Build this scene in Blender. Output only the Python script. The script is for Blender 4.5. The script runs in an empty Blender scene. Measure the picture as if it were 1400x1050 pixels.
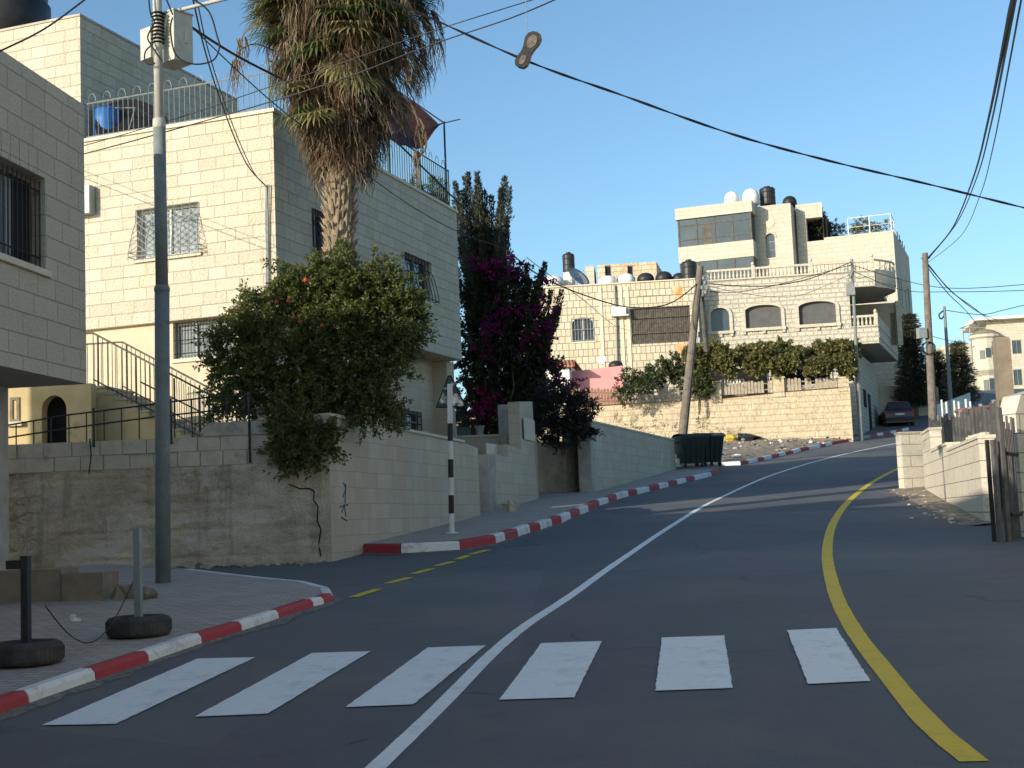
import bpy, math, random
import numpy as np
from math import sin, cos, tan, atan, atan2, radians, pi, sqrt, hypot
from mathutils import Vector, Matrix
random.seed(7); rng = np.random.default_rng(7)
S = bpy.context.scene
COL = S.collection

# ------------------------------------------------------------------ camera
F = 1900.0; ROLL = radians(2.35); PITCH = atan(190 / F); EYE = 1.64
right = Vector((cos(ROLL), sin(PITCH) * sin(ROLL), -cos(PITCH) * sin(ROLL)))
upv = Vector((sin(ROLL), -sin(PITCH) * cos(ROLL), cos(PITCH) * cos(ROLL)))
fwd = Vector((0, cos(PITCH), sin(PITCH)))
cam = bpy.data.cameras.new('camera'); co = bpy.data.objects.new('camera', cam); COL.objects.link(co)
co.matrix_world = Matrix(((right.x, upv.x, -fwd.x, 0), (right.y, upv.y, -fwd.y, 0), (right.z, upv.z, -fwd.z, EYE), (0, 0, 0, 1)))
cam.sensor_width = 36; cam.lens = 36 * F / 1400; cam.clip_end = 3000; cam.clip_start = 0.1
S.camera = co
S.render.resolution_x = 1024; S.render.resolution_y = 768

# ------------------------------------------------------------------ sky, sun, exposure
SUN_AZ = radians(228); SUN_EL = radians(15.5)
W = bpy.data.worlds.new('World'); S.world = W; W.use_nodes = True
nt = W.node_tree; bg = nt.nodes['Background']
sky = nt.nodes.new('ShaderNodeTexSky'); sky.sky_type = 'NISHITA'; sky.sun_disc = False
sky.sun_elevation = SUN_EL; sky.sun_rotation = SUN_AZ; sky.altitude = 300
sky.air_density = 1.0; sky.dust_density = 1.5; sky.ozone_density = 3.0
gm = nt.nodes.new('ShaderNodeGamma'); gm.inputs[1].default_value = 1.0; nt.links.new(sky.outputs[0], gm.inputs[0])
tn = nt.nodes.new('ShaderNodeMix'); tn.data_type = 'RGBA'; tn.blend_type = 'MULTIPLY'; tn.inputs[0].default_value = 1.0
tn.inputs[7].default_value = (0.77, 0.85, 0.82, 1); nt.links.new(gm.outputs[0], tn.inputs[6])
nt.links.new(tn.outputs[2], bg.inputs[0]); bg.inputs[1].default_value = 0.09
sun = bpy.data.lights.new('sun', 'SUN'); so = bpy.data.objects.new('sun', sun); COL.objects.link(so)
sun.energy = 2.0; sun.angle = radians(0.5); sun.color = (1.0, 0.89, 0.74)
sd = Vector((sin(SUN_AZ) * cos(SUN_EL), cos(SUN_AZ) * cos(SUN_EL), sin(SUN_EL)))
so.rotation_euler = sd.to_track_quat('Z', 'Y').to_euler(); so.location = (-30, -30, 30)
S.view_settings.view_transform = 'Standard'; S.view_settings.look = 'None'
S.view_settings.exposure = 1.52; S.view_settings.gamma = 1

# ------------------------------------------------------------------ pixel helpers (photo is 1400 x 1050)
def ray(x, y):
    d = right * (x - 700) + upv * (525 - y) + fwd * F
    return d / d.y
def at(x, y, Y):
    d = ray(x, y); return Vector((d.x * Y, Y, EYE + d.z * Y))
def gz(Y):
    if Y < 18: return .052 * Y
    if Y < 92: return .052 * Y + .0005 * (Y - 18) ** 2
    return .052 * 92 + .0005 * 74 ** 2 + .126 * (Y - 92) if Y < 130 else gz(129.9)
def gr(x, y, dz=0.0):
    d = ray(x, y); Y = 3.0
    while Y < 180 and EYE + d.z * Y > gz(Y) + dz: Y += .02
    return Vector((d.x * Y, Y, gz(Y) + dz))
class Fr:
    'vertical plane: u along az, v outward (to the right of az), z up'
    def __init__(s, x, y, az):
        s.o = Vector((x, y, 0)); a = radians(az); s.az = az
        s.U = Vector((sin(a), cos(a), 0)); s.N = Vector((cos(a), -sin(a), 0))
    def w(s, u, v, z): return s.o + s.U * u + s.N * v + Vector((0, 0, z))
    def uz(s, x, y, v=0):
        d = ray(x, y); c = Vector((0, 0, EYE)); p0 = s.o + s.N * v
        t = (p0 - c).dot(s.N) / d.dot(s.N); p = c + d * t
        return (p - s.o).dot(s.U), p.z
    def rect(s, x0, y0, x1, y1, v=0):
        xm, ym = (x0 + x1) / 2, (y0 + y1) / 2
        u0 = s.uz(x0, ym, v)[0]; u1 = s.uz(x1, ym, v)[0]
        z0 = s.uz(xm, y1, v)[1]; z1 = s.uz(xm, y0, v)[1]
        return min(u0, u1), max(u0, u1), z0, z1

# ------------------------------------------------------------------ mesh builder
WORLD = Fr(0, 0, 90)    # u = +X, v = -Y
class MB:
    def __init__(s): s.v = []; s.f = []; s.m = []
    def add(s, vs, fs, mi=0):
        b = len(s.v); s.v += [tuple(p) for p in vs]
        s.f += [tuple(i + b for i in f) for f in fs]; s.m += [mi] * len(fs)
    def quad(s, a, b, c, d, mi=0): s.add([a, b, c, d], [(0, 1, 2, 3)], mi)
    def box(s, fr, u0, u1, v0, v1, z0, z1, mi=0):
        P = [fr.w(u, v, z) for z in (z0, z1) for (u, v) in ((u0, v0), (u1, v0), (u1, v1), (u0, v1))]
        s.add(P, [(0, 1, 2, 3), (4, 7, 6, 5), (0, 4, 5, 1), (1, 5, 6, 2), (2, 6, 7, 3), (3, 7, 4, 0)], mi)
    def prism(s, poly, z0, z1, mi=0):
        n = len(poly)
        zz0 = z0 if hasattr(z0, '__len__') else [z0] * n; zz1 = z1 if hasattr(z1, '__len__') else [z1] * n
        P = [(p[0], p[1], z) for p, z in zip(poly, zz0)] + [(p[0], p[1], z) for p, z in zip(poly, zz1)]
        s.add(P, [tuple(range(n))[::-1], tuple(range(n, 2 * n))] + [(i, (i + 1) % n, n + (i + 1) % n, n + i) for i in range(n)], mi)
    def tube(s, pts, r, n=6, mi=0, cap=True):
        pts = [Vector(p) for p in pts]; k = len(pts)
        rr = r if hasattr(r, '__len__') else [r] * k
        vs = []; ref = None
        for i, p in enumerate(pts):
            t = (pts[min(i + 1, k - 1)] - pts[max(i - 1, 0)])
            if t.length < 1e-9: t = Vector((0, 0, 1))
            t.normalize()
            if ref is None: ref = Vector((0, 0, 1)) if abs(t.z) < .9 else Vector((1, 0, 0))
            a = t.cross(ref)
            if a.length < 1e-4: a = t.orthogonal()
            a.normalize(); b = t.cross(a); ref = -b if False else a.cross(t)
            for j in range(n):
                q = 2 * pi * j / n; vs.append(p + (a * cos(q) + b * sin(q)) * rr[i])
        fs = [(i * n + j, i * n + (j + 1) % n, (i + 1) * n + (j + 1) % n, (i + 1) * n + j) for i in range(k - 1) for j in range(n)]
        if cap: fs += [tuple(range(n))[::-1], tuple(range((k - 1) * n, k * n))]
        s.add(vs, fs, mi)
    def bar(s, a, b, r, mi=0, n=4): s.tube([a, b], r, n, mi)
    def lathe(s, c, prof, n=20, mi=0, axis=None):
        c = Vector(c); vs = []
        if axis is None: ax, e1, e2 = Vector((0, 0, 1)), Vector((1, 0, 0)), Vector((0, 1, 0))
        else:
            ax = Vector(axis).normalized(); e1 = ax.orthogonal().normalized(); e2 = ax.cross(e1)
        for r, h in prof:
            for j in range(n):
                q = 2 * pi * j / n; vs.append(c + ax * h + (e1 * cos(q) + e2 * sin(q)) * r)
        k = len(prof)
        fs = [(i * n + j, i * n + (j + 1) % n, (i + 1) * n + (j + 1) % n, (i + 1) * n + j) for i in range(k - 1) for j in range(n)]
        fs += [tuple(range(n))[::-1], tuple(range((k - 1) * n, k * n))]
        s.add(vs, fs, mi)
    def blob(s, c, r, mi=0, n=10, rough=.15, sq=(1, 1, 1)):
        c = Vector(c); vs = []; m = n // 2
        ph = [random.uniform(0, 6.28) for _ in range(6)]
        for i in range(m + 1):
            th = pi * i / m
            for j in range(n):
                q = 2 * pi * j / n
                d = Vector((sin(th) * cos(q), sin(th) * sin(q), cos(th)))
                k = r * (1 + rough * (sin(3 * d.x + ph[0]) + sin(4 * d.y + ph[1]) + sin(5 * d.z + ph[2] + 2 * d.x)) / 1.5)
                vs.append(c + Vector((d.x * k * sq[0], d.y * k * sq[1], d.z * k * sq[2])))
        fs = [(i * n + j, i * n + (j + 1) % n, (i + 1) * n + (j + 1) % n, (i + 1) * n + j) for i in range(m) for j in range(n)]
        s.add(vs, fs, mi)
    def wall(s, fr, u0, u1, z0, z1, holes=(), d=.18, v=0, mi=0, back=True):
        'front face with rectangular openings and their reveals'
        us = sorted({u0, u1, *[max(u0, min(u1, h[i])) for h in holes for i in (0, 1)]})
        zs = sorted({z0, z1, *[max(z0, min(z1, h[i])) for h in holes for i in (2, 3)]})
        for a, b in zip(us, us[1:]):
            for c, e in zip(zs, zs[1:]):
                m, k = (a + b) / 2, (c + e) / 2
                if any(h[0] < m < h[1] and h[2] < k < h[3] for h in holes): continue
                s.quad(fr.w(a, v, c), fr.w(b, v, c), fr.w(b, v, e), fr.w(a, v, e), mi)
        for a, b, c, e in holes:
            for p, q in (((a, c), (b, c)), ((b, c), (b, e)), ((b, e), (a, e)), ((a, e), (a, c))):
                s.quad(fr.w(p[0], v, p[1]), fr.w(q[0], v, q[1]), fr.w(q[0], v - d, q[1]), fr.w(p[0], v - d, p[1]), mi)
    def build(s, name, mats, parent=None, origin=None, smooth=False):
        if not isinstance(mats, (list, tuple)): mats = [mats]
        root = parent
        while root is not None and root.parent is not None: root = root.parent
        V = np.array(s.v, dtype=float).reshape(-1, 3)
        if root is not None: off = np.array(root.location)
        elif origin is not None: off = np.array(origin)
        else:
            off = np.array(((V[:, 0].min() + V[:, 0].max()) / 2, (V[:, 1].min() + V[:, 1].max()) / 2, V[:, 2].min()))
        me = bpy.data.meshes.new(name); me.from_pydata((V - off).tolist(), [], s.f)
        for m in mats: me.materials.append(m)
        if any(s.m): me.polygons.foreach_set('material_index', s.m)
        uv = me.uv_layers.new(name='UVMap'); dat = np.zeros((len(me.loops), 2)); li = 0
        if len(s.f) < 60000:
            for f in s.f:
                P = V[list(f)]
                nrm = np.zeros(3)
                for i in range(len(f)): nrm += np.cross(P[i], P[(i + 1) % len(f)])
                L = np.linalg.norm(nrm); nrm = nrm / L if L > 1e-12 else np.array((0, 0, 1.))
                if abs(nrm[2]) > .7: dat[li:li + len(f)] = P[:, :2]
                else:
                    t = np.array((-nrm[1], nrm[0])); t /= np.linalg.norm(t)
                    if t[0] < -.05 or (abs(t[0]) <= .05 and t[1] < 0): t = -t
                    dat[li:li + len(f), 0] = P[:, :2] @ t; dat[li:li + len(f), 1] = P[:, 2]
                li += len(f)
        uv.data.foreach_set('uv', dat.ravel())
        if smooth: me.polygons.foreach_set('use_smooth', [True] * len(me.polygons))
        o = bpy.data.objects.new(name, me); COL.objects.link(o)
        if parent is not None: o.parent = parent
        else: o.location = off.tolist()
        return o
def tag(o, label, cat, group=None):
    o['label'] = label; o['category'] = cat
    if group: o['group'] = group
    return o
def thing(name, label, cat, loc, group=None):
    o = bpy.data.objects.new(name, None); COL.objects.link(o); o.location = loc; o.empty_display_size = .2
    return tag(o, label, cat, group)
def struct(o, kind='structure'): o['kind'] = kind; return o

# ------------------------------------------------------------------ materials
def rgb(c): return (c[0], c[1], c[2], 1)
class NT:
    def __init__(s, name):
        s.m = bpy.data.materials.new(name); s.m.use_nodes = True; s.t = s.m.node_tree
        s.b = s.t.nodes['Principled BSDF']; s.out = s.t.nodes['Material Output']
    def n(s, typ, **k):
        o = s.t.nodes.new('ShaderNode' + typ)
        for a, v in k.items():
            if a.startswith('i_'):
                key = a[2:]; key = int(key) if key.isdigit() else key.replace('_', ' ')
                if isinstance(v, bpy.types.NodeSocket): s.t.links.new(v, o.inputs[key])
                else: o.inputs[key].default_value = v
            else: setattr(o, a, v)
        return o
    def l(s, a, b): s.t.links.new(a, b)
    def uv(s): return s.n('TexCoord').outputs['UV']
    def obj(s): return s.n('TexCoord').outputs['Object']
    def noise(s, vec, scale, detail=4, rough=.6):
        o = s.n('TexNoise', i_Vector=vec, i_Scale=scale, i_Detail=detail, i_Roughness=rough); return o.outputs['Fac']
    def ramp(s, fac, p0, p1, c0=(0, 0, 0), c1=(1, 1, 1)):
        o = s.n('ValToRGB', i_Fac=fac); e = o.color_ramp.elements
        e[0].position = p0; e[1].position = p1; e[0].color = rgb(c0); e[1].color = rgb(c1); return o.outputs['Color']
    def mix(s, fac, a, b, typ='MIX'):
        o = s.n('Mix', data_type='RGBA', blend_type=typ)
        for sock, v in ((o.inputs[0], fac), (o.inputs[6], a), (o.inputs[7], b)):
            if isinstance(v, bpy.types.NodeSocket): s.l(v, sock)
            else: sock.default_value = v if not isinstance(v, (tuple, list)) else rgb(v)
        return o.outputs[2]
    def math(s, op, a, b=0.0):
        o = s.n('Math', operation=op)
        for i, v in enumerate((a, b)):
            if isinstance(v, bpy.types.NodeSocket): s.l(v, o.inputs[i])
            else: o.inputs[i].default_value = v
        return o.outputs[0]
    def bump(s, h, strength=.5, dist=.01):
        o = s.n('Bump', i_Height=h, i_Strength=strength, i_Distance=dist); s.l(o.outputs[0], s.b.inputs['Normal'])
    def fin(s, col=None, rough=.8, metal=0, spec=.3):
        if col is not None:
            if isinstance(col, bpy.types.NodeSocket): s.l(col, s.b.inputs['Base Color'])
            else: s.b.inputs['Base Color'].default_value = rgb(col)
        s.b.inputs['Metallic'].default_value = metal
        if isinstance(rough, bpy.types.NodeSocket): s.l(rough, s.b.inputs['Roughness'])
        else: s.b.inputs['Roughness'].default_value = rough
        s.b.inputs['Specular IOR Level'].default_value = spec
        return s.m
def stone(name, c1, c2, mort, bw=.55, rh=.25, ms=.008, bump=.5, pit=40, stain=.35, staincol=(.25, .2, .14), dist=.012, stain_lo=.55, wob_=.015):
    k = NT(name); uv = k.uv()
    wob = k.n('TexNoise', i_Vector=uv, i_Scale=1.6, i_Detail=2)
    uvw = k.n('VectorMath', operation='MULTIPLY_ADD', i_0=wob.outputs['Color'], i_1=(wob_, wob_, 0), i_2=uv).outputs[0]
    b = k.n('TexBrick', i_Vector=uvw, i_Color1=rgb(c1), i_Color2=rgb(c2), i_Mortar=rgb(mort), i_Scale=1.0)
    b.inputs['Mortar Size'].default_value = ms; b.inputs['Mortar Smooth'].default_value = .3
    b.inputs['Brick Width'].default_value = bw; b.inputs['Row Height'].default_value = rh; b.inputs['Bias'].default_value = 0
    b.offset = .45; b.squash = .75; b.squash_frequency = 3
    fine = k.noise(uv, pit, 3, .6); big = k.noise(uv, .8, 6, .65)
    col = k.mix(.35, b.outputs['Color'], k.ramp(fine, .3, .75, (.35, .33, .3), (1, 1, 1)), 'MULTIPLY')
    streak = k.n('TexNoise', i_Vector=k.n('Mapping', i_Vector=uv, i_Scale=(2.2, .25, 1)).outputs[0], i_Scale=1.5, i_Detail=5).outputs['Fac']
    st = k.math('MULTIPLY', k.ramp(k.math('ADD', k.math('MULTIPLY', big, .5), k.math('MULTIPLY', streak, .5)), stain_lo - .05, stain_lo + .2), stain)
    col = k.mix(st, col, staincol)
    h = k.math('ADD', k.math('MULTIPLY', b.outputs['Fac'], -1.2), k.math('MULTIPLY', k.noise(uv, pit * .55, 5, .65), 1.1))
    k.bump(h, bump, dist)
    return k.fin(col, .88, 0, .2)
def noisy(name, c1, c2, scale=6, rough=.8, bump=.2, metal=0, spec=.3, dist=.01, lo=.35, hi=.7, bscale=None, c3=None, c3scale=1.2, c3lo=.58):
    k = NT(name); v = k.obj(); f = k.noise(v, scale, 6, .65)
    col = k.ramp(f, lo, hi, c1, c2)
    if c3: col = k.mix(k.ramp(k.noise(v, c3scale, 5, .7), c3lo, c3lo + .12), col, c3)
    if bump: k.bump(k.noise(v, bscale or scale * 4, 5, .7), bump, dist)
    return k.fin(col, rough, metal, spec)
def leafmat(name, ca, cb, trans=.35, rough=.5):
    k = NT(name)
    r = k.n('NewGeometry').outputs['Random Per Island']
    col = k.ramp(r, 0, 1, ca, cb)
    k.fin(col, rough, 0, .35)
    t = k.n('BsdfTranslucent'); k.l(col, t.inputs['Color'])
    mx = k.n('MixShader', i_0=trans); k.l(k.b.outputs[0], mx.inputs[1]); k.l(t.outputs[0], mx.inputs[2]); k.l(mx.outputs[0], k.out.inputs[0])
    return k.m
def glassmat(name, c, rough=.06, spec=.6):
    k = NT(name); return k.fin(k.ramp(k.noise(k.obj(), .9, 2), .35, .7, c, tuple(x * 1.5 for x in c)), rough, 0, spec)
M = {}
M['stone_main'] = stone('limestone_blocks', (.68, .63, .51), (.59, .54, .43), (.50, .45, .34), bump=1.0, stain_lo=.5, stain=.30, staincol=(.47, .38, .24), pit=26, dist=.04, ms=.008)
M['stone_near'] = stone('limestone_rough_blocks', (.58, .53, .42), (.53, .48, .38), (.38, .34, .27), bump=.8, stain=.25, staincol=(.25, .21, .15), bw=.6, pit=30, dist=.02)
M['stone_side'] = stone('limestone_wall_blocks', (.64, .58, .46), (.57, .50, .385), (.46, .41, .33), bump=.6, stain_lo=.47, stain=.6, staincol=(.46, .34, .22), bw=.5, rh=.26, ms=.005)
M['stone_far'] = stone('pale_limestone_blocks', (.60, .565, .475), (.535, .50, .41), (.39, .355, .28), bw=.75, rh=.32, ms=.014, bump=.3, stain=.1, pit=14)
M['stone_rock'] = stone('rock_faced_blocks', (.64, .605, .51), (.56, .525, .435), (.47, .435, .36), bw=.45, rh=.26, ms=.03, bump=1.0, stain=.12, pit=9, dist=.06)
M['stone_pointed'] = stone('dark_pointed_blocks', (.66, .59, .45), (.59, .52, .38), (.24, .215, .18), bw=.36, rh=.40, ms=.022, bump=.4, stain=.25, staincol=(.5, .30, .10), pit=14, stain_lo=.6)
M['stone_garden'] = stone('old_garden_stone', (.68, .60, .45), (.60, .51, .36), (.48, .40, .28), bw=.55, rh=.30, ms=.016, bump=.6, wob_=.035, stain=.6, staincol=(.42, .25, .09), pit=10, dist=.06, stain_lo=.5)
M['stone_white'] = stone('white_dressed_stone', (.70, .65, .54), (.66, .61, .50), (.22, .2, .16), bw=1.5, rh=.30, ms=.010, bump=.3, stain=.3, staincol=(.50, .42, .28), pit=14, stain_lo=.5)
M['coping'] = noisy('stone_coping', (.58, .52, .40), (.66, .60, .47), 5, .85, .2)
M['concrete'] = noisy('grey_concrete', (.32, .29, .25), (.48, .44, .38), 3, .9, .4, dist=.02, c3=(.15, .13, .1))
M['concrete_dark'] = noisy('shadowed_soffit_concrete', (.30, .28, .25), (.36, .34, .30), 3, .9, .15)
M['plaster'] = noisy('cream_plaster', (.48, .42, .30), (.56, .50, .37), 2, .9, .15, c3=(.40, .33, .22))
M['stucco_yellow'] = noisy('ochre_stucco', (.52, .40, .20), (.60, .50, .28), 2.5, .9, .3, c3=(.33, .25, .14))
M['steel'] = noisy('galvanised_steel', (.22, .24, .24), (.34, .36, .35), 5, .5, .05, metal=.6, c3=(.14, .12, .1), c3lo=.64)
M['polegrey'] = noisy('weathered_grey_pole_paint', (.15, .17, .165), (.22, .24, .23), 5, .6, .08, c3=(.09, .075, .06), c3scale=2.5, c3lo=.62)
M['rail_brown'] = noisy('brown_painted_rail', (.07, .065, .055), (.13, .115, .095), 9, .6, .1)
M['pillar_tan'] = noisy('tan_weathered_concrete', (.20, .16, .115), (.30, .245, .18), 3, .9, .4, c3=(.13, .10, .075))
M['polelight'] = noisy('sunlit_galvanised_pole', (.36, .36, .32), (.47, .46, .41), 5, .55, .05, c3=(.2, .16, .12), c3scale=3, c3lo=.66)  # pale tone includes the sunlight falling on the upper lamp pole
M['iron'] = noisy('black_iron', (.012, .012, .013), (.03, .028, .026), 20, .55, .1, spec=.4)
M['iron_green'] = noisy('dull_green_iron', (.05, .10, .085), (.08, .14, .12), 12, .55, .1)
M['iron_grey'] = noisy('grey_painted_iron', (.20, .22, .22), (.30, .32, .31), 12, .5, .1, c3=(.2, .1, .05), c3lo=.66)
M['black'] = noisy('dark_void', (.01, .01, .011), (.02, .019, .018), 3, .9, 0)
M['glass'] = glassmat('dark_window_glass', (.02, .026, .032))
M['glass_blue'] = glassmat('bluish_window_glass', (.035, .05, .06))
M['curtain_beige'] = noisy('beige_curtain', (.07, .065, .055), (.15, .13, .10), 2, .8, 0)
M['curtain'] = noisy('pale_curtain', (.20, .24, .26), (.36, .40, .42), 2, .8, 0)
M['shutter_dark'] = noisy('dark_weathered_shutter', (.06, .052, .045), (.13, .115, .10), 5, .9, .3)
M['fence_dark'] = noisy('dark_weathered_slats', (.07, .068, .065), (.15, .14, .13), 5, .9, .3)
M['wood_old'] = noisy('old_wood', (.16, .13, .10), (.28, .24, .18), 5, .9, .3)
M['cable'] = noisy('black_cable', (.012, .013, .016), (.02, .021, .025), 8, .6, 0)
M['plastic_black'] = noisy('black_plastic_tank', (.018, .02, .022), (.03, .032, .034), 4, .45, .05)
M['plastic_white'] = noisy('white_plastic_tank', (.70, .70, .66), (.78, .78, .74), 4, .5, .05)
M['blue_plastic'] = noisy('blue_plastic', (.02, .12, .38), (.03, .16, .46), 4, .45, .05)
M['white_paint'] = noisy('white_paint', (.66, .66, .62), (.76, .76, .72), 8, .7, .1, c3=(.48, .46, .42), c3lo=.64)
M['dish'] = noisy('grey_dish_metal', (.26, .29, .31), (.34, .37, .38), 4, .5, .03, metal=.2)

# ------------------------------------------------------------------ ground, road, pavements
def asphalt():
    k = NT('asphalt'); v = k.obj()
    f = k.noise(v, 90, 3, .7); g = k.noise(v, .35, 6, .65); h = k.noise(v, 2.2, 5, .6)
    col = k.ramp(f, .3, .75, (.088, .100, .106), (.142, .154, .158))
    tr = k.n('TexNoise', i_Vector=k.n('Mapping', i_Vector=v, i_Rotation=(0, 0, radians(10)), i_Scale=(1.3, .10, 1)).outputs[0], i_Scale=1.0, i_Detail=4).outputs['Fac']
    col = k.mix(k.math('MULTIPLY', k.ramp(tr, .48, .62), .35), col, (.15, .10, .142))
    col = k.mix(k.math('MULTIPLY', k.ramp(g, .46, .66), .75), col, (.17, .16, .145))
    col = k.mix(k.math('MULTIPLY', k.ramp(h, .60, .72), .25), col, (.055, .055, .056))
    sc = k.n('TexNoise', i_Vector=k.n('Mapping', i_Vector=v, i_Rotation=(0, 0, radians(-35)), i_Scale=(2, .5, 1)).outputs[0], i_Scale=2.2, i_Detail=6, i_Roughness=.75).outputs['Fac']
    col = k.mix(k.math('MULTIPLY', k.ramp(sc, .68, .72), .3), col, (.22, .21, .19))
    vo = k.n('TexVoronoi', feature='DISTANCE_TO_EDGE', i_Vector=k.n('VectorMath', operation='MULTIPLY_ADD', i_0=k.n('TexNoise', i_Vector=v, i_Scale=1.5, i_Detail=4).outputs['Color'], i_1=(.9, .9, 0), i_2=v).outputs[0], i_Scale=.42)
    crack = k.math('MULTIPLY', k.math('SUBTRACT', 1.0, k.ramp(vo.outputs['Distance'], .0, .012)), k.ramp(k.noise(v, .25, 3), .52, .58))
    col = k.mix(k.math('MULTIPLY', crack, .55), col, (.03, .03, .032))
    col = k.mix(k.math('MULTIPLY', k.ramp(k.noise(v, 220, 2, .5), .56, .70), .45), col, (.22, .215, .21))
    pt_ = k.n('TexVoronoi', i_Vector=v, i_Scale=.16); col = k.mix(.22, col, k.ramp(k.n('SeparateColor', i_0=pt_.outputs['Color']).outputs[0], .2, .9, (.4, .4, .41), (1.15, 1.13, 1.1)), 'MULTIPLY')
    k.bump(k.math('ADD', f, k.math('MULTIPLY', crack, -1.0)), .6, .008)
    return k.fin(col, .75, 0, .3)
M['asphalt'] = asphalt()
def paint(name, c, worn=.3, under=(.05, .05, .055)):
    k = NT(name); v = k.obj()
    f = k.noise(v, 14, 8, .75); g = k.noise(v, 2.5, 4, .6)
    w = k.math('ADD', k.math('MULTIPLY', f, .6), k.math('MULTIPLY', g, .4))
    col = k.mix(k.math('MULTIPLY', k.ramp(w, .50, .66), worn), c, under)
    col = k.mix(k.math('MULTIPLY', k.ramp(k.noise(v, 60, 3), .45, .8), .2), col, tuple(x * .6 for x in c))
    k.bump(k.noise(v, 80, 3), .3, .005)
    return k.fin(col, .65, 0, .3)
M['mark_white'] = paint('white_road_paint', (.80, .83, .82), .28)
M['mark_yellow'] = paint('yellow_road_paint', (.74, .52, .025), .28)
M['kerb_white'] = paint('white_kerb_paint', (.74, .74, .71), .75, (.2, .19, .17))
M['kerb_red'] = paint('red_kerb_paint', (.40, .035, .04), .7, (.16, .10, .09))
M['kerb_bare'] = noisy('bare_kerb_concrete', (.30, .28, .24), (.42, .39, .34), 6, .9, .3)
def paving():
    k = NT('paving_bricks'); v = k.obj()
    vv = k.n('Mapping', i_Vector=v, i_Rotation=(0, 0, radians(14))).outputs[0]
    b = k.n('TexBrick', i_Vector=vv, i_Color1=rgb((.38, .32, .28)), i_Color2=rgb((.48, .40, .35)), i_Mortar=rgb((.10, .09, .08)), i_Scale=1.0)
    b.inputs['Brick Width'].default_value = .2; b.inputs['Row Height'].default_value = .1; b.inputs['Mortar Size'].default_value = .005
    g = k.noise(v, 1.3, 6, .7)
    col = k.mix(k.math('MULTIPLY', k.ramp(g, .45, .7), .6), b.outputs['Color'], (.46, .40, .33))
    col = k.mix(k.math('MULTIPLY', k.ramp(k.noise(v, 9, 5, .7), .6, .75), .4), col, (.19, .165, .14))
    k.bump(k.math('MULTIPLY', b.outputs['Fac'], -1.), .5, .008)
    return k.fin(col, .85, 0, .2)
M['paving'] = paving()
M['earth'] = noisy('dry_earth', (.20, .165, .12), (.38, .32, .24), 2.5, .95, .6, dist=.05, bscale=9, c3=(.42, .38, .30), c3scale=6)
M['hillearth'] = noisy('dry_hillside', (.34, .29, .20), (.48, .42, .30), .2, .95, .2, dist=.05)

def sheet(name, X0, X1, Ys, dz, mat, nx=8):
    m = MB(); xs = [X0 + (X1 - X0) * i / nx for i in range(nx + 1)]
    vs = [(x, y, gz(y) + dz) for y in Ys for x in xs]; w = nx + 1
    m.add(vs, [(j * w + i, j * w + i + 1, (j + 1) * w + i + 1, (j + 1) * w + i) for j in range(len(Ys) - 1) for i in range(nx)])
    return struct(m.build(name, mat, origin=(0, 0, 0)))
YS = [-60, -30, -10] + list(range(0, 132, 2)) + [160, 300, 900]
sheet('ground', -900, 900, YS, -.06, M['hillearth'], 2)
sheet('road', -32, 42, [-40, -20] + [i * 1.5 for i in range(-6, 87)], 0, M['asphalt'], 12)

def resample(P, step):
    out = [P[0]]
    for a, b in zip(P, P[1:]):
        n = max(1, int((b - a).length / step))
        out += [a.lerp(b, i / n) for i in range(1, n + 1)]
    return out
def strip(m, P, w, dz, mi=0):
    'flat line painted on the road, P = centre points'
    P = resample([Vector((p.x, p.y, 0)) for p in P], .14); L = []; n = len(P)
    for i, p in enumerate(P):
        t = (P[min(i + 1, n - 1)] - P[max(i - 1, 0)]).normalized(); s = Vector((t.y, -t.x, 0)) * w / 2 * (1 + .035 * random.uniform(-1, 1))
        L.append((p - s, p + s))
    for (a, b), (c, d) in zip(L, L[1:]):
        m.quad(*[(q.x, q.y, gz(q.y) + dz) for q in (a, b, d, c)], mi)
def spline(P, k=6):
    out = []
    for i in range(len(P) - 1):
        p0, p1, p2, p3 = P[max(i - 1, 0)], P[i], P[i + 1], P[min(i + 2, len(P) - 1)]
        for j in range(k):
            t = j / k
            out.append(0.5 * ((2 * p1) + (p2 - p0) * t + (2 * p0 - 5 * p1 + 4 * p2 - p3) * t * t + (3 * p1 - p0 - 3 * p2 + p3) * t ** 3))
    return out + [P[-1]]
GR = lambda L, dz=0: [gr(x, y, dz) for x, y in L]
m = MB(); P = spline(GR([(515, 1050), (600, 968), (672, 895), (720, 855), (780, 815), (850, 765), (920, 718), (980, 683), (1060, 648), (1150, 622), (1250, 601)]))
P = [P[0] + (P[0] - P[6]) * 4] + P + [P[-1] + (P[-1] - P[-5]) * 2]
strip(m, P, .115, .005); struct(m.build('centre_line', M['mark_white'], origin=(0, 0, 0)))
m = MB(); P = spline(GR([(1332, 1042), (1270, 990), (1215, 925), (1165, 858), (1140, 805), (1131, 752), (1141, 712), (1165, 681), (1200, 655), (1250, 629)]))
P = P + [P[-1] + (P[-1] - P[-5]) * 2]
strip(m, P, .15, .005); struct(m.build('edge_line', M['mark_yellow'], origin=(0, 0, 0)))
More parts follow.
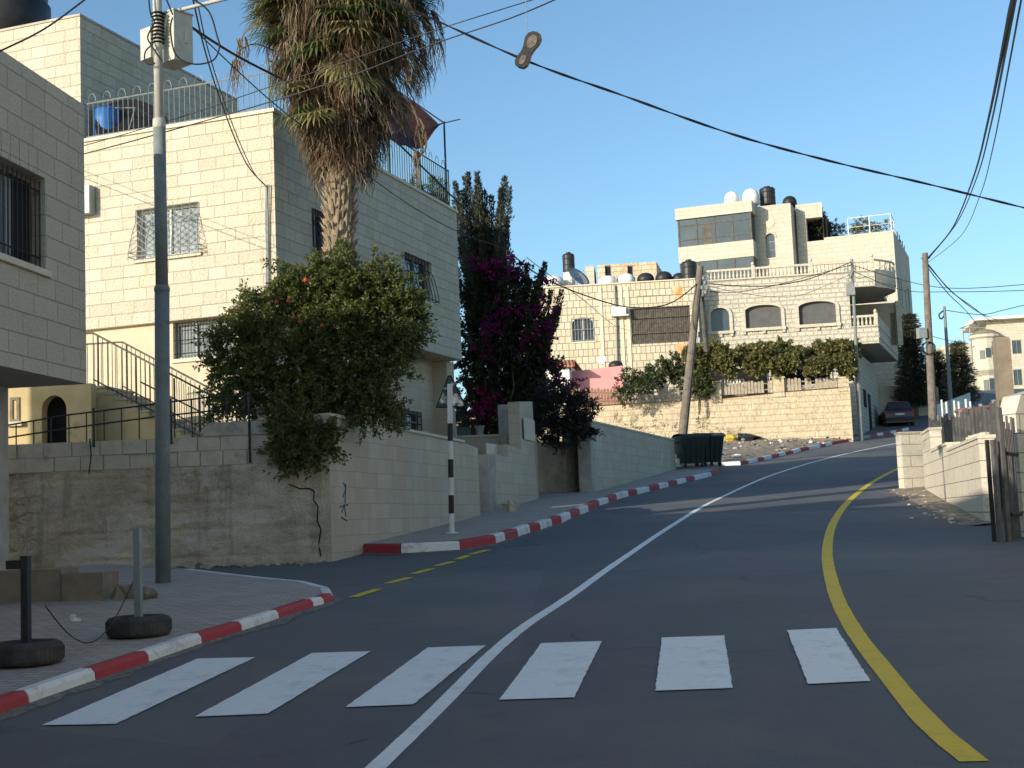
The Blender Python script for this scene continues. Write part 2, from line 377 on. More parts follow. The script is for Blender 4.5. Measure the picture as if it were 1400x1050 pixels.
for st in [[(57, 994), (158, 992), (349, 900), (270, 902)], [(266, 982), (366, 978), (507, 892), (427, 894)], [(472, 969), (565, 965), (664, 884), (585, 887)],
           [(683, 959), (785, 955), (823, 878), (740, 881)], [(896, 946), (1002, 943), (990, 870), (905, 873)], [(1105, 937), (1190, 933), (1143, 860), (1076, 863)]]:
    m = MB(); c = GR(st); n = 8
    n = 34; J = lambda p: p + Vector((random.uniform(-.004, .004), random.uniform(-.004, .004), 0))
    EL = [(J(c[0].lerp(c[3], i / n)), J(c[1].lerp(c[2], i / n))) for i in range(n + 1)]
    for i in range(n):
        (a0, b0), (a1, b1) = EL[i], EL[i + 1]
        m.quad(*[(q.x, q.y, gz(q.y) + .009) for q in (a0, b0, b1, a1)])
    struct(m.build('crosswalk_stripe', M['mark_white']))
for a, b in [((483, 817), (517, 806)), ((530, 798), (561, 790)), ((565, 785), (591, 778)), ((597, 774), (620, 768)), ((626, 765), (640, 760)), ((645, 758), (667, 752))]:
    m = MB(); strip(m, GR([a, b]), .13, .006); struct(m.build('yellow_dash', M['mark_yellow']))

def kerb(name, P, cols, h=.15, w=.16, mats=None, side=1):
    'P: outer bottom points; cols: material index of each segment'
    m = MB(); n = len(P); sec = []
    for i, p in enumerate(P):
        t = (P[min(i + 1, n - 1)] - P[max(i - 1, 0)]); t.z = 0; t.normalize(); s = Vector((-t.y, t.x, 0)) * side
        hh = h * random.uniform(.95, 1.06); q = s * random.uniform(-.006, .006)
        sec.append([p + q + Vector((0, 0, -.05)), p + s * .015 + q + Vector((0, 0, hh - .035)), p + s * .045 + q + Vector((0, 0, hh)), p + s * w + Vector((0, 0, hh)), p + s * w + Vector((0, 0, -.05))])
    for i in range(n - 1):
        A, B = sec[i], sec[i + 1]; e = (B[0] - A[0]) * (.007)
        for j in range(4): m.quad(A[j] + e, B[j] - e, B[j + 1] - e, A[j + 1] + e, cols[i])
        m.add([p + e for p in A], [(0, 1, 2, 3, 4)], cols[i]); m.add([p - e for p in B], [(4, 3, 2, 1, 0)], cols[i])
    return struct(m.build(name, mats or [M['kerb_white'], M['kerb_red'], M['kerb_bare']], origin=(0, 0, 0))), [s[3] for s in sec]
# near pavement, left of the crosswalk
NK = GR([(-330, 1115), (-230, 1072), (-150, 1040), (-60, 1003), (42, 965), (132, 933), (205, 908), (277, 882), (333, 865), (383, 848), (430, 832), (445, 828)])
tip = GR([(457, 823), (453, 814), (419, 806), (360, 799), (264, 787), (235, 785), (120, 778)])
o, inner = kerb('kerb', NK + tip, [0, 1, 0, 1, 0, 1, 0, 1, 0, 1, 0, 1, 0, 0, 0, 0, 2, 2], .105, .13)
m = MB(); L = inner
for i in range(len(L) - 1):
    a, b = L[i], L[i + 1]
    if a.y > 18.9 or b.y > 19.6: continue
m = MB()
main = [p for p in inner]
poly = [(p.x, p.y) for p in main] + [(-13, 20.2), (-13, 2)]
# triangulate the near pavement as rows so that it follows the slope
def row_fill(m, edge, xl, dz, mi=0):
    for a, b in zip(edge, edge[1:]):
        if abs(b.y - a.y) < 1e-4: continue
        m.quad((a.x, a.y, gz(a.y) + dz), (b.x, b.y, gz(b.y) + dz), (xl, b.y, gz(b.y) + dz), (xl, a.y, gz(a.y) + dz), mi)
row_fill(m, [p for p in main[:14]], -13, .10)
top = main[13:]
for a, b in zip(top, top[1:]):
    m.quad((a.x, a.y, gz(a.y) + .10), (b.x, b.y, gz(b.y) + .10), (b.x, main[13].y, gz(main[13].y) + .10), (a.x, main[13].y, gz(main[13].y) + .10))
struct(m.build('near_pavement', M['paving'], origin=(0, 0, 0)))
# far pavement, along the walls
z6 = lambda L: [(550 + a / 3.111, 480 + b / 3.111) for a, b in L]
FK = GR([(456, 757), (548, 758), (630, 753)] + z6([(400, 822), (440, 808), (495, 792), (545, 775), (590, 765), (640, 745), (680, 735), (720, 715), (758, 700), (795, 685), (840, 660), (880, 648), (915, 635), (965, 620), (1000, 612), (1055, 600), (1095, 588), (1135, 580), (1172, 570), (1210, 560), (1245, 552), (1318, 535), (1352, 520)]))
cols = [1, 0, 1] + [0, 1] * 13
cols[-2] = 0
o, inner2 = kerb('kerb', FK, cols[:len(FK) - 1], .17)
m = MB()
def back(p): return Vector((p.x - 5.0, p.y + 2.0, 0))
for a, b in zip(inner2, inner2[1:]):
    c, d = back(b), back(a)
    for k in range(4):
        P4 = [a.lerp(d, k / 4), b.lerp(c, k / 4), b.lerp(c, (k + 1) / 4), a.lerp(d, (k + 1) / 4)]
        m.quad(*[(q.x, q.y, gz(q.y) + .165) for q in P4])
struct(m.build('far_pavement', M['paving'], origin=(0, 0, 0)))
FK2 = GR([(984, 637), (1013, 636), (1024, 634), (1037, 631), (1045, 629), (1056, 627), (1066, 624), (1075, 622), (1085, 620), (1095, 617), (1107, 615), (1122, 612), (1129, 610), (1138, 608), (1160, 604), (1176, 601), (1190, 598), (1200, 596), (1208, 595), (1218, 593), (1226, 592), (1234, 590), (1243, 588)])
o, inner3 = kerb('kerb', FK2, [0, 1, 0, 1, 0, 1, 0, 1, 0, 1, 0, 1, 0, 1, 2, 2, 1, 0, 1, 0, 1, 0], .15)

# grit gathered along the kerb feet
def grit(name, P, side=-1, w=.16):
    m = MB(); Q = resample([Vector((p.x, p.y, 0)) for p in P], .12); n = len(Q); L_ = []
    from mathutils import noise as mn_
    for i, p in enumerate(Q):
        t = (Q[min(i + 1, n - 1)] - Q[max(i - 1, 0)]).normalized(); s = Vector((-t.y, t.x, 0)) * side
        ww = max(.02, w * (.5 + 1.1 * mn_.noise(Vector((i * .12, side, 3))) + .5 * mn_.noise(Vector((i * .5, 2, 1)))))
        L_.append((p - s * .01, p + s * ww))
    for (a, b), (c, d) in zip(L_, L_[1:]): m.quad(*[(q.x, q.y, gz(q.y) + z) for q, z in ((a, .02), (c, .02), (d, .003), (b, .003))])
    return struct(m.build(name, M['grit'], origin=(0, 0, 0)), 'stuff')
M['grit'] = noisy('road_grit', (.10, .095, .085), (.26, .24, .205), 16, .95, .5, c3=(.34, .31, .26), c3scale=30)
grit('grit', NK + tip[:3]); grit('grit', FK, -1, .14)

m = MB()
for k in range(16):
    Y_ = random.uniform(7.5, 34); X_ = random.uniform(-3.2 if Y_ < 17 else -.5, 5.5) + max(0, (Y_ - 20) * .18); a = random.gauss(.3, .5); L_ = random.uniform(.02, .16) * (1 + .03 * Y_); w = random.uniform(.006, .022)
    d = Vector((sin(a), cos(a), 0)) * L_; s_ = Vector((cos(a), -sin(a), 0)) * w; p = Vector((X_, Y_, 0))
    m.quad(*[(q.x, q.y, gz(q.y) + .012) for q in (p - d - s_ * .4, p - d * .2 + s_, p + d + s_ * .3, p + d * .1 - s_)], random.choice((0, 1, 1)))
struct(m.build('paint_scraps', [M['kerb_white'], M['grit']], origin=(0, 0, 0)), 'stuff')

# ------------------------------------------------------------------ helpers for buildings
def window(fr, root, rc, v=0, d=.16, glass='glass', frame='iron_grey', nx=2, ny=1, sill=True, fw=.05, sillmat='coping', name='window'):
    u0, u1, z0, z1 = rc
    m = MB(); b = v - d
    m.box(fr, u0, u1, b - .03, b + .001, z0, z1)
    g = m.build(name, M[glass], root)
    f = MB()
    for a, c, e, h in ((u0, u0 + fw, z0, z1), (u1 - fw, u1, z0, z1), (u0 + fw, u1 - fw, z0, z0 + fw), (u0 + fw, u1 - fw, z1 - fw, z1)): f.box(fr, a, c, b + .002, b + .05, e, h)
    for i in range(1, nx):
        x = u0 + (u1 - u0) * i / nx; f.box(fr, x - fw * .4, x + fw * .4, b + .002, b + .045, z0 + fw, z1 - fw)
    for i in range(1, ny):
        z = z0 + (z1 - z0) * i / ny; f.box(fr, u0 + fw, u1 - fw, b + .002, b + .040, z - fw * .4, z + fw * .4)
    f.build('frame', M[frame], g)
    if sill:
        s = MB(); s.box(fr, u0 - .06, u1 + .06, v - .1, v + .05, z0 - .07, z0 + .004); s.build('sill', M[sillmat], g)
    return g
def grille(fr, par, rc, v=.02, n=9, hb=(0.0, 1.0), r=.008, belly=0, mat='iron', diam=False):
    u0, u1, z0, z1 = rc; m = MB()
    def prof(t):   # t 0 bottom .. 1 top
        if not belly: return v
        return v + belly * max(0, (1 - t / .75)) ** .6 if t > .04 else v + belly * .9
    T = [0, .03, .1, .2, .35, .55, .75, 1] if belly else [0, 1]
    flare = lambda t: 1 + (0.13 * max(0, 1 - t / .8) if belly else 0)
    um = (u0 + u1) / 2
    for i in range(n + 1):
        k = i / n - .5
        m.tube([fr.w(um + k * (u1 - u0) * flare(t), prof(t), z0 + (z1 - z0) * t - (.03 if belly and t == 0 else 0)) for t in T], r, 4)
    for t in hb:
        w = (u1 - u0) / 2 * flare(t); z = z0 + (z1 - z0) * t
        m.tube([fr.w(um - w, v, z), fr.w(um - w, prof(t), z), fr.w(um + w, prof(t), z), fr.w(um + w, v, z)], r * 1.3, 4)
    if diam:
        for i in range(n):
            for j in range(6):
                ta, tb = .12 + j * .13, .12 + (j + 1) * .13
                for s in (0, 1):
                    ka, kb = (i + s) / n - .5, (i + 1 - s) / n - .5
                    m.tube([fr.w(um + ka * (u1 - u0) * flare(ta), prof(ta), z0 + (z1 - z0) * ta), fr.w(um + kb * (u1 - u0) * flare(tb), prof(tb), z0 + (z1 - z0) * tb)], r * .7, 3, cap=False)
    return m.build('grille', M[mat], par)
def railing(fr, root, u0, u1, z0, z1, v=0, step=.11, r=.009, hoops=True, mat='iron_green', post=1.6, name='railing', zf=None):
    m = MB(); zf = zf or (lambda u: 0)
    n = max(2, int((u1 - u0) / step)); hh = z1 - z0
    for i in range(n + 1):
        u = u0 + (u1 - u0) * i / n; m.bar(fr.w(u, v, z0 + zf(u)), fr.w(u, v, z1 + zf(u)), r)
        if hoops and i % 3 == 0 and i + 1 <= n:
            w = (u1 - u0) / n
            m.tube([fr.w(u + w * .75 - w * .75 * cos(q), v, z1 + zf(u) + hh * .05 + .16 * sin(q)) for q in [pi * j / 8 for j in range(9)]], r * .8, 4)
    for z in (z0 + .06, z1): m.tube([fr.w(u0, v, z + zf(u0)), fr.w(u1, v, z + zf(u1))], r * 2, 4)
    k = max(1, int((u1 - u0) / post))
    for i in range(k + 1):
        u = u0 + (u1 - u0) * i / k; m.bar(fr.w(u, v, z0 - .03 + zf(u)), fr.w(u, v, z1 + .03 + zf(u)), r * 2.2)
    return m.build(name, M[mat], root)

# ------------------------------------------------------------------ near-left building (its far end; it runs back along the street)
Yn = 17.2
c0 = at(118, 500, Yn); NF = Fr(c0.x, c0.y, 7.5)          # u = 0 at the far corner, u < 0 towards the camera, v outward to the street
zb = NF.uz(60, 514)[1]; zt = NF.uz(112, 143)[1]
zb = at(118, 525, Yn).z; zt = at(113, 143, Yn).z
nb = thing('stone_house', 'shaded rough limestone house at the left edge with an overhanging upper storey', 'house', (c0.x - 4, c0.y - 10, gz(8) + .14))
wr = NF.rect(-60, 214, 62, 350); wu1 = NF.uz(62, 300)[0]; wz1 = NF.uz(62, 245)[1]; wz0 = NF.uz(63, 371)[1]
wrc = (wu1 - 1.9, wu1, wz0, wz1)
m = MB(); m.wall(NF, -36, 0, zb, zt, [wrc, (-12.5, -10.8, wz0, wz1), (-18.5, -16.8, wz0, wz1)], .22)
m.quad(NF.w(0, 0, zb), NF.w(0, -9.5, zb), NF.w(0, -9.5, zt), NF.w(0, 0, zt)); m.quad(NF.w(-36, 0, zb), NF.w(-36, -9.5, zb), NF.w(-36, -9.5, zt), NF.w(-36, 0, zt))
m.quad(NF.w(0, -9.5, zb), NF.w(-36, -9.5, zb), NF.w(-36, -9.5, zt), NF.w(0, -9.5, zt))
m.build('upper_wall', M['stone_near'], nb)
m = MB(); m.quad(NF.w(-36, 0, zt - .02), NF.w(0, 0, zt - .02), NF.w(0, -9.5, zt - .02), NF.w(-36, -9.5, zt - .02)); m.build('roof', M['concrete'], nb)
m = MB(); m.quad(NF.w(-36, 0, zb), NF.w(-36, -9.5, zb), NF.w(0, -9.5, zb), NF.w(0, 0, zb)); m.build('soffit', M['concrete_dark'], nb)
lc = NF.uz(12, 700, -.95)[0]
m = MB(); m.box(NF, -36, lc, -9.2, -.95, gz(-19) , zb - .003); m.build('lower_wall', M['concrete'], nb)
for rc in (wrc, (-12.5, -10.8, wz0, wz1), (-18.5, -16.8, wz0, wz1)):
    g = window(NF, nb, rc, 0, .22, 'curtain' if rc is wrc else 'glass', 'wood_old', 3)
    if rc is wrc:
        cu = MB()
        n = 30
        for i in range(n):
            a = rc[0] + .08 + (rc[1] - .62 - rc[0]) * i / n; w = (rc[1] - .62 - rc[0]) / n
            cu.box(NF, a, a + w * .8, -.19, -.165 + .015 * (i % 2), rc[2] + .1, rc[3] - .12)
        cu.build('blind', M['curtain'], g)
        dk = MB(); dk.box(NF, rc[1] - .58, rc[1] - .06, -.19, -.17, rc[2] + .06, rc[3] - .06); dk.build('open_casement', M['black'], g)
    grille(NF, g, (rc[0] + .02, rc[1] - .02, rc[2] + .03, rc[3] - .03), -.06, 17, (.12, .88), .009)
m = MB()
for i in range(9): m.box(NF, wu1 - 1.9 + i * .21, wu1 - 1.9 + (i + 1) * .21 - .012, -.05, .012, wz1 + .004, wz1 + .30)
m.build('lintel', M['stone_near'], nb)

# ------------------------------------------------------------------ main house
P0 = at(374, 200, 27.0)
A = Fr(P0.x, P0.y, 18.5)                   # right face, shaded; u from the corner away
B = Fr(P0.x, P0.y, 110.5)                  # left face, sunlit; u < 0 to the left
mh = thing('stone_house', 'two storey cream limestone house with roof railing, behind the palm', 'house', (P0.x - 3, P0.y + 5, 1.5))
zr = at(372.6, 153, 27.0).z; zo = B.uz(243, 438)[1]
LA = A.uz(628, 400)[0]; LB = -8.0
TZ = 3.05
w1 = B.rect(187, 282, 272, 350); w2 = A.rect(554, 353, 588, 408); w3 = A.rect(427, 290, 447, 351)
m = MB()
m.wall(B, LB, 0, zo, zr, [w1], .18); m.wall(A, 0, LA, zo, zr, [w2, w3], .18)
pa = A.w(LA, 0, 0); pb = B.w(LB, 0, 0); pc = pa + (pb - P0)
pc.z = 0
for p, q in ((pa, pc), (pc, pb)): m.quad((p.x, p.y, zo), (q.x, q.y, zo), (q.x, q.y, zr), (p.x, p.y, zr))
m.build('upper_wall', M['stone_main'], mh)
m = MB(); poly = [(P0.x, P0.y), (pa.x, pa.y), (pc.x, pc.y), (pb.x, pb.y)]
m.add([(x, y, zo) for x, y in poly], [(0, 1, 2, 3)]); m.build('soffit', M['plaster'], mh)
m = MB(); m.add([(x, y, zr - .03) for x, y in poly], [(0, 1, 2, 3)]); m.build('roof_slab', M['concrete'], mh)
m = MB(); m.box(B, LB, .05, -.25, .045, zr, zr + .07); m.box(A, .0, LA + .04, -.25, .045, zr - .003, zr + .067); m.build('coping', M['coping'], mh)
# lower storey, set back
lw1 = B.rect(238, 437, 322, 488, -.12); lw2 = A.rect(541, 561, 576, 590, -.75); lw3 = A.rect(468, 540, 492, 566, -.75)
la2 = A.uz(602, 520, -.75)[0]
z_l = 2.0
dr = (B.uz(121, 500, -.12)[0], B.uz(149, 500, -.12)[0], TZ + 1.55, TZ + 2.55)
m = MB(); m.wall(B, LB + .3, -.8, z_l, zo, [lw1], .15, -.12); m.build('lower_front_wall', M['plaster'], mh)
m = MB(); m.wall(A, .2, la2, z_l, zo, [lw2, lw3], .15, -.75); m.box(A, la2, LA - .25, -1.6, -.35, z_l, zo - .003); m.build('lower_side_wall', M['stone_side'], mh)
g = window(B, mh, w1, 0, .16, 'curtain', 'white_paint', 2); grille(B, g, w1, .03, 8, (.03, .12, .75, 1), .009, .17, 'iron_grey', True)
g = window(A, mh, w2, 0, .16, 'glass', 'iron_grey', 2); grille(A, g, w2, .03, 8, (.03, .75, 1), .010, .17, 'iron')
g = window(A, mh, w3, 0, .16, 'glass', 'iron_grey', 2); grille(A, g, w3, .03, 6, (.03, .75, 1), .010, .15, 'iron')
g = window(B, mh, lw1, -.12, .14, 'curtain', 'iron_grey', 3); grille(B, g, lw1, -.10, 20, (.14, .5, .86), .008, 0, 'iron')
g = window(A, mh, lw2, -.75, .14, 'glass', 'iron_grey', 2, 2); grille(A, g, lw2, -.74, 6, (.4, .8), .010)
g = window(A, mh, lw3, -.75, .14, 'glass', 'iron_grey', 2, 2); grille(A, g, lw3, -.74, 6, (.4, .8), .010)
# roof railings
railing(B, mh, LB + .1, -.1, zr + .07, zr + .86, -.1, .125, .008, True, 'iron_grey', 4.0)
railing(A, mh, .1, LA - .2, zr + .07, zr + 1.12, -.12, .15, .011, True, 'iron_green', 1.7)
bb = MB(); bb.box(A, LA - 3.2, LA - .3, -.19, -.16, zr + .1, zr + .95); 
# roof room
RR0 = at(110, 100, 28.6); rt = at(110, 22, 28.6).z
RA = Fr(RR0.x, RR0.y, 18.5); RB = Fr(RR0.x, RR0.y, 110.5)
m = MB(); m.wall(RB, -4.5, 0, zr - .02, rt); m.wall(RA, 0, 6.6, zr - .02, rt)
pA = RA.w(6.6, 0, 0); pB = RB.w(-4.5, 0, 0); pC = pA + pB - RR0; pC.z = 0
for p, q in ((pA, pC), (pC, pB)): m.quad((p.x, p.y, zr), (q.x, q.y, zr), (q.x, q.y, rt), (p.x, p.y, rt))
m.add([(q.x, q.y, rt) for q in (RR0, pA, pC, pB)], [(0, 1, 2, 3)])
m.build('roof_room', M['stone_main'], mh)
m = MB(); m.box(RA, 0, 6.6, -.2, .02, rt, rt + .05); m.box(RB, -4.5, .02, -.2, .023, rt + .002, rt + .052); m.build('roof_room_coping', M['concrete'], mh)
# electric box with a small shelf, cable riser on the corner
m = MB(); q = B.rect(108, 257, 131, 295); m.box(B, q[0], q[1], 0, .22, q[2], q[3]); m.bar(B.w((q[0] + q[1]) / 2, .225, q[2] + .1), B.w((q[0] + q[1]) / 2, .225, q[3] - .1), .012); m.build('meter_box', M['dish'], mh)
m = MB()
for k in range(3):
    x = 365 + k * 2; m.tube([B.w(*(lambda t: (t[0], .03 + .01 * k, t[1]))(B.uz(x + random.uniform(-.8, .8), y))) for y in (253, 300, 345, 388, 430)], .014, 5)
m.build('cable_riser', M['iron_grey'], mh)
# soffit pipe on the side
m = MB(); m.tube([A.w(5.5, -.5, zo - .06), A.w(7.5, -.55, zo - .16), A.w(9.0, -.5, zo - .08)], .04, 6); m.build('drain_pipe', M['wood_old'], mh)

# things on the main house
dc = B.w(B.uz(152, 170)[0], -.75, zr + .02)
ds = thing('satellite_dish', 'big grey satellite dish with a dark rim behind the front roof railing', 'satellite dish', dc)
m = MB(); dz = at(150, 168, dc.y).z; ax = Vector((.30, -.85, .42)).normalized(); cc = Vector((dc.x, dc.y, zr + .33))
m.lathe(cc, [(.02, -.14), (.35, -.1), (.62, .0), (.74, .09), (.76, .11), (.72, .10), (.60, .02), (.33, -.07), (.02, -.11)], 28, 0, ax); m.build('dish', M['dish'], ds, smooth=True)
m = MB(); m.lathe(cc, [(.745, .09), (.79, .10), (.79, .13), (.745, .13)], 28, 0, ax); m.build('rim', M['iron'], ds)
m = MB(); e1 = ax.orthogonal().normalized(); e2 = ax.cross(e1)
for q in (.5, 2.6, 4.7): m.bar(cc + (e1 * cos(q) + e2 * sin(q)) * .72 + ax * .1, cc + ax * .75, .014)
m.build('feed_arm', M['steel'], ds)
m = MB(); m.bar((dc.x + .1, dc.y + .1, zr), cc - ax * .1, .04); m.build('mast', M['steel'], ds)
bp = B.w(B.uz(126, 190)[0], -.5, zr)
m = MB(); m.lathe((bp.x, bp.y, zr), [(.24, 0), (.27, .05), (.28, .4), (.27, .43), (.28, .46), (.27, .78), (.22, .83), (.05, .84)], 18)
tag(m.build('plastic_barrel', M['blue_plastic'], smooth=True), 'blue plastic barrel on the terrace behind the front roof railing', 'barrel')
tp = at(12, 38, 30.5)
wt = MB(); wt.lathe((tp.x, tp.y, rt), [(.92, 0), (.92, 1.02), (.80, 1.10), (.84, 1.14), (.86, 1.24), (.80, 1.30), (.3, 1.33)], 28)
tag(wt.build('water_tank', M['plastic_black'], smooth=True), 'large dark water tank on the roof room, at the top left corner', 'water tank')
gp = RA.w(5.0, 1.0, zr)
m = MB(); m.box(Fr(gp.x, gp.y, 18.5), -.5, .6, -.3, .3, zr - .02, zr + .12); m.lathe((gp.x, gp.y, zr + .38), [(.05, -.42), (.24, -.40), (.27, -.3), (.27, .3), (.24, .4), (.05, .42)], 14, 0, (.4, .8, .05))
tag(m.build('solar_boiler', M['iron']), 'dark horizontal tank behind the roof railing, left of the palm', 'tank')
# awning on the roof terrace
ap = A.w(8.6, -1.2, zr)
aw = thing('awning', 'faded red awning on a thin frame above the side roof terrace', 'awning', ap)
q = [at(607, 168, 35.2), at(560, 132, 35.5), at(480, 120, 33.5), at(500, 205, 31.5), at(556, 190, 33.5)]
m = MB(); n = 8
cA, cB, cC, cD = at(601, 171, 35.0), at(548, 127, 36.5), at(470, 140, 33.5), at(548, 200, 32.0)
G_ = []
for i in range(n + 1):
    row = []
    for j in range(n + 1):
        s, t = i / n, j / n
        p = (cA * (1 - s) + cB * s) * (1 - t) + (cD * (1 - s) + cC * s) * t
        row.append(p + Vector((0, 0, -.55 * sin(pi * t) * (1 - .5 * s) * .5 + .05 * sin(9 * t + 4 * s))))
    G_.append(row)
for i in range(n):
    for j in range(n): m.quad(G_[i][j], G_[i + 1][j], G_[i + 1][j + 1], G_[i][j + 1])
M['awning'] = noisy('faded_red_canvas', (.024, .008, .009), (.042, .013, .014), 6, .9, .1)
m.build('canvas', M['awning'], aw)
m = MB(); m.bar(at(607, 166, 35.2), Vector((at(607, 166, 35.2).x, at(607, 166, 35.2).y, zr + .02)), .025); m.bar(at(607, 168, 35.2), at(545, 125, 36.7), .02); m.bar(at(595, 171, 34.6), at(629, 163, 35.9), .014); m.bar(at(607, 168, 35.2), at(560, 188, 33.6), .012); m.bar(at(543, 180, 33.0), at(562, 196, 33.8), .018)
m.build('frame', M['iron'], aw)

# ------------------------------------------------------------------ unseen house added at the right shoulder, its sunlit walls bounce warm light
XR = Fr(9.0, 19.5, 184)     # u runs back towards and past the viewer, v outward to the road (-X)
bounce_house = thing('stone_house', 'unseen cream house added across the street to bounce sunlight, outside the right edge of the picture', 'house', (14, -4, gz(0)))
rz0, rz1 = -2.0, 10.5
wins_r = [(3 + 4.2 * i, 4.5 + 4.2 * i, z, z + 1.4) for i in range(8) for z in (2.6, 6.0)]
m = MB(); m.wall(XR, 0, 40, rz0, rz1, wins_r, .18)
pq = [XR.w(0, 0, 0), XR.w(40, 0, 0), XR.w(40, -11, 0), XR.w(0, -11, 0)]
for i in (1, 2, 3): a, b = pq[i], pq[(i + 1) % 4]; m.quad((a.x, a.y, rz0), (b.x, b.y, rz0), (b.x, b.y, rz1), (a.x, a.y, rz1))
m.build('wall', M['stone_far'], bounce_house)
m = MB(); m.add([(p.x, p.y, rz1 - .05) for p in pq], [(0, 1, 2, 3)]); m.build('roof', M['concrete'], bounce_house)
for r in wins_r: window(XR, bounce_house, r, 0, .16, 'glass', 'iron_grey', 2)

# ------------------------------------------------------------------ retaining walls on the left
from mathutils import noise as mn
def FrP(p, q): return Fr(p.x, p.y, math.degrees(atan2(q.x - p.x, q.y - p.y)))
def slab(m, fr, pts, v0, v1, mi=0):
    n = len(pts); P = [fr.w(u, v0, z) for u, z in pts] + [fr.w(u, v1, z) for u, z in pts]
    m.add(P, [tuple(range(n)), tuple(range(n, 2 * n))[::-1]] + [(i, n + i, n + (i + 1) % n, (i + 1) % n) for i in range(n)], mi)
def oldwall():
    k = NT('weathered_cast_wall'); v = k.obj()
    big = k.noise(v, .9, 7, .7); f = k.noise(v, 9, 6, .75)
    board = k.n('TexNoise', i_Vector=k.n('Mapping', i_Vector=v, i_Scale=(.8, .8, 5)).outputs[0], i_Scale=1.4, i_Detail=5, i_Roughness=.7).outputs['Fac']
    col = k.ramp(big, .38, .62, (.38, .32, .23), (.68, .61, .48))
    col = k.mix(k.math('MULTIPLY', k.ramp(board, .46, .56), .4), col, (.54, .47, .37))
    col = k.mix(k.math('MULTIPLY', k.ramp(f, .55, .75), .5), col, (.30, .25, .19))
    col = k.mix(k.math('MULTIPLY', k.ramp(k.noise(v, 1.1, 7, .75), .52, .57), .7), col, (.60, .57, .50))
    vs_ = k.n('TexVoronoi', i_Vector=k.n('VectorMath', operation='MULTIPLY_ADD', i_0=k.n('TexNoise', i_Vector=v, i_Scale=4., i_Detail=3).outputs['Color'], i_1=(.3, .3, .3), i_2=v).outputs[0], i_Scale=4.5)
    ve_ = k.n('TexVoronoi', feature='DISTANCE_TO_EDGE', i_Vector=k.n('VectorMath', operation='MULTIPLY_ADD', i_0=k.n('TexNoise', i_Vector=v, i_Scale=4., i_Detail=3).outputs['Color'], i_1=(.3, .3, .3), i_2=v).outputs[0], i_Scale=4.5)
    rub = k.math('MULTIPLY', k.ramp(k.noise(v, .55, 5, .7), .44, .56), k.ramp(k.n('SeparateXYZ', i_0=v).outputs[0], .1, .45, (1, 1, 1), (.0, .0, .0)))
    rubc = k.mix(k.ramp(ve_.outputs['Distance'], .0, .10), (.26, .22, .165), k.ramp(k.n('SeparateColor', i_0=vs_.outputs['Color']).outputs[0], 0, 1, (.34, .285, .21), (.52, .46, .36)))
    col = k.mix(k.math('MULTIPLY', rub, .9), col, rubc)
    spots = k.ramp(k.noise(v, 26, 4, .7), .58, .72); col = k.mix(k.math('MULTIPLY', spots, .5), col, (.16, .13, .095))
    drip = k.n('TexNoise', i_Vector=k.n('Mapping', i_Vector=v, i_Scale=(3, 3, .35)).outputs[0], i_Scale=1.3, i_Detail=6, i_Roughness=.7).outputs['Fac']; col = k.mix(k.math('MULTIPLY', k.ramp(drip, .54, .64), .4), col, (.20, .17, .125))
    hgt = k.math('ADD', f, k.math('MULTIPLY', k.math('MULTIPLY', k.ramp(ve_.outputs['Distance'], 0, .12), rub), 1.2))
    k.bump(k.math('ADD', hgt, k.math('MULTIPLY', k.noise(v, 40, 4, .7), .5)), 1.0, .05)
    return k.fin(col, .92, 0, .15)
M['oldwall'] = oldwall()
M['block'] = noisy('concrete_block', (.42, .38, .30), (.56, .51, .41), 4, .9, .5, dist=.01, c3=(.2, .17, .13))
rc_ = gr(454, 768)
R = Fr(rc_.x, rc_.y, 90)
rw = thing('retaining_wall', 'long weathered brown cast retaining wall topped by grey blocks, under the black railing', 'wall', (rc_.x - 5, rc_.y, gz(rc_.y)))
ztop = R.uz(200, 600)[1]; zm = R.uz(200, 640)[1]; zg = gz(rc_.y) - .1
m = MB(); u0, u1 = -12.5, 0; nu, nz = 300, 56; vs = []
for i in range(nu + 1):
    for j in range(nz + 1):
        u = u0 + (u1 - u0) * i / nu; z = zg + (zm - zg) * j / nz
        p = Vector((u * .9, 0, z * 2.2)); d = .030 * mn.fractal(p, 1, 2, 6) + .010 * mn.noise(Vector((u * .4, 3, z * 9))) + .016 * mn.fractal(p * 4, 1, 2, 3)
        low = max(0, 1 - (z - zg) / 1.3); lf = min(1, max(0, (-u - 4) / 3))
        d += (.10 * low * low * (.4 + lf) + .06 * lf * mn.fractal(Vector((u * 3, 5, z * 4)), 1, 2, 4))
        gq = (z + .02 * mn.noise(Vector((u * .7, 8, 0)))) % .43
        if gq < .035: d -= .022 * max(0, .4 + mn.noise(Vector((u * .6, 11, z))))
        if i > nu - 6: d *= (nu - i) / 6
        vs.append(R.w(u, max(-.1, d), z))
w_ = nz + 1
m.add(vs, [(i * w_ + j, (i + 1) * w_ + j, (i + 1) * w_ + j + 1, i * w_ + j + 1) for i in range(nu) for j in range(nz)])
m.build('cast_face', M['oldwall'], rw, smooth=True)
m = MB(); rows = 2; rh = (ztop - zm) / rows
for r_ in range(rows):
    u = -12.5 + (.2 if r_ else 0)
    while u < -.05:
        L = min(random.choice((.38, .42, .45, .36)), -u); e = random.uniform(-.012, .02)
        m.box(R, u + .006, u + L - .006, -.22, e, zm + r_ * rh + .004, zm + (r_ + 1) * rh - .004); u += L
m.build('block_courses', M['block'], rw)
m = MB(); m.box(R, -12.5, -.02, -.2, -.03, zm - .05, ztop - .02); 
zc = R.uz(350, 588)[1]; ul = R.uz(278, 590)[0]
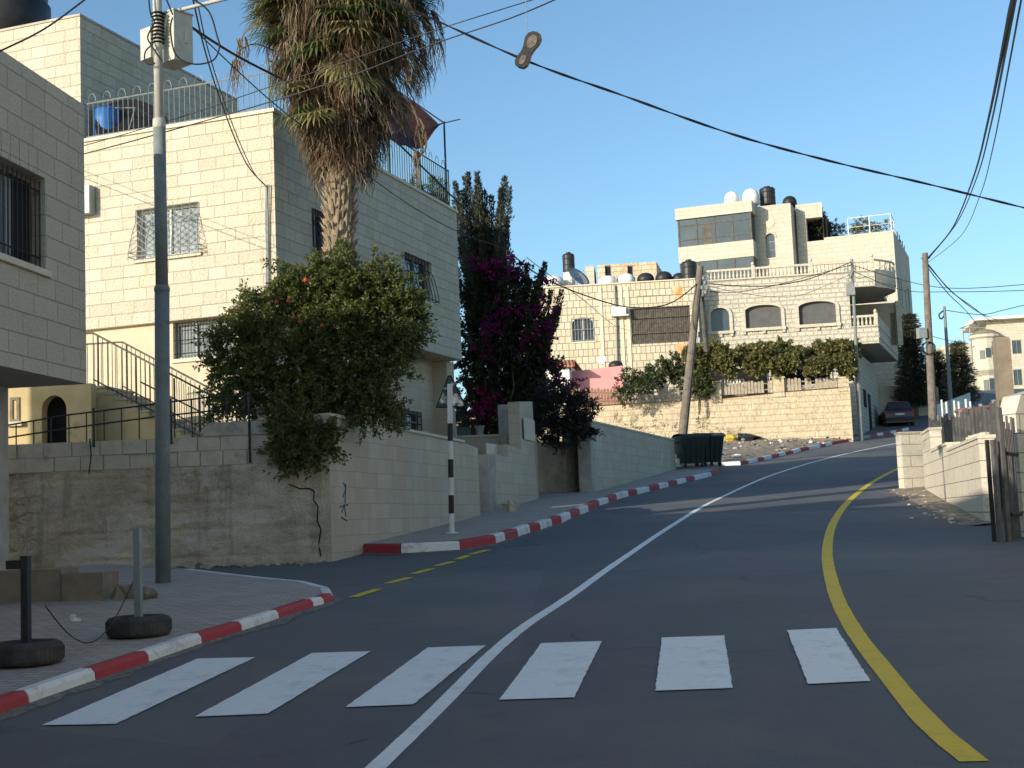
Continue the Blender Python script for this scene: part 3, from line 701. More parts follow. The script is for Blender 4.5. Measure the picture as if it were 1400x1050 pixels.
slab(m, R, [(ul, ztop), (0.02, ztop), (0.02, R.uz(452, 566)[1]), (R.uz(380, 572)[0], R.uz(380, 574)[1]), (ul + .1, R.uz(290, 578)[1]), (ul, R.uz(280, 586)[1])], -.2, .02)
m.build('coping', M['concrete'], rw)
m = MB()
for k, (a, b) in enumerate([((424, 668), (430, 672)), ((430, 672), (429, 684)), ((429, 684), (435, 692)), ((435, 692), (434, 712)), ((434, 712), (439, 724)), ((439, 724), (436, 745)), ((436, 745), (439, 760)), ((395, 662), (410, 668)), ((410, 668), (424, 668)), ((124, 600), (126, 622)), ((126, 622), (123, 648))]):
    pu, pz = R.uz(*a); qu, qz = R.uz(*b); m.bar(R.w(pu, .02 if k < 9 else .05, pz), R.w(qu, .02 if k < 9 else .05, qz), .010)
m.build('crack', M['black'], rw)
# black railing on the wall
rl = thing('railing', 'thin black iron railing standing on the weathered retaining wall', 'railing', (rc_.x - 4, rc_.y + .1, ztop))
m = MB()
top = [(-60, 590), (13, 581), (88, 568), (215, 552), (286, 543), (345, 541)]; mid = [(-60, 606), (13, 598), (91, 586), (211, 570), (286, 562), (345, 560)]
for L in (top, mid): m.tube([R.w(*(lambda t: (t[0], -.1, t[1]))(R.uz(x, y, -.1))) for x, y in L], .014, 5)
for x in range(-50, 345, 24):
    y = np.interp(x, [p[0] for p in top], [p[1] for p in top]); u, z = R.uz(x, y, -.1); m.bar(R.w(u, -.1, z), R.w(u, -.1, ztop - .02), .011)
for x in (131, 236, 342):
    y = np.interp(x, [p[0] for p in top], [p[1] for p in top]); u, z = R.uz(x, y - 4, -.1); m.bar(R.w(u, .03, z), R.w(u, .03, ztop - (.45 if x > 300 else .1)), .02)
m.build('bars', M['iron'], rl)
# terrace slab behind the walls
m = MB(); m.prism([(-16, rc_.y + .2), (rc_.x - .05, rc_.y + .2), (A.w(9, -.4, 0).x + .6, A.w(9, 0, 0).y), (A.w(9, -2, 0).x, A.w(9, -2, 0).y), (-16, 34)], 1.2, TZ)
struct(m.build('terrace', M['concrete']))
# staircase to the upper door
sp0 = at(292, 596, 24.2); sp1 = at(128, 528, 24.2)
sc = thing('staircase', 'outside stone steps with thin metal handrails climbing left behind the retaining wall', 'staircase', (sp0.x - 1.5, sp0.y + .5, TZ))
ST = Fr(sp0.x, sp0.y, 97); n = 11; uL = ST.uz(128, 528)[0]; zL = ST.uz(128, 528)[1]; zs0 = TZ
m = MB()
for i in range(n):
    a = uL * i / n; b = uL * (i + 1) / n; z = zs0 + (zL - zs0) * (i + 1) / n
    m.box(ST, b, a, -1.3, 0, TZ - .3, z - .04, 1); m.box(ST, b - .02, a + .02, -1.3, .02, z - .04, z, 0)
m.box(ST, uL - 1.6, uL - .002, -2.6, 0, TZ - .3, zL, 1)
M['step'] = noisy('stone_tread', (.40, .36, .28), (.50, .45, .36), 5, .85, .2)
m.build('steps', [M['step'], M['stucco_yellow']], sc)
m = MB()
sl = (zL - zs0) / uL
for v in (.0, -1.28):
    h0 = .95
    m.tube([ST.w(.1, v, zs0 + h0), ST.w(uL, v, zL + h0), ST.w(uL - 1.5, v, zL + h0)], .018, 5); m.tube([ST.w(.1, v, zs0 + .12), ST.w(uL, v, zL + .12)], .012, 4)
    for i in range(26):
        u = uL * i / 25; m.bar(ST.w(u, v, zs0 + sl * u + .05), ST.w(u, v, zs0 + sl * u + h0), .007 if i % 8 else .018)
    for i in range(12):
        u = uL - 1.5 * i / 11; m.bar(ST.w(u, v, zL), ST.w(u, v, zL + h0), .007)
m.tube([ST.w(.15, .03, zs0 + .55), ST.w(uL * .6, .03, zs0 + .55 + (zL - zs0) * .6)], .014, 4)
m.build('handrail', M['rail_brown'], sc)
# ochre wall with an arched opening, under and left of the stairs
ow = thing('garden_wall', 'sunlit ochre wall with a dark arched hole below the stairs', 'wall', (sp1.x - 1, 24.6, TZ))
OW = Fr(sp1.x, 24.05, 93); ua = OW.uz(57, 580)[0]; ub = OW.uz(91, 580)[0]; ut = OW.uz(125, 580)[0]
oz = OW.uz(70, 600)[1]
za = OW.uz(75, 560)[1]; zw = OW.uz(100, 525)[1] ; um = (ua + ub) / 2; rr_ = (ub - ua) / 2
arc = [(um - rr_ * cos(q), za + .25 * sin(q)) for q in [pi * i / 10 for i in range(11)]]
m = MB(); slab(m, OW, [(ub, TZ - .3), (ut, TZ - .3), (ut, zw), (ub, zw)], -.25, 0); slab(m, OW, [(ua - 3.5, TZ - .3), (ua, TZ - .3), (ua, zw), (ua - 3.5, zw)], -.25, 0)
for (a, b), (c, d) in zip(arc, arc[1:]): slab(m, OW, [(a, b), (c, d), (c, zw), (a, zw)], -.25, 0)
m.build('wall_face', M['stucco_yellow'], ow)
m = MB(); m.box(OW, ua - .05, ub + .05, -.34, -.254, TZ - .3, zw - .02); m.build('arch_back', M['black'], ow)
window(OW, ow, OW.rect(13, 543, 26, 577, .03), .03, .06, 'black', 'wood_old', 1)

# ---- street side wall with the gate
e1p, e2p = gr(552, 724, .165), gr(656, 705, .165)
SW = FrP(rc_, e2p)
sw = thing('stone_wall', 'stained limestone street wall between the palm tree corner and the striped sign post', 'wall', (rc_.x + .5, rc_.y + 3, gz(25)))
L = SW.uz(655, 660)[0]; zt0 = SW.uz(455, 570)[1]; zt1 = SW.uz(633, 605)[1]; uS = SW.uz(633, 600)[0]; zt2 = SW.uz(655, 613)[1]
m = MB(); slab(m, SW, [(0.003, gz(22) - .1), (L, gz(27)), (L, zt2), (uS, zt1), (.003, zt0)], -.32, .003)
m.build('wall_face', M['stone_side'], sw)
m = MB(); slab(m, SW, [(.0, zt0), (uS, zt1), (uS, zt1 + .05), (.0, zt0 + .05)], -.34, .04); m.build('coping', M['coping'], sw)
M['spray'] = noisy('blue_spray_paint', (.03, .10, .16), (.06, .16, .22), 14, .7, 0)
m = MB()
for pts in ([(469, 660), (472, 668), (468, 680)], [(472, 662), (471, 688)], [(464, 693), (475, 690)], [(467, 700), (470, 690), (472, 706)], [(466, 707), (474, 712)]):
    m.tube([SW.w(*(lambda t: (t[0], .006, t[1]))(SW.uz(*q))) for q in pts], .012, 4)
m.build('graffiti', M['spray'], sw)

g1, g2 = gr(678, 698, .165), gr(735, 682, .165)
GW = FrP(g1, g2)
gw = thing('stone_wall', 'stepped limestone wall with leaning slabs, right of the striped sign post', 'wall', ((g1.x + g2.x) / 2, g1.y + 1, gz(g1.y)))
U = lambda x, y=650: GW.uz(x, y)[0]; Z = lambda x, y: GW.uz(x, y)[1]
gb = gz(g1.y) - .1
m = MB(); slab(m, GW, [(0, gb), (U(735), gz(g2.y)), (U(731.5), Z(731, 605)), (U(714), Z(714, 600)), (U(714), Z(714, 615)), (U(696), Z(696, 608)), (U(696), Z(696, 625)), (U(678), Z(678, 621))], -.3, 0)
m.build('wall_face', M['stone_side'], gw)
m = MB(); slab(m, GW, [(U(713, 560), Z(713, 602)), (U(731, 560), Z(731, 606)), (U(731, 560), Z(731, 549)), (U(713, 560), Z(713, 549))], -.36, -.05); m.build('slab_pillar', M['stone_side'], gw)
m = MB(); m.box(GW, U(716, 585), U(729.5, 585), .0, .035, Z(722, 602), Z(722, 573)); m.box(GW, U(681, 610), U(695, 610), -.30, -.27, Z(688, 626), Z(688, 606)); m.build('loose_slab', M['coping'], gw)
m = MB(); m.box(GW, U(668.5, 660), U(677.5, 660), -.32, .0, gb, Z(672, 622)); m.build('end_post', M['concrete'], gw)
m = MB()
for dx, dy in ((698, 690), (702, 694), (694, 693), (699, 696)):
    m.blob(gr(dx, dy, .22), .14, rough=.4, n=7)
m.build('broken_stone', M['stone_garden'], gw)
# plastered wall behind
bw = thing('garden_wall', 'brown plastered wall and square pillar behind the stepped stone wall', 'wall', (g1.x - .5, g1.y + 1.6, gz(g1.y)))
BW = Fr(*(GW.w(U(735) + .3, -1.3, 0).xy), 88); q = BW.rect(630, 597, 690, 700); q2 = BW.rect(682, 553, 713, 610)
m = MB(); m.box(BW, q[0] - .6, q[1] + .9, -.2, 0, gb, q[3]); m.build('wall_face', M['plaster'], bw)
m = MB(); m.box(BW, q2[0], q2[1], -.45, .04, gb, q2[3]); m.build('pillar', M['concrete'], bw)
m = MB(); m.box(BW, q[0] - .6, q2[0] - .003, -.23, .03, q[3], q[3] + .05); m.build('ledge', M['coping'], bw)
pp = BW.w(BW.uz(656, 590)[0], -.08, q[3] + .05)
m = MB(); m.lathe(pp, [(.09, 0), (.13, .22), (.15, .22), (.15, .25), (.11, .25)], 12); tag(m.build('flower_pot', M['concrete']), 'small grey flower pot on the brown wall ledge under the bougainvillea', 'flower pot')
pp = BW.w(BW.uz(634, 590)[0], -.08, q[3] + .05)
m = MB(); m.box(Fr(pp.x, pp.y, BW.az), -.2, .2, -.1, .1, pp.z, pp.z + .2); m.box(Fr(pp.x, pp.y, BW.az), -.22, .22, -.12, .12, pp.z + .2, pp.z + .23); tag(m.build('planter', M['iron_green']), 'dark rectangular planter box on the brown wall ledge', 'planter')
# gate recess and door
d1, d2 = gr(775, 674, .165), gr(800, 668, .165)
dw = thing('gate', 'brown wooden garden gate standing ajar beside the rough concrete post', 'gate', d1)
DW = FrP(d1, gr(812, 668, .165)); DW = Fr(d1.x, d1.y, 40); q = DW.rect(773, 580, 799, 672)
m = MB()
for i in range(7): m.box(DW, q[0] + (q[1] - q[0]) * i / 7 + .006, q[0] + (q[1] - q[0]) * (i + 1) / 7 - .006, -.04, -.01 + .006 * (i % 2), q[2], q[3] - .05)
m.build('leaf', M['wood_old'], dw)
m = MB(); m.box(DW, q[0] - .04, q[0] + .03, -.06, .02, q[2] - .1, q[3]); m.box(DW, q[1] - .03, q[1] + .04, -.06, .02, q[2] - .1, q[3]); m.box(DW, q[0] + .03, q[1] - .03, -.05, .015, q[3] - .08, q[3] - .02); m.box(DW, q[0] + .03, q[1] - .03, -.009, .012, (q[2] + q[3]) / 2 - .05, (q[2] + q[3]) / 2 + .05); m.build('frame', M['wood_old'], dw)
rcs = thing('garden_wall', 'dark low wall at the back of the gate recess', 'wall', (d1.x - 1, d1.y + .5, gz(d1.y)))
RC = Fr(d1.x - .1, d1.y + .9, 88); q = RC.rect(728, 604, 782, 680)
m = MB(); m.box(RC, q[0], q[1] + .6, -.2, 0, gz(d1.y) - .1, q[3]); m.build('wall_face', M['concrete'], rcs)
# long low wall up to the bins
l1, l2 = gr(812, 672, .165), gr(922, 642, .165)
LW = FrP(l1, l2)
lw = thing('stone_wall', 'long low limestone wall rising from the gate to the green bins', 'wall', ((l1.x + l2.x) / 2, (l1.y + l2.y) / 2, gz(l1.y)))
LL = (l2 - l1).length + .3; zA = LW.uz(813, 578)[1]; zB = LW.uz(920, 602)[1]
m = MB(); slab(m, LW, [(0, gz(l1.y) - .1), (LL, gz(l2.y) - .1), (LL, zB), (0, zA)], -.25, 0); m.build('wall_face', M['stone_side'], lw)
m = MB(); slab(m, LW, [(.0, zA), (LL, zB), (LL, zB + .05), (.0, zA + .05)], -.28, .03); m.build('coping', M['coping'], lw)
m = MB(); q = LW.rect(796, 574, 811, 672); m.blob(LW.w(-.18, -.1, zA - .2), .2, rough=.2); m.box(LW, -.36, -.004, -.32, .05, gz(l1.y) - .1, zA + .12); m.build('end_post', M['concrete'], lw)

# ------------------------------------------------------------------ near pavement furniture
M['rubber'] = noisy('tyre_rubber', (.030, .030, .031), (.07, .068, .066), 5, .85, .2, c3=(.09, .08, .07), c3scale=3)
def tyre_post(px, base_y, post_top, label, rim):
    p = gr(px, base_y, .10)
    t = thing('tyre_barrier', label, 'barrier', p, 'posts set in old tyres')
    m = MB(); m.lathe(p, [(.17, .03), (.22, .0), (.265, .01), (.285, .035), (.29, .09), (.285, .145), (.265, .17), (.225, .185), (.185, .175), (.17, .155), (.16, .06)], 40)
    for j in range(44):
        q = 2 * pi * j / 44
        a = Vector((cos(q), sin(q), 0)); m.bar(p + a * .2885 + Vector((0, 0, .045)), p + a * .2885 + Vector((0, 0, .135)), .004)
    m.build('tyre', M['rubber'], t)
    m = MB(); m.lathe(p + Vector((0, 0, .10)), [(.02, .0), (.175, 0), (.175, .03), (.02, .03)], 24); m.build('filling', M['steel'] if rim else M['concrete'], t)
    zt = at(px, post_top, p.y).z; F_ = Fr(p.x, p.y, 100)
    m = MB(); m.box(F_, -.03, .03, -.03, .03, p.z + .1, zt); m.box(F_, -.033, .033, -.033, .033, zt, zt + .012); m.build('post', M['iron'] if rim else M['steel'], t)
    if rim:
        m = MB(); m.box(F_, -.15, -.031, -.04, .04, zt - .09, zt - .02); m.build('bracket', M['iron'], t)
    return p, zt
pA_, zA_ = tyre_post(36, 909, 762, 'black post in a rusty wheel tyre at the left edge of the picture', True)
pB_, zB_ = tyre_post(190, 870, 724, 'grey steel post in a tyre nearest to the lamp pole', False)
m = MB(); a = pA_ + Vector((.12, .1, .45)); b = Vector((pB_.x - .04, pB_.y, pB_.z + .5)); m.tube([a.lerp(b, i / 10) + Vector((0, 0, -.42 * sin(pi * i / 10))) for i in range(11)], .0055, 5)
tag(m.build('slack_wire', M['iron']), 'slack wire hanging between the two tyre posts', 'wire')
cb = gr(92, 822, .10); Fb = Fr(cb.x, cb.y, 96)
m = MB(); q = Fb.rect(20, 778, 142, 824)
for a, b, c, d, zt_ in ((q[0] - .4, q[1] - .52, -.5, 0, q[3]), (q[1] - .5, q[1], -.45, .03, q[3] - .06)):
    m.box(Fb, a, b, c, d, cb.z - .03, zt_)
m.blob(Fb.w(q[1] + .25, -.1, cb.z), .16, rough=.4); m.blob(Fb.w(q[1] + .5, 0, cb.z), .12, rough=.4)
tag(m.build('concrete_block', M['fence_dark' if False else 'pillar_tan']), 'broken concrete block on the pavement left of the lamp pole', 'concrete block')
for k, (x, y) in enumerate(((103, 848), (99, 843))):
    m = MB(); m.blob(gr(x, y, .16), .035, rough=.5, n=6, sq=(1.3, 1, .5)); o = m.build('crumpled_litter', M['white_paint'])
    tag(o, 'crumpled pale litter on the brick pavement between the tyre posts', 'litter', 'litter on the near pavement')

# ------------------------------------------------------------------ lamp pole
pb_ = gr(223, 797, .10); YP = pb_.y
lp = thing('lamp_pole', 'tall grey steel lamp pole with a metal cabinet, in front of the cream house', 'lamp pole', pb_)
m = MB(); P_ = lambda x, y, d=0: at(x, y, YP + d)
m.tube([P_(223, 797), P_(221.5, 395)], .098, 16, 0); m.lathe(P_(221.5, 399), [(.098, 0), (.105, .01), (.105, .05), (.085, .09)], 16)
m.tube([P_(221.4, 392), P_(217.8, 172)], .083, 16, 0)
m.lathe(P_(217.8, 176), [(.083, 0), (.088, .01), (.088, .10), (.06, .14)], 16, 1); m.tube([P_(217.8, 176), P_(217.5, 163)], .085, 16, 1); m.tube([P_(217.8, 168), P_(215, 0), P_(214, -70)], .062, 14, 1)
m.build('pole', [M['polegrey'], M['polelight']], lp, smooth=True)  # darker paint below; the two tones also carry the shade and sunlight
m = MB(); m.tube([P_(224, 48, .05), P_(226, 30, .05), P_(229, 21, .05), P_(241, 15, .05), P_(305, -1, -.1), P_(420, -28, -.3)], .028, 8, 0)
m.build('lamp_arm', M['polelight'], lp, smooth=True)
m = MB(); e = P_(440, -33, -.35); m.blob(e, .22, 0, 12, 0, (1.6, .7, .4)); m.build('lamp_head', M['polelight'], lp, smooth=True)
cbp = P_(238, 55, .22); CB = Fr(cbp.x, cbp.y, 128)
m = MB(); cz0 = P_(235, 88, .2).z; cz1 = P_(235, 22, .2).z
m.box(CB, -.20, .20, -.16, .16, cz0, cz1); m.box(CB, -.215, .215, -.175, .175, cz1, cz1 + .02); m.box(CB, .2, .225, -.05, -.02, (cz0 + cz1) / 2 - .08, (cz0 + cz1) / 2 + .08)
M['cabinet'] = noisy('cabinet_paint', (.42, .42, .36), (.52, .51, .44), 5, .6, .05, c3=(.3, .26, .2), c3lo=.66)
m.build('cabinet', M['cabinet'], lp)
cb2 = P_(208, 60, .3); CB2 = Fr(cb2.x, cb2.y, 128); m = MB(); m.box(CB2, -.1, .12, -.12, .12, P_(208, 80, .2).z, P_(208, 38, .2).z); m.build('junction_box', M['cabinet'], lp)
m = MB()
for k in range(9):
    z = P_(217, 20 + 5 * k).z; m.lathe(Vector((P_(216, 20 + 5 * k).x, YP, z)), [(.065, 0), (.085 + .02 * random.random(), .012), (.065, .03)], 10)
for L in ([(203, -5), (206, 20), (211, 30), (202, 50), (207, 62), (216, 76), (222, 84)], [(209, 60), (199, 70), (198, 82), (204, 88), (212, 86)], [(258, -4), (285, 15), (297, 50), (300, 65), (292, 82), (270, 88), (250, 83), (238, 70), (233, 40), (236, 24)], [(226, -4), (232, 10), (236, 20)]):
    m.tube(spline([P_(x, y, -.12) for x, y in L], 5), .012, 5)
m.build('cable_loop', M['cable'], lp)

# ------------------------------------------------------------------ striped sign post
spb = gr(617.5, 729, .165)
sg = thing('road_sign', 'triangular road sign seen from behind on a black and white striped post', 'road sign', spb)
ys = [729, 702, 677, 653, 628, 603, 579, 525]; m = MB()
for i, (a, b) in enumerate(zip(ys, ys[1:])): m.tube([at(617.5 - i * .35, a, spb.y), at(617.2 - i * .35, b, spb.y)], .05, 14, i % 2)
m.lathe(at(617.5, 729.5, spb.y), [(.12, 0), (.12, .015), (.06, .03)], 14, 0)
m.build('post', [M['white_paint'], M['iron']], sg)
TF = Fr(spb.x, spb.y + .065, 84)
T = [TF.uz(*p) for p in ((596.5, 557), (636.5, 556), (616.5, 514), (613.0, 514))]
M['signback_dappled'] = noisy('sign_back_sun_dapple', (.03, .04, .04), (.07, .08, .08), 5, .4, .05, metal=.3, c3=(.75, .75, .70), c3scale=4.5, c3lo=.50)  # pale patches paint sun dapple onto the dark sign back
m = MB(); slab(m, TF, T, -.012, 0); m.build('plate', M['signback_dappled'], sg)
m = MB()
for a, b in zip(T, T[1:] + T[:1]): m.bar(TF.w(a[0], .0, a[1]), TF.w(b[0], .0, b[1]), .014)
m.build('rim', M['iron'], sg)
for h_ in (.12, .32):
    m = MB(); m.box(TF, -.06, .06, -.02, .03, T[0][1] + h_, T[0][1] + h_ + .04); m.build('clamp', M['steel'], sg)

# ------------------------------------------------------------------ white stone wall on the right
n1, n2 = gr(1346, 716), gr(1262, 669)
WR = FrP(n1, n2)
wr_ = thing('stone_wall', 'white dressed stone wall stepping up the right side of the road', 'wall', ((n1.x + n2.x) / 2, (n1.y + n2.y) / 2, gz(n1.y)))
zz = [WR.uz(1341, 598)[1], WR.uz(1297, 607)[1], WR.uz(1275, 585)[1], at(1252, 592, n2.y).z]
uu = [0, WR.uz(1297, 650)[0], WR.uz(1275, 650)[0], WR.uz(1263, 640)[0]]
m = MB()
for i in range(3): m.box(WR, uu[i] + (.004 if i else 0), uu[i + 1], .0, .27, gz(n1.y) - .9, zz[i])
for i in range(3): m.box(WR, uu[i] - .02 + (.004 if i else 0), uu[i + 1] - (.03 if i < 2 else 0), -.025, .295, zz[i], zz[i] + .06)
f4 = Fr(n2.x - .45, n2.y + .3, 78); m.box(f4, .05, .75, -.3, .0, gz(n2.y) - .6, zz[3]); m.box(f4, .02, .78, -.33, .03, zz[3], zz[3] + .06)
m.build('wall_face', M['stone_white'], wr_)
m = MB()
for k in range(9): m.blob(WR.w(.1 + k * .22 + random.uniform(-.05, .05), .13, zz[0] + .08), random.uniform(.05, .10), rough=.4, n=7, sq=(1.3, 1, .6))
m.build('loose_stone', M['coping'], wr_)

# loose stones and crumbs at the foot of the retaining wall
m = MB()
for k in range(260):
    u = -12 + 11.9 * random.random(); v = abs(random.gauss(0, .22)) + .05; p = R.w(u, v, 0); p.z = gz(p.y) + .01
    m.blob(p, random.choice((.015, .02, .03, .05)) * random.uniform(.6, 1.5), rough=.5, n=6, sq=(1.3, 1, .6), mi=random.choice((0, 0, 1)))
struct(m.build('rubble', [M['oldwall'], M['asphalt']]), 'stuff')
m = MB()
for k in range(130):
    t = random.random(); p = n1.lerp(n2, t) + Vector((-abs(random.gauss(0, .4)) - .02, 0, 0)); p.z = gz(p.y) + .02
    m.blob(p, random.choice((.012, .02, .03)) * random.uniform(.6, 1.5), rough=.5, n=6, sq=(1.3, 1, .6))
struct(m.build('gravel', M['coping']), 'stuff')

# ------------------------------------------------------------------ dirt bank and garden wall of the far houses
k1 = at(815, 600, 58); 
GY = 60.0
gp0 = at(812, 590, 71.5); gp1 = at(1160, 590, 70.5)
GF = FrP(Vector((gp0.x, gp0.y, 0)), Vector((gp1.x, gp1.y, 0)))
Ug = lambda x, y=560: GF.uz(x, y)[0]; Zg = lambda x, y: GF.uz(x, y)[1]
m = MB()
edge = inner3[:16]
nb_ = 14; rows_ = []
for i in range(40):
    t = i / 39 * (len(edge) - 1); a = edge[int(t)].lerp(edge[min(int(t) + 1, len(edge) - 1)], t - int(t))
    a = Vector((a.x, a.y, gz(a.y) + .10))
    x = 815 + (1162 - 815) * i / 39
    bpt = GF.w(Ug(x), -.2, np.interp(x, [815, 945, 1000, 1160], [Zg(815, 600), Zg(945, 604), Zg(1000, 602), Zg(1160, 597)]))
    row = []
    for j in range(nb_ + 1):
        s = j / nb_; p = a.lerp(bpt, s); p.z = a.z + (bpt.z - a.z) * (s ** .8)
        if 0 < j: p.z += .10 * mn.fractal(Vector((p.x * 1.3, p.y * 1.3, 0)), 1, 2, 4) * min(1, j / 3)
        row.append(p)
    rows_.append(row)
for i in range(39):
    for j in range(nb_): m.quad(rows_[i][j], rows_[i + 1][j], rows_[i + 1][j + 1], rows_[i][j + 1])
struct(m.build('dirt_verge', M['earth'], origin=(0, 0, 0), smooth=True))
m = MB(); m.prism([(a.x, a.y) for a in (l2, inner2[-1], inner3[0], rows_[0][nb_], GF.w(-6, 0, 0))], gz(45) - .2, [gz(l2.y) + .15, gz(inner2[-1].y) + .15, gz(inner3[0].y) + .12, rows_[0][nb_].z, rows_[0][nb_].z])
struct(m.build('bin_yard', M['earth']))
gdw = thing('garden_wall', 'tall old rough stone terrace wall with pillars under the vine pergola', 'wall', (GF.w(8, 0, 0).x, GF.w(8, 0, 0).y, gz(60)))
tops = [(700, 562), (815, 555), (968, 546), (985, 545), (1072, 536), (1160, 529)]
m = MB(); pts = [(Ug(700), gz(50)), (Ug(1162), gz(60)), (Ug(1162), Zg(1162, 529))] + [(Ug(x), Zg(x, y)) for x, y in tops[::-1]]
# relief mesh
nu, nz = 160, 20; ug0, ug1 = Ug(740), Ug(1162); vs = []
for i in range(nu + 1):
    u = ug0 + (ug1 - ug0) * i / nu
    xs_ = [Ug(x) for x, y in tops]; zs_ = [Zg(x, y) for x, y in tops]; zt_ = np.interp(u, xs_, zs_)
    for j in range(nz + 1):
        z = gz(54) + (zt_ - gz(54)) * j / nz
        vs.append(GF.w(u, .02 * mn.fractal(Vector((u * 2, z * 2, 0)), 1, 2, 4), z))
w_ = nz + 1
m.add(vs, [(i * w_ + j, (i + 1) * w_ + j, (i + 1) * w_ + j + 1, i * w_ + j + 1) for i in range(nu) for j in range(nz)])
m.box(GF, ug1 - .004, ug1 + .05, -8, .10, gz(55), zt_); 
for i in range(20):
    a, b = ug0 + (ug1 - ug0) * i / 20, ug0 + (ug1 - ug0) * (i + 1) / 20
    za, zb2 = np.interp(a, xs_, zs_), np.interp(b, xs_, zs_); m.quad(GF.w(a, .12, za + .02), GF.w(b, .12, zb2 + .02), GF.w(b, -.4, zb2 + .02), GF.w(a, -.4, za + .02))
m.build('wall_face', M['stone_garden'], gdw)
for x0, x1, y0, y1 in ((971, 986, 523, 548), (1057, 1072, 517, 540), (1146, 1160, 517, 532)):
    q = GF.rect(x0, y0, x1, y1); m = MB(); m.box(GF, q[0], q[1], -.42, .06, q[2] - .1, q[3]); m.box(GF, q[0] - .05, q[1] + .05, -.46, .10, q[3], q[3] + .07); m.build('pillar', M['stone_garden'], gdw)
m = MB(); m.prism([GF.w(ug0 - 6, -.3, 0)[:2], GF.w(ug1 - .1, -.3, 0)[:2], GF.w(ug1 - .1, -9, 0)[:2], GF.w(ug0 - 6, -9, 0)[:2]], gz(52), [Zg(740, 560) - .3, Zg(1160, 530) - .1] + [Zg(1160, 530) - .1, Zg(740, 560) - .3]); struct(m.build('upper_garden', M['earth']))
M['picket'] = noisy('weathered_picket_wood', (.30, .25, .19), (.44, .38, .30), 4, .9, .2)
M['picket_brown'] = noisy('brown_picket_wood', (.20, .12, .08), (.30, .19, .14), 4, .9, .2)
def picket(label, x0, x1, yt0, yt1, yb0, yb1, n, mat, v=-.15, gaps=()):
    c = GF.w(Ug((x0 + x1) / 2), v, Zg((x0 + x1) / 2, (yb0 + yb1) / 2))
    t = thing('picket_fence', label, 'fence', c)
    m = MB(); ua, ub = Ug(x0), Ug(x1)
    for i in range(n):
        if i in gaps: continue
        s = (i + .5) / n; u = ua + (ub - ua) * s; w = (ub - ua) / n * .42; x = x0 + (x1 - x0) * s
        zt_ = Zg(x, yt0 + (yt1 - yt0) * s) + random.uniform(-.05, .04); zb_ = Zg(x, yb0 + (yb1 - yb0) * s)
        slab(m, GF, [(u - w, zb_), (u + w, zb_), (u + w, zt_ - .05), (u + w * .5, zt_), (u - w * .5, zt_), (u - w, zt_ - .05)], v, v + .03)
    m.build('pickets', M[mat], t)
    for s_ in (.25, .75):
        m = MB(); a = GF.w(ua, v - .03, Zg(x0, yb0 + (yt0 - yb0) * s_)); b = GF.w(ub, v - .03, Zg(x1, yb1 + (yt1 - yb1) * s_)); m.bar(a, b, .035); m.build('rail', M[mat], t)
picket('brown picket fence below the pink wall', 778, 852, 530, 531, 556, 553, 17, 'picket_brown')
picket('grey picket fence partly covered by shrubs, left of the leaning pole', 852, 970, 532, 529, 551, 546, 24, 'picket', gaps=(9, 16))
picket('grey picket fence with white tins behind it, between two stone pillars', 987, 1056, 524, 519, 540, 536, 15, 'picket', gaps=(13,))
picket('pale picket fence below the dark tarpaulin, right of the vine trunk', 1074, 1146, 517, 515, 536, 532, 15, 'picket', gaps=(5, 8))
# white tins on the fence
for i in range(8):
    p = GF.w(Ug(987 + i * 4.3, 520), -.32, Zg(987 + i * 4.3, 524)); m = MB(); m.lathe(p, [(.06, -.3), (.06, .10), (.035, .16), (.06, .22), (.05, .25)], 8)
    tag(m.build('white_baluster', M['white_paint']), ['leftmost', 'second from the left', 'third from the left', 'fourth from the left', 'fourth from the right', 'third from the right', 'second from the right', 'rightmost'][i] + ' of the small white balusters behind the grey picket fence', 'baluster', 'white balusters behind the picket fence')
# vine pergola frame and tarpaulin
pg = thing('pergola', 'thin metal pergola frame carrying a long vine above the old stone wall', 'pergola', GF.w(Ug(1060), -1, Zg(1060, 535)))
m = MB()
for x in (953, 975, 1062, 1120, 1155):
    for v in (-.3, -3.2):
        u = Ug(x); m.bar(GF.w(u, v, Zg(x, 540)), GF.w(u, v, Zg(x, 488)), .035)
for v in (-.3, -1.7, -3.2): m.bar(GF.w(Ug(945), v, Zg(945, 492)), GF.w(Ug(1160), v, Zg(1160, 486)), .035)
for x in range(950, 1160, 24): m.bar(GF.w(Ug(x), -.2, Zg(x, 491)), GF.w(Ug(x), -3.3, Zg(x, 491)), .025)
m.build('frame', M['iron_grey'], pg)
M['tarp'] = noisy('dark_blue_tarpaulin', (.012, .02, .045), (.025, .035, .07), 2, .8, .2)
m = MB(); q0 = [(1076, 516), (1148, 512), (1150, 480), (1074, 486)]
n = 10
for i in range(n):
    for j in range(4):
        def tp_(s, t): 
            xx = 1076 + 72 * s; u = Ug(xx); zlo = Zg(xx, 522 - 5 * s - 5 * abs(s - .5)); zhi = Zg(xx, 486 - 4 * s)
            return GF.w(u, -2.6 + .12 * sin(7 * s), zlo + (zhi - zlo) * t)
        m.quad(tp_(i / n, j / 4), tp_((i + 1) / n, j / 4), tp_((i + 1) / n, (j + 1) / 4), tp_(i / n, (j + 1) / 4))
tag(m.build('tarpaulin', M['tarp']), 'dark blue tarpaulin hanging under the vine pergola', 'tarpaulin')
m = MB(); slab(m, GF, [(Ug(955), Zg(955, 540)), (Ug(1062), Zg(1062, 532)), (Ug(1062), Zg(1062, 492)), (Ug(955), Zg(955, 496))], -3.7, -3.6)
tag(m.build('screen_wall', M['wood_old']), 'dark wooden screen at the back of the pergola', 'screen')

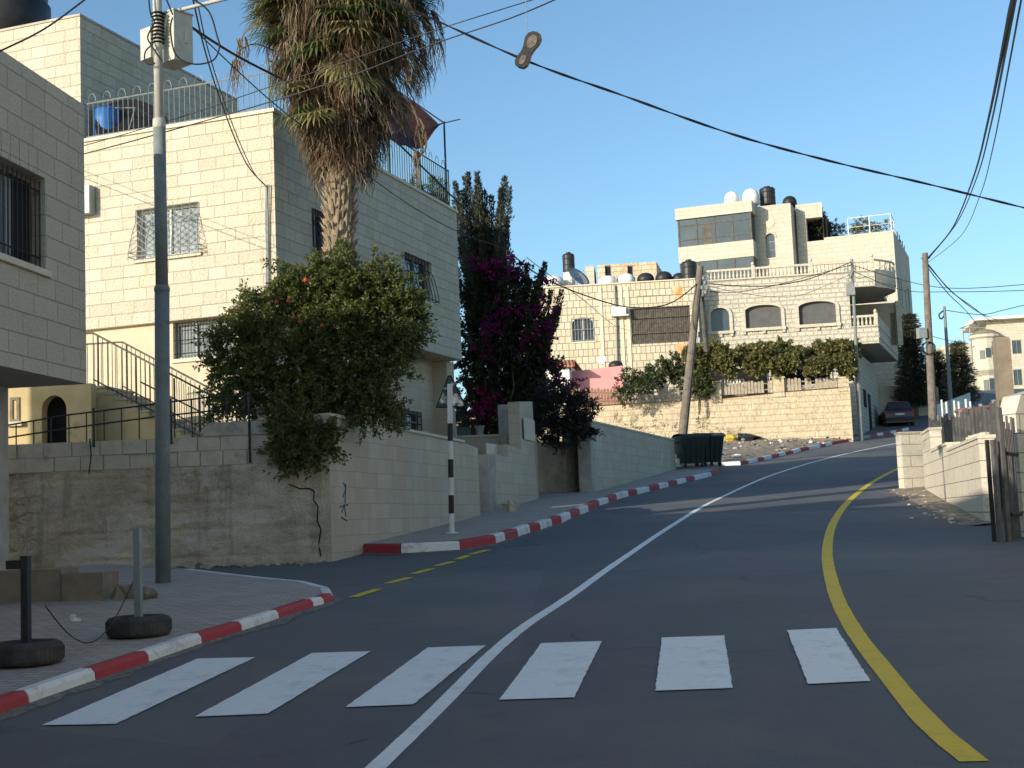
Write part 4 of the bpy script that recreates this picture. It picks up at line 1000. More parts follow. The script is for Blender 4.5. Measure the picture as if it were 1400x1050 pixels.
# ------------------------------------------------------------------ middle house with pointed stonework
K0 = at(955, 450, 77.0); K = Fr(K0.x, K0.y, 96)
Uk = lambda x, y=430: K.uz(x, y)[0]; Zk = lambda x, y: K.uz(x, y)[1]
kh = thing('stone_house', 'low flat roofed stone house with dark pointing and a barred arched window', 'house', (K0.x - 5, K0.y + 4, gz(64)))
kt = Zk(840, 388); ul, ur = Uk(705), Uk(953)
ka = K.rect(782, 434, 812, 467); kw = K.rect(863, 420, 944, 468)
m = MB(); m.wall(K, ul, ur, gz(60), kt, [ka, kw], .2)
for a, b in (((ul, 0), (ul, -9)), ((ur, 0), (ur, -9)), ((ul, -9), (ur, -9))): m.quad(K.w(a[0], a[1], gz(60)), K.w(b[0], b[1], gz(60)), K.w(b[0], b[1], kt), K.w(a[0], a[1], kt))
m.build('wall', M['stone_pointed'], kh)
m = MB(); m.add([K.w(u, v, kt - .05) for u, v in ((ul, 0), (ur, 0), (ur, -9), (ul, -9))], [(0, 1, 2, 3)]); m.build('roof', M['concrete'], kh)
m = MB()
for x in (820, 848, 857): m.box(K, Uk(x) - .02, Uk(x) + .16, .003, .05, gz(60), kt - .2)
m.box(K, ul, ur, .002, .06, kt - .02, kt + .05)
m.build('trim', M['coping'], kh)
g = window(K, kh, ka, 0, .18, 'glass', 'white_paint', 2, 1); grille(K, g, ka, .01, 7, (.05, .5, .95), .02, 0, 'iron_grey')
m = MB(); um = (ka[0] + ka[1]) / 2; r0 = (ka[1] - ka[0]) / 2; hh = .42
arc = [(um - r0 * cos(pi * i / 12), ka[3] - hh + hh * sin(pi * i / 12)) for i in range(13)]
for (a, b), (c, d) in zip(arc, arc[1:]): slab(m, K, [(a, b), (c, d), (c, ka[3] + .003), (a, ka[3] + .003)], -.15, .004)
m.build('arch_head', M['stone_pointed'], kh)
m = MB(); n = 26
for i in range(n):
    a = kw[0] + (kw[1] - kw[0]) * i / n; w = (kw[1] - kw[0]) / n
    m.box(K, a + .01, a + w - .01, -.16 + .02 * (i % 2), -.08 + .02 * (i % 2), kw[2], kw[3])
m.build('shutter', M['shutter_dark'], kh)
m = MB()
for t in (.0, .28, .72, 1): m.box(K, kw[0], kw[1], -.03, .03, kw[2] + (kw[3] - kw[2]) * t - .03, kw[2] + (kw[3] - kw[2]) * t + .03)
m.build('window_frame', M['shutter_dark'], kh)
q = K.rect(836, 421, 856, 432); m = MB(); m.box(K, q[0], q[1], .06, .45, q[2], q[3]); m.box(K, q[0], q[1] + .15, .06, .5, q[2] - .06, q[2]); m.build('air_conditioner', M['white_paint'], kh)
m = MB(); m.tube([K.w(Uk(843, 480), .12, Zk(843, 500)), K.w(Uk(842), .12, Zk(842, 432))], .06, 8); m.tube([K.w(Uk(842), .12, Zk(842, 420)), K.w(Uk(842), .12, Zk(842, 390))], .05, 8); m.build('drain_pipe', M['iron_grey'], kh)
M['rust'] = noisy('rust_stain', (.45, .22, .06), (.58, .36, .14), 3, .9, 0)
# roof things
def tank(x, y0, y1, w, Y, mat, label, dome=False, group=None):
    p = at(x, y1, Y); r = w * Y / 1900 / 2; h = at(x, y0, Y).z - p.z; m = MB()
    if dome: prof = [(r * 1.0, 0), (r * 1.0, h * .45), (r * .92, h * .65), (r * .70, h * .85), (r * .4, h * .96), (r * .12, h)]
    else: prof = [(r, 0), (r * 1.02, h * .08), (r * .98, h * .1), (r * .98, h * .32), (r * 1.02, h * .34), (r * .98, h * .36), (r * .98, h * .62), (r * 1.02, h * .64), (r * .98, h * .66), (r, h * .82), (r * .85, h * .9), (r * .4, h * .94), (r * .38, h), (r * .1, h)]
    m.lathe(p, prof, 20); return tag(m.build('water_tank', M[mat], smooth=dome), label, 'water tank', group)
tank(778, 345, 372, 17, 80, 'plastic_black', 'black water tank raised on a small stand, alone against the sky')
p = at(778, 371, 80); m = MB()
for dx in (-.3, .3): m.bar(p + Vector((dx, 0, 0)), Vector((p.x + dx, p.y, kt - .05)), .04)
m.lathe(Vector((p.x, p.y, kt - .05)), [(.26, 0), (.26, p.z - kt), (.2, p.z - kt + .03)], 12)
tag(m.build('tank_stand', M['white_paint']), 'pale stand under the lone black water tank', 'stand')
tank(757, 377, 392, 30, 79.5, 'plastic_white', 'low white domed tank at the left end of the roof', True)
tank(831, 377, 391, 26, 79, 'plastic_white', 'white domed tank in front of the roof hut, left one of a pair', True)
tank(857, 374, 389, 24, 79, 'plastic_white', 'white domed tank in front of the roof hut, right one of a pair', True)
tank(883, 373, 388, 24, 79, 'plastic_black', 'low black tank next to the white domed tanks', True)
tank(908, 371, 387, 24, 79, 'plastic_black', 'low black tank, middle one of three along the roof edge', True)
tank(929, 373, 386, 20, 79, 'plastic_black', 'small low black tank beside the tall black barrel tank', True)
tank(943, 355, 387, 22, 78, 'plastic_black', 'tall black barrel tank at the right end of the lower roof')
dc = at(790, 380, 78.5); ax = Vector((.55, -.55, .6)).normalized(); m = MB(); m.lathe(dc, [(.02, -.12), (.35, -.07), (.6, .03), (.72, .12), (.6, .05), (.3, -.04), (.02, -.08)], 24, 0, ax); m.bar(dc - ax * .1, Vector((dc.x - .1, dc.y + .2, kt - .05)), .04); m.bar(dc - ax * .1, dc + ax * .6, .015)
tag(m.build('satellite_dish', M['dish'], smooth=True), 'pale satellite dish tilted on the middle roof below the lone tank', 'satellite dish')
h0 = at(817, 385, 83); HF = Fr(h0.x, h0.y, 96); rh_ = thing('roof_hut', 'small stone roof hut with two dark windows behind the tanks', 'hut', h0)
q = HF.rect(817, 360, 898, 388); r1, r2 = HF.rect(827, 363, 836, 379), HF.rect(858, 363, 866, 379)
m = MB(); m.wall(HF, q[0], q[1], kt - .1, q[3], [r1, r2], .15)
for a, b in (((q[0], 0), (q[0], -4)), ((q[1], 0), (q[1] + .4, -4)), ((q[0], -4), (q[1] + .4, -4))): m.quad(HF.w(*a, kt - .1), HF.w(*b, kt - .1), HF.w(*b, q[3]), HF.w(*a, q[3]))
m.add([HF.w(u, v, q[3]) for u, v in ((q[0], 0), (q[1], 0), (q[1] + .4, -4), (q[0], -4))], [(0, 1, 2, 3)])
m.build('wall', M['stone_garden'], rh_)
for r in (r1, r2): window(HF, rh_, r, 0, .14, 'black', 'iron_grey', 1)
q = HF.rect(800, 362, 812, 388); m = MB(); m.box(HF, q[0], q[1], -3, -.3, kt - .1, q[3]); m.build('side_block', M['stone_far'], rh_)
# tiled shed and pink wall in front
t0 = at(780, 510, 73.0); TS = Fr(t0.x, t0.y, 100)
ts = thing('shed', 'white shed with a red tiled roof beside the pink wall', 'shed', t0)
q = TS.rect(738, 500, 779, 552); m = MB(); m.box(TS, q[0], q[1], -3, 0, q[2] - .8, q[3]); m.build('wall', M['white_paint'], ts)
def tiles():
    k = NT('red_roof_tiles'); v = k.uv()
    w = k.n('TexWave', i_Vector=v, i_Scale=1.6, wave_type='BANDS', bands_direction='X').outputs['Fac']
    col = k.mix(w, (.25, .07, .035), (.50, .19, .10)); col = k.mix(k.math('MULTIPLY', k.noise(v, 5, 4), .4), col, (.4, .25, .15)); k.bump(w, 1, .05); return k.fin(col, .85)
M['tiles'] = tiles()
zr_ = TS.uz(760, 492)[1]; m = MB()
A0, B0 = TS.w(q[0] - .2, .3, q[3] - .05), TS.w(q[1] + .35, .3, q[3] - .05); C0, D0 = TS.w(q[1] + .1, -1.6, q[3] + .45), TS.w(q[0] - .2, -1.6, q[3] + .45)
m.quad(A0, B0, C0, D0); m.quad(D0, C0, TS.w(q[1] + .35, -3.3, q[3] - .05), TS.w(q[0] - .2, -3.3, q[3] - .05)); m.quad(A0, B0, B0 - Vector((0, 0, .09)), A0 - Vector((0, 0, .09)))
m.build('roof', M['tiles'], ts)
M['pink'] = noisy('pink_wall_paint', (.62, .27, .27), (.70, .34, .33), 2, .9, .1, c3=(.5, .25, .22), c3lo=.64)
p0_ = at(853, 520, 73.8); PW = Fr(p0_.x, p0_.y, 97); q = PW.rect(779, 503, 852, 540); z1_ = PW.uz(782, 508)[1]
m = MB(); slab(m, PW, [(q[0], q[2] - 1), (q[1], q[2] - 1), (q[1], q[3] + .05), (q[0], z1_)], -.2, 0); tag(m.build('pink_wall', M['pink']), 'bright pink rendered wall above the brown picket fence', 'wall')
dc = at(823, 492, 75); ax = Vector((-.5, -.8, .3)).normalized(); m = MB(); m.lathe(dc, [(.02, -.05), (.16, -.03), (.28, .03), (.16, -.01), (.02, -.03)], 18, 0, ax); m.bar(dc - ax * .04, dc + Vector((.05, .1, -.55)), .02)
tag(m.build('satellite_dish', M['white_paint'], smooth=True), 'small white satellite dish above the pink wall', 'satellite dish')
tank(842, 493, 504, 20, 75, 'plastic_black', 'squat grey tank on top of the pink wall', True)

# ------------------------------------------------------------------ big pale house
H0 = at(957, 440, 78.5); Hf = Fr(H0.x, H0.y, 99)
Uh = lambda x, y=430: Hf.uz(x, y)[0]; Zh = lambda x, y: Hf.uz(x, y)[1]
bh = thing('stone_house', 'large pale stone house with balustraded terraces and a glazed tower at the road end', 'house', (H0.x + 4, H0.y + 5, gz(66)))
hz0 = gz(62); hz1 = Zh(1060, 379); hu0, hu1 = Uh(955), Uh(1163)
aw_ = [(972, 421, 997, 453), (1019, 417, 1068, 448), (1092, 412, 1143, 443)]
rects = [Hf.rect(*a) for a in aw_]
m = MB(); m.wall(Hf, hu0, hu1, hz0, hz1, rects, .25); m.quad(Hf.w(hu0, 0, hz0), Hf.w(hu0, -9, hz0), Hf.w(hu0, -9, hz1), Hf.w(hu0, 0, hz1)); m.quad(Hf.w(hu1, 0, hz0), Hf.w(hu1, -9, hz0), Hf.w(hu1, -9, hz1), Hf.w(hu1, 0, hz1)); m.build('lower_wall', M['stone_rock'], bh)
m = MB(); m.add([Hf.w(u, v, hz1 - .02) for u, v in ((hu0, 0), (hu1, 0), (hu1, -20), (hu0, -20))], [(0, 1, 2, 3)]); m.build('terrace_floor', M['concrete'], bh)
M['shutter'] = noisy('grey_roller_shutter', (.085, .087, .09), (.115, .117, .12), 3, .6, 0)
for k, r in enumerate(rects):
    g = MB(); g.box(Hf, r[0], r[1], -.24, -.2, r[2], r[3])
    if k:
        for i in range(14): z = r[2] + (r[3] - r[2]) * i / 14; g.box(Hf, r[0], r[1], -.2, -.185, z, z + (r[3] - r[2]) / 14 - .03)
    go = g.build('window', M['shutter' if k else 'glass_blue'], bh)
    m = MB(); um = (r[0] + r[1]) / 2; r0 = (r[1] - r[0]) / 2; hh = min(.30, r0 * .9) if k else r0 * .75
    arc = [(um - r0 * cos(pi * i / 14), r[3] - hh + hh * sin(pi * i / 14)) for i in range(15)]
    out = [(um - (r0 + .17) * cos(pi * i / 14), r[3] - hh + (hh + .17) * sin(pi * i / 14)) for i in range(15)]
    fl = MB()
    for (a, b), (c, d) in zip(arc, arc[1:]): slab(fl, Hf, [(a, b), (c, d), (c, r[3] + .01), (a, r[3] + .01)], -.2, .006)
    fl.build('arch_head', M['stone_rock'], go)
    for i in range(14): slab(m, Hf, [arc[i], arc[i + 1], out[i + 1], out[i]], -.02, .09)
    zs = r[3] - hh
    m.box(Hf, r[0] - .19, r[0], -.02, .09, r[2], zs); m.box(Hf, r[1], r[1] + .19, -.02, .09, r[2], zs); m.box(Hf, r[0] - .22, r[1] + .22, -.05, .16, r[2] - .17, r[2] - .003)
    for u in (r[0] - .1, um, r[1] + .1): m.box(Hf, u - .08, u + .08, .003, .12, r[2] - .33, r[2] - .173)
    m.build('surround', M['stone_far'], go)
def balustrade(fr, par, u0, u1, z0, z1, v, n, posts=(), mat='stone_far'):
    m = MB(); h = z1 - z0
    m.box(fr, u0, u1, v - .08, v + .08, z1 - .12, z1); m.box(fr, u0, u1, v - .08, v + .08, z0, z0 + .08); m.build('handrail', M[mat], par)
    for i in range(n):
        u = u0 + (u1 - u0) * (i + .5) / n; b = MB()
        b.lathe(fr.w(u, v, z0 + .08), [(.05, 0), (.075, (h - .2) * .3), (.04, (h - .2) * .7), (.055, h - .2)], 8); b.build('baluster', M[mat], par)
    for u in posts:
        b = MB(); b.box(fr, u - .1, u + .1, v - .1, v + .1, z0, z1 + .1); b.lathe(fr.w(u, v, z1 + .1), [(.06, 0), (.1, .08), (.09, .16), (.02, .22)], 8); b.build('baluster_post', M[mat], par)
bz1 = Zh(1060, 364)
bu = Uh(1196, 380)
balustrade(Hf, bh, hu0 + .1, bu - .1, hz1, bz1 + .02, .0, 46, (hu0 + .12, Uh(1033), Uh(1113), bu - .1))
# upper corner balcony: slab with stone parapet, rounded to the right
uz0 = Zh(1180, 392)
m = MB(); slab(m, Hf, [(hu1, uz0), (bu, uz0), (bu, hz1 + .004), (hu1, hz1 + .004)], -.2, .02); m.build('balcony_face', M['stone_rock'], bh)
Rt = Fr(*Hf.w(bu, 0, 0).xy, 20.5)      # right flank, going away
cur = [Rt.w(u, .9 * sin(min(1, u / 4.2) * pi) , 0) for u in np.linspace(0, 6.5, 16)]
m = MB()
for i in range(15):
    a, b = cur[i], cur[i + 1]
    for (z0, z1, e) in ((uz0 - .05, uz0 + .2, .0), (uz0 + .2, hz1 + .1, .05)):
        m.quad((a.x + e, a.y, z0), (b.x + e, b.y, z0), (b.x + e, b.y, z1), (a.x + e, a.y, z1))
m.build('balcony_side', M['stone_far'], bh)
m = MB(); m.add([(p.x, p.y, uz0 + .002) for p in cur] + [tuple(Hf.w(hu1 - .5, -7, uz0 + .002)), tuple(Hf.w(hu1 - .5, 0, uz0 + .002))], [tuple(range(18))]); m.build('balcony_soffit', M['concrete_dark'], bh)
m = MB(); m.add([(p.x, p.y, hz1 + .0) for p in cur] + [tuple(Hf.w(hu1 + .01, -7, hz1)), tuple(Hf.w(hu1 + .01, 0, hz1))], [tuple(range(18))]); m.build('balcony_floor', M['concrete'], bh)
m = MB(); m.tube([p + Vector((0, 0, bz1)) for p in cur], .06, 6); m.build('handrail', M['stone_far'], bh)
for i in range(1, 15):
    b = MB(); p = cur[i]; b.lathe((p.x, p.y, hz1 + .05), [(.05, 0), (.075, (bz1 - hz1) * .3), (.04, (bz1 - hz1) * .7), (.05, bz1 - hz1 - .06)], 8); b.build('baluster', M['stone_far'], bh)
# lower balcony
lz1, lz0 = Zh(1182, 447), Zh(1182, 470); lr = Zh(1182, 431)
balustrade(Hf, bh, hu1 + .05, bu - .05, lz1, lr, .0, 6, (bu - .1,))
m = MB(); slab(m, Hf, [(hu1 - .2, lz0), (bu, lz0), (bu, lz1), (hu1 - .2, lz1)], -.2, .02); m.build('balcony_face', M['stone_rock'], bh)
lf = 11.0
m = MB()
for k in range(5):
    z = lz0 + (lr - .05 - lz0) * k / 5; z2 = lz0 + (lr - .05 - lz0) * (k + 1) / 5; m.box(Rt, .02, lf, -.2, .03 * (k % 2) + .01 * k, z, z2 - .004)
m.build('balcony_side', M['stone_far'], bh)
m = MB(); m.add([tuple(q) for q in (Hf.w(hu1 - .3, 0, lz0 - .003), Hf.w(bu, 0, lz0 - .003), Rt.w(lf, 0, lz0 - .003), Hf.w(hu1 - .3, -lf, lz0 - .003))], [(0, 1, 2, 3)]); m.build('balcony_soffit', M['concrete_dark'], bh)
m = MB(); m.add([tuple(q) for q in (Hf.w(hu1 - .3, 0, lz1 - .3), Hf.w(bu, 0, lz1 - .3), Rt.w(lf, 0, lz1 - .3), Hf.w(hu1 - .3, -lf, lz1 - .3))], [(0, 1, 2, 3)]); m.build('balcony_floor', M['concrete'], bh)
bk = Fr(*Hf.w(hu1 - .3, -7.0, 0).xy, 99); m = MB(); q = bk.rect(1170, 380, 1232, 470)
m.box(bk, 0, q[1], -.2, 0, lz1 - .3, uz0); m.build('back_wall', M['plaster'], bh)
for x in (1229,): 
    b = MB(); pr = bk.rect(x - 4, 425, x + 2, 465); b.box(bk, pr[0], pr[1], .05, .5, lz1 - .4, uz0 + .02); b.build('column', M['stone_far'], bh)
dq = bk.rect(1218, 428, 1224, 462); m = MB(); m.box(bk, dq[0], dq[1], .003, .05, lz1 - .3, dq[3]); m.build('door', M['wood_old'], bh)
# ground floor flank along the pavement
gfa, gfb = gr(1178, 592, .1), gr(1211, 584, .1)
GFw = Fr(gfa.x, gfa.y, 20)
m = MB(); m.box(GFw, 0, 11, -1.5, 0, gfa.z - .5, lz0 - .4); m.build('ground_wall', M['stone_rock'], bh)
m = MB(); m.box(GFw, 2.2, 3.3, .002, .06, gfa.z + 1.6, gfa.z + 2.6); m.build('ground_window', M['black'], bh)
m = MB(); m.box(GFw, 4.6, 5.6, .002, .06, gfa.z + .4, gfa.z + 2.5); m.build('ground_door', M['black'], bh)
# tower
T0 = at(1222, 330, 96.0); TW = Fr(T0.x, T0.y, 110); TR = Fr(T0.x, T0.y, 21)
Zt = lambda x, y, v=0: TW.uz(x, y, v)[1]; Ut = lambda x, y=320, v=0: TW.uz(x, y, v)[0]
wz = Zt(1200, 317); tz0 = hz1 - .3
uA, uB = Ut(1090), 0
m = MB(); nt_ = Zt(1108, 278)
op = TW.rect(1103, 297, 1131, 329)
m.wall(TW, Ut(1126), 0, tz0 - 6, wz); m.wall(TW, uA, Ut(1126), tz0 - 6, nt_, [(Ut(1103), Ut(1126), op[2], op[3])], .6)
m.wall(TR, 0, 11.5, hz0, wz, [(1.2, 2.1, Zt(1222, 410), Zt(1222, 375)), (3.0, 3.9, Zt(1222, 410), Zt(1222, 375)), (6, 6.8, Zt(1222, 408), Zt(1222, 380)), (8.3, 9.5, Zt(1222, 415), Zt(1222, 370)), (2.0, 3.4, Zt(1222, 478), Zt(1222, 436))], .2)
m.add([TW.w(Ut(1126), -.3, wz - .25), TW.w(0, -.3, wz - .25), TR.w(11.5, -.3, wz - .25), TW.w(Ut(1126), -11, wz - .25)], [(0, 1, 2, 3)])
m.build('wing_wall', M['stone_far'], bh)
for (a, b, c, d) in ((1.2, 2.1, 410, 375), (3.0, 3.9, 410, 375), (6, 6.8, 408, 380), (8.3, 9.5, 415, 370), (2.0, 3.4, 478, 436)):
    window(TR, bh, (a, b, Zt(1222, c), Zt(1222, d)), 0, .18, 'glass', 'iron_grey', 2)
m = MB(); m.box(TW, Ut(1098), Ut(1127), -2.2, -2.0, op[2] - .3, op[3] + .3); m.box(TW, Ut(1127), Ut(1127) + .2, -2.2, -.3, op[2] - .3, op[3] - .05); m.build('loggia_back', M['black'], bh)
ro = TW.rect(1090, 279, 1119, 297); m = MB(); m.box(TW, uA, Ut(1119), -5, .02, ro[2], nt_ + .003); m.build('roof_overhang', M['stone_far'], bh)
# tower wall with arch window, and projecting glazed bay
v1, v2 = 1.5, 3.0
u1a, u1b = Ut(1034, 320, v1), Ut(1083, 320, v1); tt = Zt(1083, 277, v1)
aw2 = TW.rect(1047, 319, 1060, 353, v1)
m = MB(); m.wall(TW, u1a - 3, u1b, tz0, tt, [aw2], .2, v1); m.quad(TW.w(u1b, v1, tz0), TW.w(u1b, -4, tz0), TW.w(u1b, -4, tt), TW.w(u1b, v1, tt)); m.quad(TW.w(u1a - 3, v1, tz0), TW.w(u1a - 3, -4, tz0), TW.w(u1a - 3, -4, tt), TW.w(u1a - 3, v1, tt))
m.add([TW.w(u, v, tt - .01) for u, v in ((u1a - 3, v1), (u1b, v1), (u1b, -4), (u1a - 3, -4))], [(0, 1, 2, 3)]); m.build('tower_wall', M['stone_far'], bh)
g = window(TW, bh, aw2, v1, .18, 'glass_blue', 'iron_grey', 1, 3)
m = MB(); um = (aw2[0] + aw2[1]) / 2; r0 = (aw2[1] - aw2[0]) / 2
arc = [(um - r0 * cos(pi * i / 12), aw2[3] - r0 + r0 * sin(pi * i / 12)) for i in range(13)]; out = [(um - (r0 + .13) * cos(pi * i / 12), aw2[3] - r0 + (r0 + .13) * sin(pi * i / 12)) for i in range(13)]
for i in range(12): slab(m, TW, [arc[i], arc[i + 1], (arc[i + 1][0], aw2[3] + .005), (arc[i][0], aw2[3] + .005)], v1 - .15, v1 + .004); slab(m, TW, [arc[i], arc[i + 1], out[i + 1], out[i]], v1 - .02, v1 + .06)
m.build('arch_head', M['stone_far'], g)
mc = TW.w(Ut(1053, 305, v1), v1, Zt(1053, 305, v1)); m = MB(); m.lathe(mc, [(.28, 0), (.28, .05), (.2, .06), (.18, .03), (.08, .03), (.05, .07)], 16, 0, TW.N); m.build('medallion', M['coping'], bh)
bu0, bu1 = Ut(926, 300, v2), Ut(1027, 300, v2)
zA_, zB_, zC_, zD_, zE_ = [Zt(1000, y, v2) for y in (277, 292.5, 330.5, 353, 366)]
m = MB(); m.box(TW, bu0 - .12, bu1 + .12, v1 - 1.5, v2 + .12, zB_, zA_); m.box(TW, bu0 - .05, bu1 + .05, v1 - 1.5, v2 + .02, zD_, zC_); m.box(TW, bu0, bu1, v1 - 1.5, v2, tz0, zE_ - 1); m.build('bay_band', M['stone_far'], bh)
m = MB(); m.box(TW, bu0 + .04, bu1 - .04, v1 - 1.4, v2 - .06, zC_, zB_); m.box(TW, bu0 + .04, bu1 - .04, v1 - 1.4, v2 - .06, zE_ - 1, zD_); m.build('bay_glass', M['glass_blue'], bh)
m = MB(); n = 4
for i in range(n + 1):
    u = bu0 + .05 + (bu1 - bu0 - .1) * i / n
    m.box(TW, u - .05, u + .05, v2 - .09, v2 - .01, zC_ + .003, zB_ - .003); m.box(TW, u - .05, u + .05, v2 - .09, v2 - .01, zE_ - 1, zD_ - .003)
for t in (.24, .76): z = zC_ + (zB_ - zC_) * t; m.box(TW, bu0 + .05, bu1 - .05, v2 - .085, v2 - .02, z - .035, z + .035)
for v in (v1 + .1, v1 + .75, v2 - .08): m.box(TW, bu1 - .09, bu1 - .02, v - .04, v + .04, zC_ + .003, zB_ - .003)
m.build('bay_mullions', M['fence_dark'], bh)
m = MB()
for i, t in enumerate((.40,)): u = bu0 + (bu1 - bu0) * t; m.box(TW, u - .3, u + .28, v2 - .058, v2 - .05, zC_ + .4 * (i % 2), zB_ - .45)
m.build('curtain', M['curtain_beige'], bh)
# roof tanks of the tower
tank(1001, 262, 280, 21, 98, 'plastic_white', 'white domed tank on the tower roof, leftmost', True)
tank(1027, 258, 280, 24, 98, 'plastic_white', 'white wrapped tank on the tower roof beside the tall black one', True)
tank(1050, 255, 280, 22, 98.5, 'plastic_black', 'tall black tank on the tower roof')
tank(1080, 268, 284, 20, 101, 'plastic_black', 'half hidden black tank at the right end of the tower roof', True)
# glazed rail on the wing roof
rl2 = thing('glass_railing', 'pale framed glass railing round the planted roof of the tall house', 'railing', TW.w(-2, 0, wz))
m = MB(); a, b, c = TW.w(Ut(1160), -.1, Zt(1165, 298)), TW.w(-.1, -.1, Zt(1206, 292)), TR.w(2.6, -.15, Zt(1218, 304) + .1)
zt_ = Zt(1206, 293); a.z = b.z = zt_; c.z = zt_
for p, q in ((a, b), (b, c)): m.bar(p, q, .03); m.bar(p - Vector((0, 0, (zt_ - wz) * .55)), q - Vector((0, 0, (zt_ - wz) * .55)), .02)
for p in (a, b, c, a.lerp(b, .5)): m.bar(p, Vector((p.x, p.y, wz - .2)), .04)
m.build('frame', M['white_paint'], rl2)
for u, lb in ((4, 'first'), (5.5, 'second'), (6.2, 'third'), (7.5, 'fourth'), (9, 'farthest')):
    m = MB(); m.bar(TR.w(u, -.1, wz - .02), TR.w(u + .2, -.1, wz + random.uniform(.3, .9)), .04); tag(m.build('reinforcing_rod', M['iron']), lb + ' rusty rod along the flank parapet of the tall house, counted from its corner', 'rod', 'rods on the flank parapet')

# ------------------------------------------------------------------ houses far right
f0 = at(1362, 500, 150.0); FR_ = Fr(f0.x, f0.y, 100); Uf = lambda x, y=490, v=0: FR_.uz(x, y, v)[0]; Zf = lambda x, y, v=0: FR_.uz(x, y, v)[1]
fh = thing('stone_house', 'distant cream house with a rounded bay and wide eaves, at the right edge', 'house', (f0.x, f0.y + 4, gz(100)))
u0, u1 = Uf(1352), Uf(1450); fz1 = Zf(1380, 437); fz0 = gz(100) - 1
wins = [FR_.rect(1384, 465, 1397, 484), FR_.rect(1386, 505, 1398, 527)]
m = MB(); m.wall(FR_, u0, u1, fz0, fz1, wins, .2); m.quad(FR_.w(u0, 0, fz0), FR_.w(u0, -10, fz0), FR_.w(u0, -10, fz1), FR_.w(u0, 0, fz1)); m.build('wall', M['stone_far'], fh)
for w_2 in wins: window(FR_, fh, w_2, 0, .15, 'glass_blue', 'iron_grey', 2)
m = MB(); m.box(FR_, Uf(1335), u1, -10, 1.2, fz1, fz1 + .28); m.prism([FR_.w(Uf(1335), 1.2, 0)[:2], FR_.w(u1, 1.2, 0)[:2], FR_.w(u1, -9, 0)[:2], FR_.w(Uf(1340), -9, 0)[:2]], fz1 + .28, [fz1 + .30, fz1 + .30, fz1 + 1.1, fz1 + 1.1]); m.build('roof', M['white_paint'], fh)
m = MB()
for x in (1321, 1331): m.bar(FR_.w(Uf(x), -1, fz0), FR_.w(Uf(x), -1, Zf(x, 447)), .07)
m.bar(FR_.w(Uf(1317), -1, Zf(1317, 447)), FR_.w(Uf(1352), -1, Zf(1352, 446)), .06); m.bar(FR_.w(Uf(1317), -1, Zf(1317, 447)), FR_.w(Uf(1340), -1, fz1), .05); m.build('canopy_frame', M['iron_grey'], fh)
cc = FR_.w(Uf(1348), .3, 0); rb = 18 * 150 / 1900; m = MB()
b0, b1 = Zf(1348, 508), Zf(1348, 465)
m.lathe((cc.x, cc.y, 0), [(rb, fz0), (rb, Zf(1348, 542)), (rb * 1.02, Zf(1348, 540)), (rb * .82, Zf(1348, 538)), (rb * .82, Zf(1348, 515)), (rb * 1.25, Zf(1348, 508)), (rb * 1.25, Zf(1348, 503)), (rb, Zf(1348, 498)), (rb, b1), (rb * 1.2, b1 + .2), (rb * 1.2, b1 + .5), (rb * .9, b1 + .6)], 14); m.build('round_bay', M['stone_far'], fh)
m = MB(); m.lathe((cc.x, cc.y, 0), [(rb * 1.22, b1 + .5), (rb * .7, b1 + .95), (.05, b1 + 1.2)], 14); m.build('bay_roof', M['pillar_tan'], fh)
for x, y0, y1 in ((1339, 481, 493), (1348, 478, 491), (1357, 475, 487), (1341, 521, 537), (1351, 519, 535), (1362, 515, 531)):
    a = (x - 1348) / 20; n_ = Vector((sin(a - .17), -cos(a - .17), 0)); p = Vector((cc.x, cc.y, 0)) + n_ * rb * (.985 if y0 < 500 else .81); FF = Fr(p.x, p.y, math.degrees(atan2(-n_.y, n_.x)) + 0)
    FF = Fr(p.x, p.y, 90 + math.degrees(atan2(-n_.x, -n_.y)) * -1 + 0) if False else Fr(p.x, p.y, math.degrees(atan2(-n_.y, n_.x)))
    m = MB(); m.box(FF, -.25, .25, -.1, .06, Zf(x, y1), Zf(x, y0)); m.build('window', M['glass_blue'], fh)
fb = at(1300, 500, 168); F2 = Fr(fb.x, fb.y, 98); m = MB(); q = F2.rect(1290, 470, 1352, 560); m.box(F2, q[0], q[1], -8, 0, q[2] - 3, q[3]); q2 = F2.rect(1290, 466, 1300, 560); m.box(F2, q2[0] - .3, q2[1], .003, .6, q2[2] - 3, q2[3] - .8)
tag(m.build('stone_house', M['stone_far']), 'plain pale house far behind the dark conifers', 'house')
# wall, gate panel behind the car
wa, wb = at(1206, 560, 91), at(1275, 560, 94); WB_ = FrP(wa, wb); Zw = lambda x, y: WB_.uz(x, y)[1]; Uw = lambda x: WB_.uz(x, 560)[0]
ww = thing('garden_wall', 'shaded pale wall with a teal gate panel behind the parked car', 'wall', (wa.x + 1, wa.y, gz(84)))
m = MB(); m.box(WB_, Uw(1206), Uw(1285), -.3, 0, gz(84) - .5, Zw(1250, 529)); m.build('wall_face', M['plaster'], ww)
M['teal'] = noisy('teal_gate_paint', (.05, .22, .24), (.08, .28, .30), 3, .6, 0)
m = MB(); m.box(WB_, Uw(1231), Uw(1249), .003, .06, gz(84), Zw(1240, 537)); m.build('gate_panel', M['teal'], ww)
